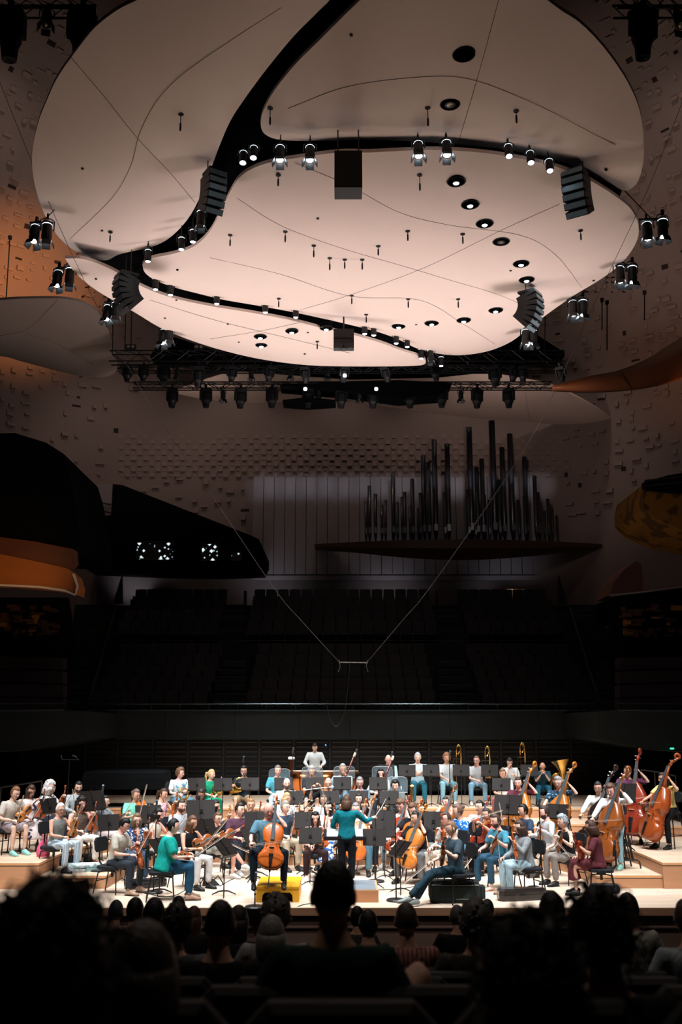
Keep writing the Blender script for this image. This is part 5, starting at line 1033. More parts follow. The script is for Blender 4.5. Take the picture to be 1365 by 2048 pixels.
('D1', 1037, 1566, 2, -18, .97, 'wine red t-shirt at a honey double bass', ('tee', S(82, 36, 50)), ('pants', BK), ('bun', S(46, 38, 38)), 'bass', 'bass', dict(bcol=0)),
('D2', 1117, 1566, 2, -25, 1.03, 'navy speckled t-shirt at a honey double bass', ('tee', 'P_navydots'), ('pants', NV), ('curl', S(140, 138, 140)), 'bass', 'bass', dict(bcol=0, glasses=1)),
('D3', 1197, 1576, 1, -25, 1.02, 'white rolled shirt at a black double bass', ('long', S(226, 228, 228)), ('pants', BK), ('short', S(46, 44, 46)), 'bass', 'bass', dict(bcol=2, glasses=1)),
('D4', 1222, 1581, 1, -32, 1.02, 'white shirt and pale blue jeans at a brown double bass', ('long', S(228, 230, 230)), ('pants', S(140, 178, 192)), ('curl', S(90, 66, 52)), 'bass', 'bass', dict(bcol=1, hp=15, shoe='mint')),
('D5', 1256, 1543, 2, -12, 1.03, 'purple t-shirt at a red double bass', ('tee', S(104, 58, 88)), ('pants', S(150, 136, 124)), ('bun', S(40, 34, 32)), 'bass', 'bass', dict(bcol=3)),
('D6', 1327, 1557, 2, -55, .97, 'yellow top and long dark hair at a double bass', ('tee', S(226, 206, 132)), ('pants', BK), ('long', S(52, 36, 30)), 'bass', 'bass', dict(bcol=4, hy=-25)),
('R1', 777, 1519, 4, 4, 1.02, 'pale blue denim shirt and bald head', ('long', S(165, 195, 208)), ('pants', S(40, 92, 112)), ('fringe', S(170, 130, 104)), 'none', 'lapboth', dict(hp=18)),
('R2', 836, 1515, 4, 0, 1.04, 'pale blue polo with folded arms', ('tee', S(186, 208, 218)), ('pants', S(40, 100, 118)), ('short', S(170, 172, 174)), 'none', 'crossed', {}),
('R3', 894, 1516, 4, 2, 1.0, 'grey t-shirt and pale jeans beside an upright trombone', ('tee', S(186, 192, 196)), ('pants', S(128, 172, 186)), ('curl', S(140, 98, 68)), 'trombone', 'trombone', dict(shoe='white')),
('R4', 954, 1521, 4, -4, 1.0, 'heather t-shirt and blue jeans with spectacles and trombone', ('tee', S(178, 184, 188)), ('pants', S(124, 164, 188)), ('buzz', S(116, 88, 70)), 'trombone', 'trombone', dict(glasses=1, hy=-25, lean=12, shoe='white')),
('R5', 1020, 1524, 4, -2, 1.0, 'white t-shirt with face in hand and a trombone', ('tee', S(220, 224, 226)), ('pants', BK), ('short', S(40, 36, 36)), 'trombone', 'facepalm', dict(hp=30, lean=10)),
('R6', 1086, 1535, 4, -8, 1.02, 'dark teal t-shirt bent over beside a tuba', ('tee', S(36, 66, 78)), ('pants', S(30, 92, 118)), ('bald', S(120, 90, 80)), 'tuba', 'facepalm2', dict(hp=25, lean=22)),
]
HEADZ = 1.16
# ================================================================ PEOPLE
SKIN = [mat('skin_light', S(226, 184, 164), .55, var=.06, scale=20), mat('skin_mid', S(206, 158, 134), .55, var=.06, scale=20), mat('skin_pink', S(232, 176, 160), .55, var=.06, scale=20)]
SKIN_TAN = mat('skin_tan', S(150, 104, 80), .55, var=.06, scale=20)
EYEM = mat('eye_dark', S(38, 28, 26), .3, var=0); LIPM = mat('lip_rose', S(168, 96, 88), .5, var=0)
PAT = {'P_brush': (S(226, 214, 214), S(44, 48, 74), 9, .6, 'noise'), 'P_navyfl': (S(226, 224, 222), S(40, 60, 96), 26, .57, 'noise'), 'P_navy2': (S(40, 62, 104), S(214, 220, 228), 26, .55, 'noise'), 'P_pinkfl': (S(224, 190, 196), S(120, 60, 76), 22, .6, 'noise'),
       'P_pale': (S(196, 210, 220), S(150, 168, 184), 14, .5, 'stripe'), 'P_blueprint': (S(206, 214, 216), S(110, 168, 190), 9, .56, 'noise'), 'P_greyfl': (S(224, 222, 218), S(120, 120, 124), 24, .58, 'noise'), 'P_blueskirt': (S(220, 230, 240), S(40, 96, 170), 20, .5, 'noise'),
       'P_bluefl': (S(26, 104, 176), S(226, 228, 226), 24, .6, 'noise'), 'P_navydots': (S(30, 58, 84), S(150, 190, 205), 30, .63, 'noise'), 'P_redstripe': (S(120, 70, 66), S(150, 110, 104), 10, .5, 'stripe')}
def cloth(c):
    if isinstance(c, str): return pattern_mat(c, *PAT[c])
    return mat('cloth_%d_%d_%d' % tuple(int(x * 999) for x in c), c, .85, var=.13, scale=7, spec=.15, folds=.55)
def hairmat(c): return mat('hair_%d_%d_%d' % tuple(int(x * 999) for x in c), c, .5, var=.35, scale=26, spec=.3, streak=.6)
SHOES = {'white': S(214, 216, 214), 'mint': S(140, 205, 196), 'brown': S(96, 52, 36), 'tan': S(160, 128, 108), 'black': S(18, 18, 20), 'canvas': S(140, 150, 148)}
SECT = [(-.10, .125, .10, 0), (-.03, .165, .118, 0), (.07, .152, .108, -.005), (.17, .140, .100, -.008), (.28, .152, .112, -.012), (.37, .172, .112, -.005), (.43, .160, .090, 0), (.468, .105, .068, .005), (.50, .058, .054, .008)]
def ik(Sh, T, a, b, pole):
    d = T - Sh; L = np.linalg.norm(d); L2 = min(L, (a + b) * .985); u = d / (L + 1e-9); T = Sh + u * L2
    x = (a * a - b * b + L2 * L2) / (2 * L2 + 1e-9); h = math.sqrt(max(a * a - x * x, 1e-4))
    p = pole - u * np.dot(pole, u); p = p / (np.linalg.norm(p) + 1e-9); return Sh + u * x + p * h, T
def add_hand(m, W, f, curl=.6, flip=1, pal=None):
    f = f / np.linalg.norm(f); n = np.array([0, 0, -1.0]) if pal is None else pal; n = n - f * np.dot(n, f)
    if np.linalg.norm(n) < .1: n = np.array([0, -1.0, 0]) - f * np.dot(np.array([0, -1.0, 0]), f)
    n /= np.linalg.norm(n); x = np.cross(f, n); R = np.stack([x, n, f], 1)
    m.ell(W + f * .045, (.040, .017, .055), 8, 6, R)
    for i, (o, L) in enumerate(((-.029, .068), (-.010, .078), (.010, .074), (.028, .058))):
        b = W + f * .085 + x * o; d1 = f * math.cos(curl) + n * math.sin(curl); d2 = f * math.cos(curl * 2.3) + n * math.sin(curl * 2.3)
        m.tube([b, b + d1 * L * .5, b + d1 * L * .5 + d2 * L * .5], [.0095, .009, .007], 5)
    b = W + f * .03 + x * (-.038 * flip); d = f * .7 - x * flip * .5 + n * .5; d /= np.linalg.norm(d); m.tube([b, b + d * .035, b + d * .03 + (f * .8 + n * .6) * .035], [.011, .010, .008], 5)
def head_grid(nu=18, nv=13):
    u = np.arange(nu) * 2 * math.pi / nu; v = np.linspace(.06, math.pi - .06, nv); U, V = np.meshgrid(u, v)
    D = np.stack([np.sin(V) * np.sin(U), -np.sin(V) * np.cos(U), np.cos(V)], -1).reshape(-1, 3)
    F = [(i * nu + j, i * nu + (j + 1) % nu, (i + 1) * nu + (j + 1) % nu, (i + 1) * nu + j) for i in range(nv - 1) for j in range(nu)]
    F += [tuple(range(nu - 1, -1, -1)), tuple(range((nv - 1) * nu, nv * nu))]; return D, [q[::-1] for q in F]
HD, HF = head_grid()
def head_shape(D):
    P = D * np.array([.076, .096, .120]); t = np.clip(-D[:, 2], 0, 1)
    P[:, 0] *= 1 - .30 * t ** 1.6; back = (D[:, 1] > 0); P[back, 1] *= (1 - .35 * t[back] ** 1.2)
    P[~back, 1] *= (1 - .10 * t[~back]); fr = D[:, 1] < -.5
    P[:, 1] -= .006 * np.exp(-((D[:, 2] + .8) ** 2) / .06) * fr           # chin
    P[:, 1] += .006 * np.exp(-((D[:, 2] - .08) ** 2) / .02) * np.exp(-((np.abs(D[:, 0]) - .38) ** 2) / .03) * fr   # eye sockets
    return P
HP = head_shape(HD)
def add_head(m, c, R):
    T = lambda P: np.asarray(P, float) @ R.T + c
    m.mi = 0; m.add(T(HP), HF)
    m.loft([T([(-.011, -.088, .012), (.011, -.088, .012), (0, -.082, .02)]), T([(-.012, -.096, -.012), (.012, -.096, -.012), (0, -.106, -.01)]), T([(-.017, -.090, -.032), (.017, -.090, -.032), (0, -.119, -.028)]), T([(-.012, -.086, -.040), (.012, -.086, -.040), (0, -.098, -.040)])])
    for sx in (-1, 1):
        m.mi = 0; m.ell(T([(sx * .076, .008, -.008)])[0], (.011, .02, .032), 7, 5, R)
        m.mi = 4; m.ell(T([(sx * .031, -.0835, .008)])[0], (.0135, .006, .0065), 7, 4, R)
        m.mi = 1; m.ell(T([(sx * .031, -.0885, .008)])[0], (.006, .003, .006), 6, 4, R)
        m.mi = 3; m.tube(T([(sx * .016, -.092, .026), (sx * .034, -.090, .031), (sx * .050, -.078, .026)]), [.0035, .0045, .003], 4)
    m.mi = 2; m.ell(T([(0, -.0865, -.063)])[0], (.024, .008, .0065), 8, 4, R); m.mi = 0
def hair_mesh(style, c, R, seed):
    rg = np.random.default_rng(seed); m = MB(); T = lambda P: np.asarray(P, float) @ R.T + c
    D, F = head_grid(22, 16); P = head_shape(D); x, y, z = D[:, 0], D[:, 1], D[:, 2]
    front = np.clip((-y - .15) / .35, 0, 1)
    vol = {'short': .013, 'buzz': .005, 'curl': .026, 'fringe': .006, 'bun': .010, 'bunmess': .016, 'pony': .010, 'ponyfair': .012, 'bob': .018, 'long': .015, 'wavy': .022, 'curlbob': .04}[style]
    low = {'short': -.52, 'buzz': -.48, 'curl': -.5, 'fringe': -.55}.get(style, -.62)
    keep = (z > low + .55 * front * 0) & ((front < .25) | (z > .46 + .12 * (1 - np.abs(x)))) & ((np.abs(x) < .8) | (z > -.2) | (y > .15))
    if style == 'fringe': keep &= (z < .30) & (y > -.25)
    if style in ('bob', 'long', 'wavy', 'curlbob'): keep |= (z < .5) & (front < .55) & (z > -.7)
    bump = (rg.uniform(-1, 1, len(P)) * (.012 if style in ('curl', 'curlbob') else (.006 if style in ('wavy', 'bunmess') else .002)))
    s = np.linalg.norm(P, axis=1); P2 = P * ((s + np.where(keep, vol + bump, -.022)) / s)[:, None]
    m.add(T(P2), F)
    if style in ('bob', 'long', 'wavy', 'curlbob'):
        L = {'bob': .17, 'long': .36, 'wavy': .24, 'curlbob': .15}[style]; n = 12; rows = 6; rings = []
        for i in range(rows):
            t = i / (rows - 1); zz = .02 - L * t; w = (.096 + vol * .6) * (1 + (.15 if style in ('bob', 'curlbob') else .05) * math.sin(t * 3.1)) * (1 - (.35 if style == 'long' else .1) * t)
            a = np.linspace(-math.pi * .86, math.pi * .86, n)      # open at the face
            rr = np.stack([np.sin(a) * w * .92, np.cos(a) * w + .012 + .03 * t, np.full(n, zz)], 1)
            if style in ('wavy', 'curlbob'): rr += rg.uniform(-.009, .009, rr.shape) * (2 if style == 'curlbob' else 1)
            inn = rr * np.array([.72, .55, 1])
            inn[:, 1] += .02; rings.append(np.vstack([rr, inn[::-1]]))
        m.loft([T(q) for q in rings])
    if style in ('curl', 'curlbob'):
        for _ in range(60 if style == 'curl' else 150):
            d = rg.normal(size=3); d /= np.linalg.norm(d)
            if d[2] < (-.3 if style == 'curl' else -.75) or (d[1] < -.3 and d[2] < .5): continue
            m.ell(T([d * np.array([.082, .100, .122]) * (1.13 if style == 'curl' else 1.30) + (0, .012, 0)])[0], [rg.uniform(.010, .018)] * 3, 6, 4)
    if style in ('bun', 'bunmess'): m.ell(T([(0, .105, .06 if style == 'bunmess' else .02)])[0], (.045, .04, .042), 8, 6)
    if style in ('pony', 'ponyfair'): m.tube(T([(0, .095, .03), (0, .14, .02), (0, .15, -.06), (.01, .135, -.17), (.015, .12, -.24)]), [.02, .032, .034, .028, .008], 7)
    return m
def beard_mesh(c, R):
    m = MB(); D, F = head_grid(18, 12); P = head_shape(D); s = np.linalg.norm(P, axis=1)
    keep = (D[:, 2] < -.30) & (D[:, 1] < .15) & (D[:, 2] > -.99) & ~((np.abs(D[:, 0]) < .2) & (D[:, 2] > -.42)); P2 = P * ((s + np.where(keep, .012, -.02)) / s)[:, None]; m.add(P2 @ R.T + c, F); return m
def glasses_mesh(c, R):
    m = MB(); T = lambda P: np.asarray(P, float) @ R.T + c
    for sx in (-1, 1):
        a = np.arange(9) * 2 * math.pi / 8; m.tube(T(np.c_[sx * .032 + np.cos(a) * .023, np.full(9, -.101), .006 + np.sin(a) * .017]), .0022, 4); m.tube(T([(sx * .054, -.1, .01), (sx * .078, .0, .008)]), .002, 4)
    m.tube(T([(-.01, -.103, .01), (.01, -.103, .01)]), .002, 4); return m
def norm(v): v = np.asarray(v, float); return v / np.linalg.norm(v)
JOBS = []   # (temp object, finaliser)
TMPC = bpy.data.collections.new('tmp'); SC.collection.children.link(TMPC)
def remesh_job(mb, vox, fin):
    me = mb.mesh('tmp'); o = bpy.data.objects.new('tmp', me); TMPC.objects.link(o); md = o.modifiers.new('r', 'REMESH'); md.mode = 'VOXEL'; md.voxel_size = vox; md.use_smooth_shade = True; JOBS.append((o, fin))
def run_jobs():
    bpy.context.view_layer.update(); dg = bpy.context.evaluated_depsgraph_get()
    for o, fin in JOBS:
        e = o.evaluated_get(dg); me = e.to_mesh(); n = len(me.vertices); co = np.empty(n * 3); me.vertices.foreach_get('co', co); co = co.reshape(-1, 3)
        k = len(me.loops); li = np.empty(k, np.int32); me.loops.foreach_get('vertex_index', li); st = np.empty(len(me.polygons), np.int32); me.polygons.foreach_get('loop_start', st); tot = np.empty(len(me.polygons), np.int32); me.polygons.foreach_get('loop_total', tot)
        F = [tuple(li[a:a + b]) for a, b in zip(st.tolist(), tot.tolist())]; F = [tuple(int(q) for q in f) for f in F]
        for _ in range(2):                                     # light relax of the voxel surface
            acc = np.zeros_like(co); cnt = np.zeros(n)
            fa = np.array([f for f in F if len(f) == 4]); 
            for q in range(4): np.add.at(acc, fa[:, q], co[fa[:, (q + 1) % 4]]); np.add.at(cnt, fa[:, q], 1)
            ok = cnt > 0; co[ok] = co[ok] * .5 + acc[ok] / cnt[ok, None] * .5
        e.to_mesh_clear(); fin(co, F)
    for o, _ in JOBS: bpy.data.objects.remove(o)
    JOBS.clear()
def person(label, loc, th, s, top, bottom, hair, pose_L, pose_R, seat=.46, stand=False, lean=8, hy=0, hp=0, knees=.13, fat=1.0, glasses=False, beard=None, cross=False, stretch=False, barefoot=False, shoe='black', skin=0, curl=(.7, .7), upper_only=False, group=None, ank=None, seed=1, side=0.0, tan=False, vox=.021, xleg=None, frizz=0):
    LE = math.radians(lean); RL = rotz(0) @ rotx(LE) @ roty(side)
    pel = np.array([0, 0.0, (seat + .045) if not stand else .90]); U = lambda p: pel + RL @ np.asarray(p, float)
    hc = U((0, -.035, .635)); RH = rotz(math.radians(hy)) @ rotx(LE * .35 + math.radians(hp))
    sh = {1: U((0.182 * (1 + (fat - 1) * .4), 0, .428)), -1: U((-0.182 * (1 + (fat - 1) * .4), 0, .428))}
    arm = {}
    for sd, tg_ in ((1, pose_L), (-1, pose_R)):
        T = np.asarray(tg_, float); el, wr = ik(sh[sd], T, .275, .25, np.array([sd * .55, .25, -1.0])); arm[sd] = (el, wr)
    leg = {}
    for sd in (1, -1):
        hip = pel + np.array([sd * .092, 0, -.02])
        if stand: kn, an = np.array([sd * .10, -.02, .48]), np.array([sd * .10, .02, .085])
        else:
            kz = seat + .045 if seat < .6 else seat - .16
            kn, an = np.array([sd * knees, -.42 if seat < .6 else -.34, kz]), np.array([sd * (knees if knees < .2 else knees * .95), -.40, .085])
            if seat > .6: an = np.array([sd * knees, -.30, .085])
            if stretch: kn, an = np.array([sd * .10, -.44, .43 + .06 * (sd > 0)]), np.array([sd * .05 * sd + .03, -.80 - .06 * sd, .10 + .04 * (sd > 0)])
            if cross and sd < 0: kn, an = np.array([.02, -.46, .60]), np.array([.18, -.66, .27])
            if ank is not None: an = an + np.asarray(ank)
        leg[sd] = (hip, kn, an)
    root_name = 'person'
    ro = bpy.data.objects.new(root_name, bpy.data.meshes.new('person')); C.objects.link(ro); ro.location = loc; ro.rotation_euler = (0, 0, th); ro.scale = (s, s, s); tag(ro, label, 'person', group)
    hm = hairmat(hair[1] if hair[0] != 'bald' else S(120, 90, 80)); skm = SKIN_TAN if tan else SKIN[skin % 3]
    # ---- body: one remeshed skin surface, then head and hands merged in
    def torso(m, k, h0=-.1, h1=.5, add=0.0):
        rings = []; a = np.arange(14) * 2 * math.pi / 14; hs = [q[0] for q in SECT]
        for h in [x for x in np.unique(np.r_[h0, [q for q in hs if h0 < q < h1], h1])]:
            rx, ry, yo = (np.interp(h, hs, [q[i] for q in SECT]) for i in (1, 2, 3)); ff = 1 + (fat - 1) * (1 if h < .35 else .5)
            rings.append(np.array([U((math.cos(t) * (rx * ff * k + add), math.sin(t) * (ry * ff * k + add) + yo, h)) for t in a]))
        m.loft(rings)
    b = MB(); torso(b, .9)
    b.tube([U((0, .005, .44)), U((0, 0, .52)), hc + RH @ np.array([0, .02, -.06])], [.068, .057, .055], 10)
    for sd in (1, -1):
        el, wr = arm[sd]; q = sh[sd]; b.tube([U((sd * .09, 0, .41)), q, (q + el) / 2, el, (el * .6 + wr * .4), wr], [.055, .050 * (1 + (fat - 1) * .7), .044 * (1 + (fat - 1) * .7), .036, .037, .025], 9)
        if not upper_only:
            hip, kn, an = leg[sd]; b.tube([hip + (0, .03, .03), (hip * .6 + kn * .4), kn, (kn * .65 + an * .35), an], [.07, .068, .05, .052, .032], 9)
    if xleg is not None: b.tube([pel + (0, .02, .02)] + [np.asarray(q, float) for q in xleg], [.08] + [.075, .062, .055][:len(xleg)], 10)
    ex = MB(); add_head(ex, hc, RH)
    for sd, cu in ((1, curl[0]), (-1, curl[1])):
        el, wr = arm[sd]; add_hand(ex, wr, wr - el, cu, sd, RL @ np.array([-sd * .3, -.2, -1.0]))
    if barefoot and not upper_only:
        for sd in (1, -1):
            an = leg[sd][2]; ex.tube([an + (0, .04, -.05), an + (0, -.05, -.045), an + (0, -.15, -.065), an + (0, -.19, -.07)], [.035, .04, .04, .02], 8, flat=.6)
    def fin_body(co, F):
        m = MB(); m.add(co, F); o = m.n
        for V in ex.v: m.v.append(V)
        m.f += [tuple(i + o for i in f) for f in ex.f]; m.m += ex.m; me = m.mesh('person', True)
        for mm in (skm, EYEM, LIPM, hm, mat('eye_white', S(222, 216, 210), .4, var=0)): me.materials.append(mm)
        ro.data = me
    remesh_job(b, vox + .002, fin_body)
    # ---- clothes
    def fin_cloth(name, mt):
        def f(co, F):
            m = MB(); m.add(co, F); me = m.mesh(name, True); o = obj(name, me, mt, ro)
        return f
    kind, colr = top; tm = cloth(colr); m = MB(); torso(m, 1.04, -.07, .475 if kind != 'vest' else .455, .012)
    for sd in (1, -1):
        el, wr = arm[sd]; q = sh[sd]; fa = (1 + (fat - 1) * .7)
        if kind == 'tee': e2 = q + (el - q) * .78; m.tube([U((sd * .08, 0, .40)), q, (q + e2) / 2, e2], [.066, .066 * fa, .064 * fa, .064 * fa], 9)
        elif kind == 'long': m.tube([U((sd * .08, 0, .40)), q, (q + el) / 2, el, el + (wr - el) * .5, el + (wr - el) * .86], [.066, .066 * fa, .060 * fa, .055, .048, .040], 9)
        else: m.tube([U((sd * .06, 0, .36)), U((sd * .10, 0, .45)), U((sd * .09, .0, .462))], [.05, .034, .03], 8)
    shn = {'tee': 'shirt', 'long': 'shirt', 'vest': 'top'}[kind]
    remesh_job(m, vox, fin_cloth(shn, tm))
    if not upper_only:
        kind, colr = bottom; bm_ = cloth(colr); m = MB()
        if kind in ('pants', 'shorts'):
            torso(m, 1.06, -.11, .05, .006)
            for sd in (1, -1):
                hip, kn, an = leg[sd]; an2 = an + (kn - an) * .06; f2 = 1 + (fat - 1) * .5
                if kind == 'pants': m.tube([hip + (0, .02, .02), hip * .5 + kn * .5, kn, kn * .5 + an2 * .5, an2], [.096 * f2, .090 * f2, .076 * f2, .066 * f2, .056], 10)
                else: k2 = hip + (kn - hip) * .9; m.tube([hip + (0, .02, .02), hip * .5 + kn * .5, k2], [.098 * f2, .094 * f2, .088], 10)
        else:
            torso(m, 1.06, -.1, .07, .01); kn = (leg[1][1] + leg[-1][1]) / 2; an = (leg[1][2] + leg[-1][2]) / 2; e_ = kn + (an - kn) * (.8 if kind == 'skirt' else .6)
            m.tube([pel + (0, .04, 0), pel * .5 + kn * .5 + (0, 0, .0), kn + (0, -.02, .01), kn * .5 + e_ * .5 + (0, -.03, 0), e_ + (0, -.02, 0)], [(.19, .115), (.205, .105), (.20, .09), (.2, .10), (.215, .12)], 14)
        remesh_job(m, vox, fin_cloth('trousers' if kind == 'pants' else kind, bm_))
        if not barefoot:
            for sd in (1, -1):
                kn, an = leg[sd][1], leg[sd][2]; tilt = an[2] - .085; m = MB(); fwd = np.array([0, -1.0, 0])
                m.tube([an + (0, .055, -.045), an + (0, .03, -.035), an + (0, -.04, -.03), an + (0, -.12, -.052), an + (0, -.175, -.058), an + (0, -.195, -.064)], [(.022, .026), (.037, .045), (.040, .048), (.044, .030), (.036, .024), (.014, .014)], 10, up=(0, 0, 1))
                so = m.obj('shoe', mat('shoe_' + shoe, SHOES[shoe], .5, var=.15, scale=20), ro, True)
                m = MB(); m.tube([an + (0, .062, -.076), an + (0, .0, -.076), an + (0, -.12, -.076), an + (0, -.2, -.076)], [(.026, .008), (.038, .009), (.046, .009), (.018, .008)], 8, up=(0, 0, 1)); m.obj('sole', mat('sole_pale', S(190, 186, 178), .7) if shoe in ('white', 'mint', 'canvas') else BLACK, so)
    if hair[0] != 'bald':
        hmb = hair_mesh(hair[0], hc, RH, seed); rg = np.random.default_rng(seed)
        for _ in range(frizz):
            d = rg.normal(size=3); d /= np.linalg.norm(d)
            if d[2] < -.6 or (d[1] < -.5 and d[2] < .4): continue
            p0 = hc + RH @ (d * np.array([.10, .12, .145])); t_ = norm(np.cross(d, rg.normal(size=3))); L_ = rg.uniform(.02, .05)
            hmb.tube([p0, p0 + d * L_ * .7 + t_ * L_ * .4, p0 + d * L_ * .9 + t_ * L_ * 1.1, p0 + d * L_ * .4 + t_ * L_ * 1.4], [.005, .004, .003, .002], 4)
        hmb.obj('hair', hm, ro, True)
    if beard is not None: beard_mesh(hc, RH).obj('beard', hairmat(beard), ro, True)
    if glasses: glasses_mesh(hc, RH).obj('eyeglasses', EBONY, ro)
    return dict(o=ro, hc=hc, RH=RH, arm=arm, U=U, RL=RL, pel=pel)
def head_local(seat, lean, stand=False):
    RL = rotx(math.radians(lean)); return np.array([0, 0, (seat + .045) if not stand else .90]) + RL @ np.array([0, -.035, .635])
YG = dict(L1=20.3, L2=20.9, L3=21.8, L4=22.4, L5=19.7, L6=20.5, L7=21.4, L8=22.3, L9=18.6, L10=19.9, L11=23.1, L12=20.9, L13=17.95, L14=19.2, L15=21.9, L16=23.0, L17=22.0, L18=20.3, L19=21.0, L20=22.2,
    H1=24.5, H2=24.5, H3=24.7, B1=24.8, B2=24.8, B3=24.9, B4=24.8, C1=23.4, C2=23.4, C3=23.5, C4=23.3, C5=24.6, S1=17.75, S2=21.6, S3=22.55, S5=20.3, S6=21.8, S7=22.6, S8=21.0, S9=22.6, S10=21.7, S11=22.0, S12=20.9, S13=19.9, S14=19.6, S15=17.6, S16=20.8, S17=22.5, S18=21.7, S19=20.9, S20=19.2, S21=18.5, S22=21.2, S23=20.7, S24=19.6, S25=18.4,
    D1=22.7, D2=22.3, D3=21.0, D4=20.1, D5=22.3, D6=21.3, R1=26.5, R2=26.5, R3=26.7, R4=26.6, R5=26.4, R6=26.1)
TIER_FIX = dict(L8=1, D1=1, D2=1, S10=0, S12=0, S18=0, L20=0)
def norm(v): v = np.asarray(v, float); return v / np.linalg.norm(v)
# pose -> (left hand, right hand, instrument origin, axis, front)   person-local, metres, facing -Y
POSE = {
 'upright': ((.16, -.33, .92), (-.14, -.36, .63), (.15, -.27, .60), (.05, -.14, 1), (-.35, -1, 0)),
 'rest': ((.24, -.34, .86), (-.15, -.37, .63), (.02, -.26, .62), (.62, -.18, .62), (-.3, -1, .4)),
 'down': ((.10, -.36, .80), (-.12, -.38, .64), (.10, -.50, .40), (.0, .30, 1), (.2, -1, 0)),
 'low': ((.34, -.36, .86), (-.12, -.36, .70), (-.06, -.20, .72), (.88, -.32, .36), (0, -1, .3)),
 'lap': ((.24, -.36, .68), (-.16, -.36, .66), (-.16, -.30, .655), (1, -.12, .10), (0, -.3, 1)),
 'play': ((.30, -.46, .98), (-.06, -.40, .99), (.07, -.13, 1.0), (.52, -.82, -.08), (-.35, 0, 1)),
 'playup': ((.22, -.44, .90), (-.10, -.36, .74), (.07, -.13, 1.0), (.30, -.80, -.42), (-.25, -.4, 1)),
 'chin': ((.18, -.33, .90), (.0, -.17, 1.02), (.17, -.27, .60), (.03, -.14, 1), (-.35, -1, 0)),
 'cello': ((.14, -.17, 1.06), (-.28, -.44, .66), (-.03, -.50, .29), (.22, .40, 1), (-.12, -1, 0)),
 'bass': ((.24, -.24, 1.40), (-.28, -.52, .90), (-.16, -.60, .19), (.33, .28, 1), (-.45, -1, 0)),
 'horn': ((.06, -.33, .72), (-.16, -.34, .68), (-.02, -.36, .66), (.2, 0, 1), (0, -1, .2)),
 'hornplay': ((.06, -.30, .92), (-.24, -.20, .78), (-.08, -.26, .86), (.25, 0, 1), (.2, -1, 0)),
 'trombone': ((.17, -.36, .80), (-.03, -.37, .62), (.16, -.40, .88), (.02, .02, 1), (0, -1, 0)),
 'bassoon': ((.06, -.27, .98), (-.17, -.18, .70), (.0, -.22, .84), (.42, -.12, 1), (0, -1, 0)),
 'clarinet': ((.03, -.30, .92), (-.03, -.37, .76), (0, -.125, 1.09), (0, .50, .86), (0, -1, .5)),
 'flute': ((-.17, -.22, 1.06), (-.36, -.22, 1.02), (0, -.135, 1.095), (-1, -.16, -.10), (0, -1, 0)),
 'flutelap': ((.08, -.34, .64), (-.10, -.34, .64), (-.05, -.36, .68), (.9, 0, .2), (0, -1, 0)),
 'lapboth': ((.05, -.33, .63), (-.05, -.35, .64), None, None, None), 'lapright': ((.14, -.34, .63), (-.14, -.36, .63), None, None, None),
 'crossed': ((-.11, -.20, .87), (.11, -.23, .84), None, None, None),
 'facepalm': ((.10, -.34, .78), (-.04, -.24, .98), (.22, -.36, 1.0), (.0, .02, 1), (0, -1, 0)),
 'facepalm2': ((.05, -.40, .90), (-.05, -.40, .88), (.44, -.18, .10), (0, .1, 1), (0, -1, 0)),
}
NAMEOF = {'violin': 'violin', 'viola': 'viola', 'cello': 'cello', 'bass': 'double bass', 'horn': 'french horn', 'trombone': 'trombone', 'tuba': 'tuba', 'bassoon': 'bassoon', 'clarinet': 'clarinet', 'flute': 'flute', 'trumpet': 'trumpet'}
PLACED = {}
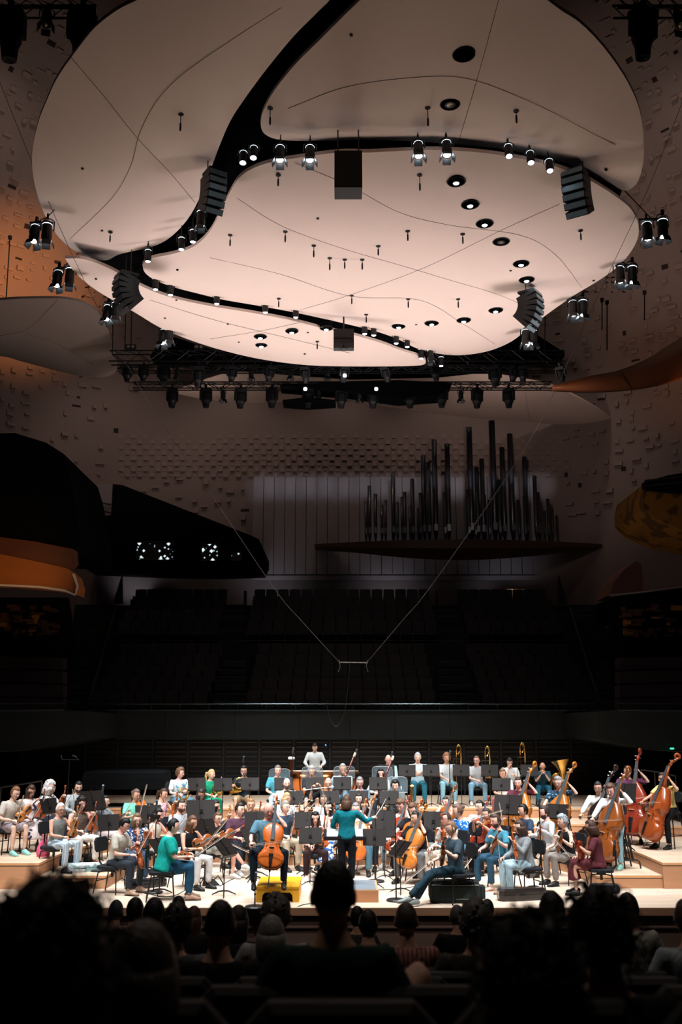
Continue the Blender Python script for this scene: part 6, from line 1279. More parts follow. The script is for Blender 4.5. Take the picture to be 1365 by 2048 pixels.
for idx, (pid, px, py, tier, face, sc_, who, top, bottom, hair, inst, pose, ex) in enumerate(PEOPLE):
    tier = TIER_FIX.get(pid, tier); tz_ = TZ[tier]; seat = .74 if inst == 'bass' else (.50 if pid == 'S1' else .46)
    lean = ex.get('lean', 6 if inst in ('cello',) else (10 if inst == 'bass' else 7)); tgt = at_y(px, py, YG[pid]); th = math.radians(face)
    hl = head_local(seat, lean); s = min(1.09, max(.90, (tgt[2] - tz_) / hl[2])); hw = rotz(th) @ (hl * s); loc = np.array([tgt[0] - hw[0], tgt[1] - hw[1], tz_])
    L, R, org_, ax, fr = POSE[pose]; L, R = np.array(L), np.array(R)
    if pid == 'S1': ax, org_ = (.12, .40, 1), (.01, -.50, .29)
    if pid == 'D5': ax, org_ = (.18, .28, 1), (-.02, -.60, .19)
    dz = seat - .46 if inst not in ('bass',) else 0
    J = np.array([rng.uniform(-.02, .02), rng.uniform(-.03, .02), rng.uniform(-.02, .03)])
    if org_ is None: org_, ax, fr = (.14, -.24, .80), (.3, .1, 1.0), (0, -1.0, 0)
    if org_ is not None: org_ = np.array(org_) + (0, 0, dz * .5 if pid == 'S1' else 0)
    kn = .25 if inst == 'cello' else (.17 if inst == 'bass' else .13 + .05 * ((idx * 7) % 3) / 2)
    lab = 'person in %s' % who
    pr = person(lab, loc, th, s, top, bottom, hair, L + (0, 0, dz), R + J + (0, 0, dz), seat=seat, lean=lean, hy=ex.get('hy', 0), hp=ex.get('hp', 4), knees=kn, fat=ex.get('fat', 1.0), glasses=ex.get('glasses'), beard=ex.get('beard'), cross=ex.get('cross'), stretch=ex.get('stretch'), barefoot=ex.get('barefoot'), shoe=ex.get('shoe', 'black'), skin=idx, seed=idx + 3, tan=pid in ('L16',), curl=(.75, .75))
    Rw = rotz(th); PLACED[pid] = (loc, th, s, tz_, who)
    def W(p): return loc + Rw @ (np.asarray(p, float) * s)
    short = who.split(' at a ')[0]
    if inst in ('violin', 'viola', 'cello', 'bass'):
        vi = ex.get('bcol', {'violin': [0, 4, 1, 5], 'viola': [4, 1, 0, 3], 'cello': [5, 3, 5, 1], 'bass': [0]}[inst][idx % (1 if inst == 'bass' else 4)])
        if pid == 'S1': vi = 5
        if pid == 'S13': vi = 0
        if pid == 'S18': vi = 3
        ks = {'bass': 1.0, 'cello': 1.0}.get(inst, 1.0)
        R3 = frame(Rw @ np.array(ax, float), Rw @ np.array(fr, float)); get_string(inst, vi).get('%s held by the person in %s' % (NAMEOF[inst], short), M=M4(R3, W(org_), ks))
        wr = pr['arm'][-1][1]; el = pr['arm'][-1][0]; fdir = norm(wr - el); grip = wr + fdir * .10
        if inst in ('cello', 'bass') or pose == 'play': bd = np.array([.95, -.25, .12 if inst != 'play' else .3]) if pose != 'play' else np.array([.75, .35, .25])
        else: bd = norm([rng.uniform(-.1, .5), rng.uniform(-.6, -.1), rng.uniform(.25, 1.0)])
        if pid in ('L19', 'S20', 'S24', 'S15', 'L18'): bd = norm([.35, -.75, -.35])
        if pid in ('L3', 'L4', 'L1', 'L7', 'L12'): bd = norm([-.25, -.6, .75])
        BOW.get('bow of the person in %s' % short, M=M4(frame(Rw @ norm(bd), Rw @ np.array([.3, -.2, -1.0])), W(grip - norm(bd) * .05), 1.0))
    elif inst != 'none' and inst != 'trumpet':
        R3 = frame(Rw @ np.array(ax, float), Rw @ np.array(fr, float)); o0_ = W(org_)
        if pose in ('clarinet', 'flute'): o0_ = W(pr['hc'] + pr['RH'] @ np.array([0, -.102, -.064]))
        WIND[inst].get('%s of the person in %s' % (NAMEOF[inst], short), M=M4(R3, o0_, 1.15 if inst == 'tuba' else 1.0))
    if pid != 'S1':
        (STOOL if inst == 'bass' else CHAIR).get('black %s under the person in %s' % ('stool' if inst == 'bass' else 'chair', short), M=M4(Rw, loc + Rw @ np.array([0, .03, 0]) * s, s), group='seats of the musicians')
# the conductor on the podium and the timpanist
tgt = at_y(694, 1604, 18.25); hl = head_local(.46, 2, True); PODZ = .20
s = (tgt[2] - PODZ) / hl[2]; loc = np.array([tgt[0], tgt[1], PODZ]); CONDLOC = loc
pr = person('person in teal shirt conducting with back to the stalls', loc, math.pi, s, ('long', S(14, 112, 124)), ('pants', S(24, 26, 32)), ('bob', S(84, 60, 44)), (.22, -.30, 1.02), (-.52, -.30, 1.21), stand=True, lean=2, hp=6, hy=-10, seed=99, curl=(.8, .5))
wr = pr['arm'][-1][1]; m = MB(); r = thing('baton', 'white baton in the conductor\'s raised hand', 'baton'); Rw = rotz(math.pi); p0 = loc + Rw @ (wr + norm(wr - pr['arm'][-1][0]) * .09) * s
m.tube([p0, p0 + np.array([.12, .05, .16]), p0 + np.array([.2, .09, .3])], [.006, .005, .003], 5); m.obj('shaft', mat('baton_white', S(230, 226, 220), .5, var=0), r); m = MB(); m.ell(p0, (.014, .014, .022), 6, 5); m.obj('handle', wood('cork', S(180, 130, 90), .6, (1, 1, 1), 10, 0, .1), r)
tgt = at_y(630, 1501, 28.0); hl = head_local(.46, 16, True); s = min(1.05, (tgt[2] - .9) / hl[2]); s = max(.94, s); hw = hl * s; loc = np.array([tgt[0], tgt[1] - hw[1] * 1, .9])
person('person in loose white shirt leaning over the timpani', loc, 0, s, ('long', S(214, 222, 222)), ('pants', S(40, 44, 50)), ('short', S(36, 32, 32)), (.20, -.34, .98), (-.20, -.34, .98), stand=True, lean=16, hp=28, seed=101)
# ================================================================ STANDS AND THINGS ON STAGE
def stand_at(px, py, Y, tier, rz, label, low=False):
    h = .82 if low else 1.05; p = at_y(px, py, Y); tz_ = TZ[tier]; k = min(1.2, max(.85, (p[2] - tz_) / h))
    (STAND_LOW if low else STAND).get(label, M=M4(rotz(math.radians(rz)), (p[0], p[1], tz_), k), group='black music stands')
STANDS = [(97, 1628, 20.6, 2, 60, 'edge-on beside the grey curls'), (186, 1600, 21.0, 1, 50, 'behind the brown tank top'), (218, 1644, 19.6, 1, 32, 'in front of the light grey t-shirt'), (297, 1628, 21.2, 0, 25, 'right of the mint green top'), (322, 1692, 18.5, 0, 62, 'edge-on behind the teal t-shirt', 1),
 (394, 1571, 24.0, 3, 20, 'right of the blue-printed t-shirt'), (446, 1576, 23.9, 3, 15, 'in front of the green top'), (500, 1571, 24.1, 3, 5, 'in front of the navy t-shirt hornist'), (402, 1619, 21.2, 0, 20, 'in front of the white t-shirt and wavy hair'), (412, 1656, 19.8, 0, 48, 'behind the black tank top'), (450, 1694, 18.3, 0, 66, 'edge-on at the front with white sheets', 1),
 (567, 1572, 24.15, 3, 8, 'in front of the bright teal t-shirt'), (588, 1599, 22.9, 2, 8, 'in front of the bald crown'), (630, 1570, 24.2, 3, 0, 'in front of the black shorts clarinettist'), (660, 1597, 22.9, 2, 0, 'in front of the cropped grey hair'), (685, 1566, 24.25, 3, 0, 'in front of the grey beard bassoonist'), (718, 1597, 22.95, 2, -4, 'in front of the slate blue shirt'),
 (757, 1573, 24.2, 3, -2, 'in front of the cream blouse'), (779, 1597, 22.85, 2, -6, 'in front of the dark curls'), (815, 1550, 25.9, 4, -6, 'left of the folded arms'), (863, 1551, 25.95, 4, -4, 'right of the folded arms'), (923, 1546, 26.0, 4, -6, 'beside the upright trombone'), (980, 1545, 25.9, 4, -10, 'right of the spectacled trombonist'),
 (773, 1546, 25.9, 4, 0, 'below the bald trumpeter'), (1004, 1582, 23.9, 3, -14, 'in front of the pink trousers'), (1017, 1607, 22.0, 0, -22, 'left of the wine red t-shirt'), (1060, 1553, 25.9, 4, -10, 'left of the tuba'), (621, 1676, 19.5, 0, 2, 'large in front of the long black hair'), (1117, 1622, 21.7, 1, -28, 'in front of the navy speckled t-shirt'),
 (750, 1679, 19.2, 0, -8, 'large right of the conductor'), (769, 1657, 20.2, 0, -8, 'second behind the conductor\'s right hand'), (766, 1638, 20.9, 0, -10, 'third behind the conductor\'s right hand'), (614, 1640, 21.0, 0, 4, 'behind the soloist at the violas'), (621, 1656, 20.7, 0, 4, 'between the soloist and the white blouse'), (868, 1640, 20.6, 0, -14, 'left of the bright blue blouse'),
 (801, 1696, 18.6, 0, -64, 'edge-on with a green sheet at the front', 1), (515, 1640, 20.6, 0, 18, 'right of the plum t-shirt'), (1066, 1697, 18.9, 0, -64, 'edge-on before the silver hair', 1), (1247, 1584, 21.0, 2, -35, 'behind the curly bass player'), (508, 1672, 20.0, 0, 40, 'leaning beside the dark jeans', 1)]
for t in STANDS: stand_at(t[0], t[1], t[2], t[3], t[4], 'music stand ' + t[5], len(t) > 6)
# conductor's wide flat desk with open score
p = at_y(690, 1668, 19.2); r = thing('conductor_desk', 'wide flat conductor desk with an open score', 'music stand', (p[0], p[1], 0)); z_ = p[2]
m = MB(); m.box((0, 0, z_), (.78, .46, .03), rotx(.22)); m.box((0, -.23, z_ - .06), (.78, .02, .06)); m.obj('desk', DESK, r)
for sx in (-1, 1): m = MB(); m.box((sx * .17, .0, z_ + .022), (.32, .40, .012), rotx(.22)); m.obj('score_page', mat('score_blue', S(190, 214, 228), .7, var=.05), r)
m = MB(); m.tube([(0, 0, z_ - .02), (0, 0, .03)], .02, 8); m.obj('pole', BLACKM, r); m = MB(); m.lathe([(.26, 0), (.26, .02), (.03, .05)], 18); m.obj('base', BLACKM, r)
# podium and soloist's yellow platform
p = at_z(700, 1806, 0); r = thing('conductor_podium', 'low wooden podium with a grey carpeted top under the conductor', 'podium', (.13, 18.22, 0))
m = MB(); m.box((0, 0, .09), (1.0, 1.1, .18)); m.obj('box', wood('podium_wood', S(176, 122, 84), .5, (.2, 1, 1), 8, 0, .15), r); m = MB(); m.box((0, 0, .19), (1.0, 1.1, .02)); m.obj('rim', wood('podium_rim', S(190, 150, 118), .5, (.2, 1, 1), 8, 0, .1), r)
m = MB(); m.box((0, 0, .201), (.92, 1.02, .006)); m.obj('carpet', mat('podium_carpet', S(112, 122, 132), .9, var=.15, scale=30), r)
YEL = wood('yellow_paint_wood', S(214, 158, 22), .5, (.3, 1, 1), 6, 0, .10)
yx0, yx1 = at_z(514, 1803, 0)[0], at_z(583, 1803, 0)[0]; yc = (yx0 + yx1) / 2; yw = yx1 - yx0
r = thing('soloist_platform', 'yellow painted wooden platform under the cello soloist', 'platform', (yc + .06, 18.25, 0)); yw = yw + .14
m = MB(); m.box((0, 0, .235), (yw, 1.15, .03)); m.obj('deck', YEL, r)
for sy in (-1, 1):                                       # fronts with an arched opening
    o_ = [(-yw / 2, 0), (-yw / 2, .22), (yw / 2, .22), (yw / 2, 0), (yw / 2 - .1, 0), (yw / 2 - .11, .11), (yw / 2 - .15, .155), (-yw / 2 + .15, .155), (-yw / 2 + .11, .11), (-yw / 2 + .1, 0)]
    m = MB(); A = np.array([(x, sy * .56, z) for x, z in o_]); B = A + (0, .03 * -sy, 0); n_ = len(A)
    tri = [(0, 1, 8, 9), (1, 7, 8), (1, 2, 6, 7), (2, 5, 6), (2, 3, 4, 5)]; V_ = np.vstack([A, B])
    m.add(V_, tri + [tuple(i + n_ for i in f[::-1]) for f in tri] + [(i, (i + 1) % n_, n_ + (i + 1) % n_, n_ + i) for i in range(n_)]); m.obj('arched_side', YEL, r)
for sx in (-1, 1): m = MB(); m.box((sx * (yw / 2 - .015), 0, .11), (.03, 1.1, .22)); m.obj('side', YEL, r)
m = MB(); m.box((0, -.36, .11), (yw - .08, .02, .21)); m.obj('opening_shade', BLACK, r)  # black sheet added to paint the shade inside the arched opening
for dx, dy in ((-.22, -.4), (.22, -.42), (.02, -.45), (-.1, -.38)): 
    m = MB(); m.lathe([(.016, .2502), (.016, .2515)], 8, (dx, dy, 0)); m.obj('endpin_hole', BLACK, r)
# soloist's bench
loc, th, s, tz_, _ = PLACED['S1']; r = thing('piano_bench', 'black padded bench under the cello soloist', 'bench', loc + (0.03, .08, 0), th)
m = MB(); rbox(m, (0, 0, .46), (.62, .36, .09)); m.obj('cushion', SEATPAD, r)
for sx in (-1, 1):
    for sy in (-1, 1): m = MB(); m.box((sx * .27, sy * .14, .21), (.045, .045, .42)); m.obj('leg', BLACK, r)
# microphone stands
for lab, px, ytop, base, tier, Y in [('tall microphone stand between the violins at the left', 204, 1572, (198, 1742), 1, None), ('tall microphone stand beside the teal t-shirt', 310, 1602, (307, 1786), 0, None), ('short microphone stand before the yellow platform', 512, 1748, (510, 1816), 0, None), ('tall microphone stand right of the conductor', 789, 1612, (793, 1802), 0, None), ('tall microphone stand between grey shawl and silver hair', 1073, 1598, (1086, 1786), 0, None), ('microphone stand behind the conductor\'s desk', 757, 1600, (752, 1764), 0, None), ('microphone stand beside the violas', 612, 1640, (610, 1738), 0, None)]:
    p = at_z(base[0], base[1], TZ[tier]); h = at_y(px, ytop, p[1])[2] - TZ[tier] - .14; o = make_mic(max(.4, h)); o.location = p; tag(o, lab, 'microphone stand', 'microphone stands')
for lab, px, ytop, Y, tier in [('slim microphone stand above the navy t-shirt hornist', 487, 1514, 25.0, 3), ('slim microphone stand beside the tall copper cylinder', 586, 1497, 25.9, 4), ('slim microphone stand right of the timpani', 712, 1500, 26.2, 4), ('slim microphone stand by the bald trumpeter', 783, 1505, 25.8, 4), ('slim microphone stand in front of the trombonist', 899, 1503, 25.8, 4)]:
    p = at_y(px, ytop, Y); o = make_mic(max(.5, p[2] - TZ[tier] - .14)); o.location = (p[0], p[1], TZ[tier]); tag(o, lab, 'microphone stand', 'microphone stands')
r = thing('microphone_bar_stand', 'tall stand with a two-microphone cross bar behind the left violins', 'microphone stand', (*at_y(139, 1520, 25.4)[:2], TZ[3])); z_ = at_y(139, 1519, 25.4)[2] - TZ[3]
m = MB(); m.tube([(0, 0, .02), (0, 0, z_)], .014, 6); m.obj('pole', BLACKM, r); m = MB(); m.tube([(-.2, 0, z_), (.24, 0, z_)], .012, 5); m.obj('cross_bar', MATS['mic_grey'], r); m = MB(); m.lathe([(.2, 0), (.2, .02), (.02, .04)], 14); m.obj('base', BLACKM, r)
for dx in (-.17, .2): m = MB(); m.tube([(dx, 0, z_), (dx - .03, -.02, z_ + .07), (dx - .12 * (1 if dx > 0 else .2), -.06, z_ + .1)], [.012, .014, .018], 5); m.obj('microphone', MATS['mic_grey'], r)
# timpani and percussion
for lab, px, Y in (('copper kettledrum left of the leaning timpanist', 607, 27.2), ('copper kettledrum in front of the leaning timpanist', 652, 27.1), ('copper kettledrum behind the grey beard', 690, 27.2)):
    p = at_y(px, 1545, Y); TIMP.get(lab, (p[0], Y, TZ[4]), rotz=.3, group='kettledrums')
p = at_y(583, 1525, 26.6); r = thing('copper_drum', 'tall narrow copper cylinder with a white towel on its rim', 'drum', (p[0], p[1], TZ[4])); z0_ = at_y(583, 1541, 26.6)[2] - TZ[4]; z1_ = at_y(583, 1516, 26.6)[2] - TZ[4]
m = MB(); m.lathe([(.06, z0_), (.065, z0_ + .02), (.068, z1_)], 14); m.obj('cylinder', mat('copper_dark', S(120, 62, 34), .3, .9, var=.3, scale=8), r); m = MB(); m.lathe([(.085, z1_ - .03), (.09, z1_ + .02), (.06, z1_ + .03)], 10); m.obj('towel', mat('towel_white', S(222, 226, 226), .9), r)
m = MB(); m.tube([(0, 0, z0_), (0, 0, .03)], .014, 6); m.lathe([(.16, 0), (.16, .02), (.02, .04)], 12); m.obj('stand', BLACKM, r)
# clear acoustic shields behind the winds
SHIELD = mat('clear_shield', S(120, 140, 150), .1, var=.02, alpha=.28, spec=.6); SHE = mat('shield_edge', S(120, 128, 130), .3, var=0)
for lab, x0, y0, x1, y1, Y, tier in (('clear shield behind the bright teal t-shirt', 538, 1538, 580, 1580, 25.3, 3), ('clear shield in front of the leaning timpanist', 604, 1534, 646, 1560, 26.1, 4), ('clear shield left of the pale blue denim shirt', 745, 1533, 785, 1580, 25.35, 3), ('clear shield right of the cream blouse', 776, 1554, 815, 1585, 24.0, 2), ('clear shield behind the grey beard', 668, 1533, 710, 1556, 26.0, 4)):
    a = at_y(x0, y1, Y); b_ = at_y(x1, y0, Y); r = thing('acoustic_shield', lab, 'shield', ((a[0] + b_[0]) / 2, Y, TZ[tier])); w, z0_, z1_ = (b_[0] - a[0]) / 2, a[2] - TZ[tier], b_[2] - TZ[tier]; k = .08
    o_ = [(-w, z0_), (w, z0_), (w, z1_ - k), (w - k * .3, z1_ - k * .3), (w - k, z1_), (-w + k, z1_), (-w + k * .3, z1_ - k * .3), (-w, z1_ - k)]; m = MB(); A = np.array([(x, 0, z) for x, z in o_]); m.loft([A, A + (0, .01, 0)]); m.obj('pane', SHIELD, r)
    m = MB(); m.tube(np.vstack([A, A[:1]]), .008, 4); m.obj('edge', SHE, r); m = MB(); m.tube([(0, .01, z0_ + .05), (0, .01, .02)], .014, 5); m.lathe([(.18, 0), (.18, .015), (.02, .03)], 12); m.obj('stand', BLACKM, r)
# upright gold reed instrument and silver mute on stands
p = at_y(825, 1602, 25.7); r = thing('contrabass_reed', 'tall gold keyed reed instrument standing upright on its peg', 'instrument', (p[0], p[1], TZ[4])); m = MB(); m.tube([(0, 0, .02), (0, 0, .1), (0, 0, .5)], [.01, .05, .045], 10); m.obj('body', BRASS, r)
m = MB(); m.ell((0, 0, .52), (.05, .05, .035), 8, 6); m.obj('cap', mat('cork_cap', S(214, 176, 130), .6), r); m = MB()
for i in range(7): m.lathe([(.018, .045), (.018, .06)], 7, (0, 0, .13 + .055 * i), rotx(math.pi / 2))
m.obj('key_set', SILVER, r)
p = at_y(803, 1585, 24.1); r = thing('bass_clarinet', 'silver-topped bass clarinet beside the dark curls', 'instrument', (p[0], p[1], TZ[2])); m = MB(); m.tube([(0, 0, .05), (0, 0, .75)], [.03, .028], 8); m.obj('body', BLACKWOOD, r); m = MB(); m.lathe([(.03, .72), (.06, .78), (.05, .9), (.06, .96), (.03, 1.06)], 10); m.obj('crook', SILVER, r, True)
# covered keyboard at the rear left
p0, p1 = at_y(168, 1566, 25.6), at_y(330, 1571, 25.6); r = thing('covered_piano', 'grand piano under a dark blue cover at the rear left', 'piano', ((p0[0] + p1[0]) / 2, 26.2, TZ[4])); w = (p1[0] - p0[0]) / 2
m = MB(); m.loft([np.array([(-w, -.7, z), (w, -.7, z), (w, .2, z), (w * .6, .75, z), (-w * .3, .9, z), (-w, .8, z)]) * np.array([k, k, 1]) for k, z in ((1.0, .45), (1.02, .7), (1.0, .84), (.96, .88))]); m.obj('cover', mat('cover_blue', S(7, 10, 13), .8, var=.3, scale=4, spec=.1), r)
for x, y in ((-w * .85, -.55), (w * .85, -.5), (0, .6)): m = MB(); m.tube([(x, y, .0), (x, y, .46)], .05, 8); m.obj('leg', BLACK, r)
# choir-side barriers at the right and left rear
for lab, pts in (('black barrier frame behind the yellow top', [(1283, 1610, 1540), (1310, 1612, 1543), (1352, 1620, 1552)]), ('black barrier frame behind the left violins', [(2, 1600, 1575), (60, 1600, 1566), (84, 1600, 1562)])):
    r = thing('crowd_barrier', lab, 'barrier', (*at_y(pts[0][0], pts[0][1], 24.5)[:2], TZ[2])); c = np.array(r.location); m = MB(); L_ = []
    for px, yb, yt in pts: a = at_y(px, yt, 24.5) - c; m.tube([(a[0], a[1], 0), a], .018, 5); L_.append(a)
    m.tube(L_, .018, 5); m.obj('frame', mat('barrier_grey', S(70, 66, 64), .5, .5), r)
# loose floor items
def item(name, label, cat, px, py, z, rz=0): p = at_z(px, py, z); return thing(name, label, cat, p, rz)
r = item('tote_bag', 'pink cloth bag on the riser by the striped trousers', 'bag', 86, 1713, TZ[2]); m = MB(); m.loft([np.array([(x * k, y * k * .7, z) for x, y in ((-.11, -.08), (.11, -.08), (.13, .0), (.1, .08), (-.1, .08), (-.13, 0))]) for k, z in ((.9, 0), (1.05, .06), (.95, .16), (.6, .26), (.45, .29))]); m.obj('body', mat('bag_pink', S(222, 92, 130), .8, var=.15, scale=12), r, True); m = MB(); m.tube([(-.05, 0, .27), (-.03, 0, .4), (.03, 0, .4), (.05, 0, .27)], .012, 5); m.obj('handle', MATS['bag_pink'], r)
r = item('water_bottle', 'dark green bottle on the riser beside the patterned dress', 'bottle', 73, 1703, TZ[2]); m = MB(); m.lathe([(.03, 0), (.032, .01), (.032, .13), (.026, .15)], 10); m.obj('body', mat('bottle_green', S(48, 70, 66), .4), r); m = MB(); m.lathe([(.027, .15), (.027, .17)], 10); m.obj('lid', BLACK, r)
def violin_case(label, px, py, z, rz, col, tail=True, L=.78, h=.15):
    r = item('violin_case', label, 'instrument case', px, py, z, rz); o_ = [(-L / 2, -.08), (-L * .42, -.13), (-L * .2, -.14), (.05, -.11), (L * .3, -.075), (L * .46, -.06), (L / 2, -.03), (L / 2, .03), (L * .46, .06), (L * .3, .075), (.05, .11), (-L * .2, .14), (-L * .42, .13), (-L / 2, .08)]
    A = np.array(o_); m = MB(); m.loft([np.c_[A * k, np.full(len(A), zz)] for k, zz in ((.94, 0), (1, .03), (1, h * .5))]); m.obj('base', col, r); m = MB(); m.loft([np.c_[A * k, np.full(len(A), zz)] for k, zz in ((1, h * .5 + .006), (1, h * .8), (.9, h))]); m.obj('lid', col, r)
    m = MB(); m.tube([(-.06, -.135, h * .5), (-.05, -.165, h * .5), (.03, -.15, h * .5), (.04, -.12, h * .5)], .008, 5); m.obj('handle', BLACK, r); return r
violin_case('pale patterned violin case lying on the left riser edge', 168, 1743, TZ[1], .25, pattern_mat('case_pale', S(196, 206, 210), S(120, 150, 150), 9, .55))
violin_case('dark shaped violin case under the navy floral blouse', 292, 1775, 0, .5, mat('case_black', S(22, 26, 30), .25, var=.1, coat=.3))
violin_case('dark brown violin case at the front near the stage edge', 1045, 1800, 0, .12, mat('case_brown', S(40, 34, 32), .3, var=.15, coat=.3), L=.84, h=.2)
violin_case('black case with white stickers under the striped trousers', 140, 1728, TZ[1], .9, pattern_mat('case_stick', S(22, 24, 28), S(190, 200, 205), 5, .62), L=.6)
r = item('equipment_bag', 'long dark green equipment bag at the front of the stage', 'bag', 911, 1806, 0, -.02); m = MB(); rbox(m, (0, .12, .17), (.86, .36, .34), None, .25); m.obj('body', mat('bag_green', S(20, 32, 32), .8, var=.2, scale=8), r); m = MB(); m.tube([(-.40, -.06, .29), (.40, -.06, .29)], .008, 4); m.box((.12, -.066, .07), (.22, .006, .012)); m.obj('zip', mat('zip_grey', S(110, 112, 104), .5), r); m = MB(); rbox(m, (.47, .12, .16), (.08, .26, .2)); m.obj('end_pocket', MATS['bag_green'], r)
r = item('flat_case', 'flat dark blue case by the maroon dress', 'instrument case', 1210, 1785, 0, -.05); m = MB(); rbox(m, (0, 0, .07), (.5, .3, .14)); m.obj('shell', mat('case_blue', S(24, 36, 46), .6, var=.15), r); m = MB(); m.tube([(-.08, -.16, .1), (-.06, -.19, .1), (.06, -.19, .1), (.08, -.16, .1)], .01, 5); m.obj('handle', BLACK, r)
r = item('shoulder_bag', 'small black folded bag on the floor beside the sheet stand', 'bag', 423, 1771, 0, .3); m = MB(); m.loft([np.array([(-.16, -.06, 0), (.16, -.06, 0), (.16, .06, 0), (-.16, .06, 0)]), np.array([(-.14, -.03, .18), (.06, -.03, .1), (.06, .02, .1), (-.14, .02, .18)])]); m.obj('body', mat('bag_black', S(26, 28, 32), .7), r); m = MB(); m.tube([(.05, 0, .1), (.12, 0, .17), (.2, 0, .06), (.22, 0, .0)], .012, 5); m.obj('strap', MATS['bag_black'], r)
r = thing('hanging_bag', 'pale grey tote hanging from the chair of the grey shawl', 'bag', at_y(1060, 1745, 18.75)); m = MB(); m.loft([np.array([(x * k, y * k, z) for x, y in ((-.09, -.04), (.09, -.04), (.1, .04), (-.1, .04))]) for k, z in ((.5, -.09), (1.1, -.04), (.9, .12), (.5, .22))]); m.obj('body', mat('bag_grey', S(170, 172, 172), .8), r, True); m = MB(); m.tube([(0, 0, .2), (-.02, 0, .45)], .01, 4); m.obj('strap', MATS['bag_grey'], r)
r = item('folded_bag', 'black bag lying on the riser by the striped trousers', 'bag', 172, 1724, TZ[1], .2); m = MB(); m.ell((0, 0, .08), (.2, .12, .09), 12, 6); m.obj('body', MATS['bag_black'], r, True)
# double bass floor stand at the right
r = item('bass_stand', 'black tubular bass stand on the right riser', 'stand', 1262, 1738, TZ[1], .25)
for dy in (0, .35): m = MB(); m.tube([(-.22, dy, 0), (-.2, dy, .12), (-.14, dy, .16), (.14, dy, .16), (.2, dy, .12), (.22, dy, 0)], .016, 5); m.obj('foot_arch', BLACKM, r)
for dx in (-.06, .06): m = MB(); m.tube([(dx, .0, .16), (dx - .02, .1, .62)], .022, 6); m.obj('upright', BLACKM, r)
m = MB(); m.tube([(0, 0, .16), (0, .35, .16)], .014, 5); m.obj('spine', BLACKM, r)
# cables on the floor
for lab, pts in (('thin black cable along the right of the stage floor', [(1235, 1775), (1300, 1773), (1365, 1772), (1400, 1772)]), ('thin black cable curving across the front floor', [(440, 1772), (480, 1755), (560, 1764), (600, 1772)]), ('thin black cable right of the podium', [(752, 1780), (800, 1778), (860, 1768), (900, 1770)]), ('thin black cable near the stage edge', [(596, 1821 - 8), (615, 1808), (660, 1806), (680, 1806)]), ('thin black cable by the beige shirt', [(215, 1740), (250, 1760), (300, 1788), (345, 1792), (380, 1775)])):
    P = cat_rom(np.array([at_z(x, y, .006) for x, y in pts]), 5); m = MB(); m.tube(P, .007, 4); tag(m.obj('floor_cable', BLACK), lab, 'cable')
# tiny indicator lights and sign
for lab, px, py, Y, col in (('tiny blue indicator light on the slatted wall', 652, 1490, 30.42, (.1, .4, 1)), ('small green exit light under the right box', 1345, 1497, 26.3, (.05, 1, .5)), ('tiny blue light behind the left violins', 188, 1558, 27, (.3, .7, 1))):
    m = MB(); p = at_y(px, py, Y); m.box(p, (.10 if 'green' in lab else .035, .02, .035)); tag(m.obj('indicator_light', mat('ind_%d' % px, col, emit=1.2)), lab, 'light')
# ================================================================ AUDIENCE
SEATST = mat('stalls_seat', S(16, 15, 16), .75, var=.3)
def make_stall():
    r = thing('stalls_seat', '', 'seat'); m = MB(); rbox(m, (0, 0, .62), (.52, .62, .10), rotx(math.pi / 2 - .0) @ rotz(0), .25); m.obj('backrest', SEATST, r)
    m = MB(); rbox(m, (0, .30, .43), (.48, .46, .10)); m.obj('cushion', SEATST, r); m = MB(); m.box((-.27, .22, .3), (.04, .4, .6)); m.box((-.27, .22, .61), (.06, .36, .03)); m.obj('armrest', SEATST, r); return r
STALL = Proto(make_stall())
k = 0
for row, Y in enumerate(np.arange(3.1, 16.6, 1.1)):
    hw = .36 * Y + .4; n = int(2 * hw / .56)
    for i in range(n):
        x = -n * .28 + (i + .5) * .56; STALL.get('dark stalls seat, %s from the left in row %d from the stage' % (ORD[i], 13 - row), (x, Y - .22, stalls_z(Y)), rotz=0, group='dark stalls seats')
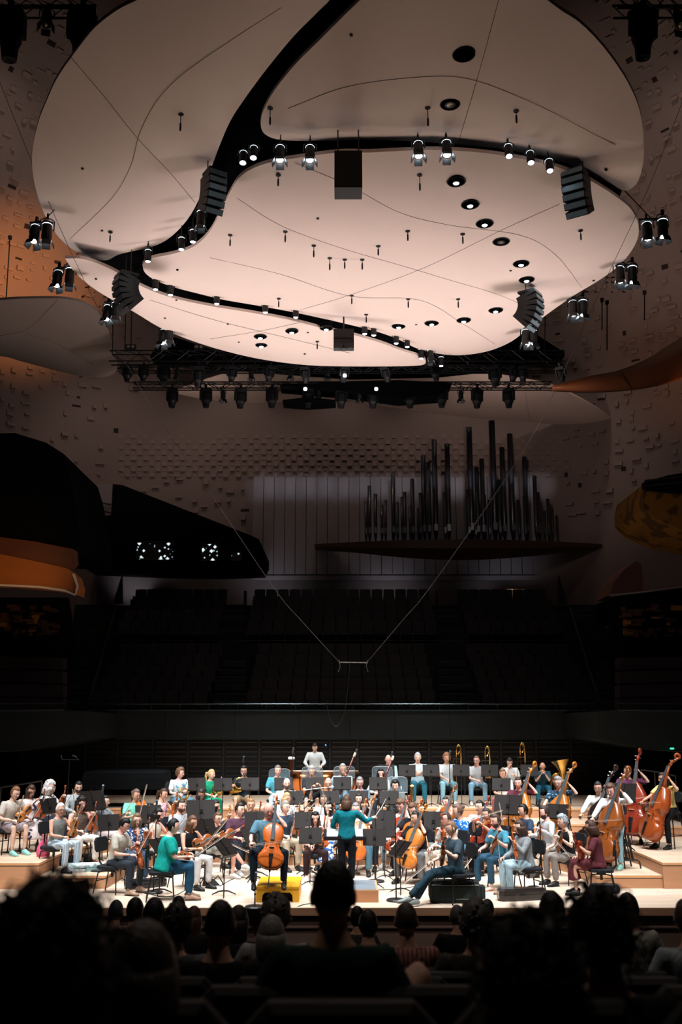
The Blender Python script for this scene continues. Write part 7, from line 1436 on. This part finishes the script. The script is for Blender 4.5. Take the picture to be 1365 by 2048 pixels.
AUD = [  # px, py head centre, head width px, hair, top, label, extra
 (667, 1790, 84, ('buzz', S(16, 14, 14)), ('tee', S(22, 52, 44)), 'tall dark silhouette in green t-shirt, middle of the stalls', dict(xleg=[(-.15, -.14, .62), (-.32, -.28, .82), (-.36, -.44, .5)])),
 (440, 1850, 64, ('buzz', S(14, 12, 12)), ('tee', S(14, 14, 16)), 'dark-haired listener in black left of the middle aisle seat', {}),
 (543, 1872, 50, ('bob', S(120, 116, 114)), ('tee', S(30, 32, 38)), 'listener with grey bobbed hair in the left stalls', {}),
 (552, 1832, 46, ('curl', S(90, 86, 84)), ('tee', S(150, 150, 150)), 'listener with tousled grey hair and pale shirt', {}),
 (477, 1842, 34, ('long', S(46, 36, 34)), ('tee', S(30, 30, 34)), 'listener with long dark hair left of the tousled grey head', {}),
 (352, 1853, 50, ('curl', S(26, 22, 22)), ('tee', S(90, 90, 92)), 'dark curly head in the left stalls', {}),
 (308, 1830, 38, ('short', S(15, 13, 13)), ('tee', S(40, 40, 44)), 'short black hair head in the left stalls', {}),
 (270, 1822, 30, ('short', S(22, 18, 18)), ('tee', S(40, 40, 44)), 'small dark head next to the blue cap', {}),
 (232, 1824, 28, ('buzz', S(56, 66, 78)), ('tee', S(30, 30, 34)), 'head in a slate blue cap at the left', {}),
 (388, 1836, 26, ('long', S(84, 56, 42)), ('tee', S(40, 36, 36)), 'listener with long brown hair near the stage', {}),
 (357, 1814, 24, ('short', S(20, 18, 18)), ('tee', S(30, 30, 30)), 'dark head right below the stage edge at the left', {}),
 (813, 1842, 44, ('buzz', S(74, 66, 62)), ('tee', 'P_redstripe'), 'listener in a red striped shirt', {}),
 (737, 1850, 34, ('short', S(16, 14, 14)), ('tee', S(140, 138, 134)), 'dark-haired listener in a pale shirt behind the silhouette', {}),
 (715, 1836, 26, ('short', S(16, 14, 14)), ('tee', S(60, 60, 60)), 'small dark head right of the silhouette', {}),
 (915, 1834, 28, ('buzz', S(96, 92, 90)), ('tee', S(24, 24, 26)), 'cropped grey-haired listener in black near the stage', {}),
 (951, 1846, 54, ('curl', S(92, 88, 86)), ('tee', S(60, 58, 56)), 'grey curly head right of the middle', {}),
 (976, 1818, 22, ('short', S(16, 14, 14)), ('tee', S(30, 30, 30)), 'small dark head by the stage edge at the right', {}),
 (1105, 1822, 44, ('short', S(24, 20, 20)), ('tee', S(40, 38, 38)), 'dark head before the brown violin case', {}),
 (1257, 1818, 36, ('short', S(44, 34, 30)), ('tee', S(170, 168, 162)), 'listener in a pale shirt below the right riser', {}),
 (1376, 1840, 48, ('short', S(70, 60, 56)), ('tee', S(150, 160, 166)), 'listener in a pale blue shirt at the right edge', {}),
 (1202, 1872, 108, ('curl', S(16, 14, 14)), ('tee', S(30, 24, 26)), 'large dark curly head at the right', dict(frizz=160)),
 (1062, 1975, 150, ('curlbob', S(14, 12, 12)), ('tee', S(14, 13, 14)), 'very large blurred curly head right of the middle', dict(frizz=260)),
 (95, 1940, 185, ('curlbob', S(10, 9, 9)), ('tee', S(10, 10, 11)), 'very large blurred curly head at the left corner', dict(frizz=260)),
 (285, 1945, 125, ('bob', S(70, 60, 54)), ('tee', S(20, 19, 20)), 'large blurred grey-brown head beside the left corner', {}),
]
for i, (px, py, w, hair, top, lab, ex) in enumerate(AUD):
    dep = 1991 * .162 / w; r_ = ray(px, py); hp_ = EYE + r_ * (dep / (r_[1] * cp + r_[2] * sp)); Y = hp_[1]
    hl = head_local(.46, 2); zf = stalls_z(Y); s = min(1.08, max(.95, (hp_[2] - zf) / hl[2])); loc = np.array([hp_[0], hp_[1] + (hl[1]) * s * 1, hp_[2] - hl[2] * s])
    person(lab, loc, math.pi, s, top, ('pants', BK), hair, (.2, -.25, .62), (-.2, -.25, .62), lean=2, upper_only=True, seed=200 + i, skin=1, group='listeners in the stalls', vox=.024, **ex)
# raised knee of the silhouetted listener
run_jobs()
bpy.data.collections.remove(TMPC)
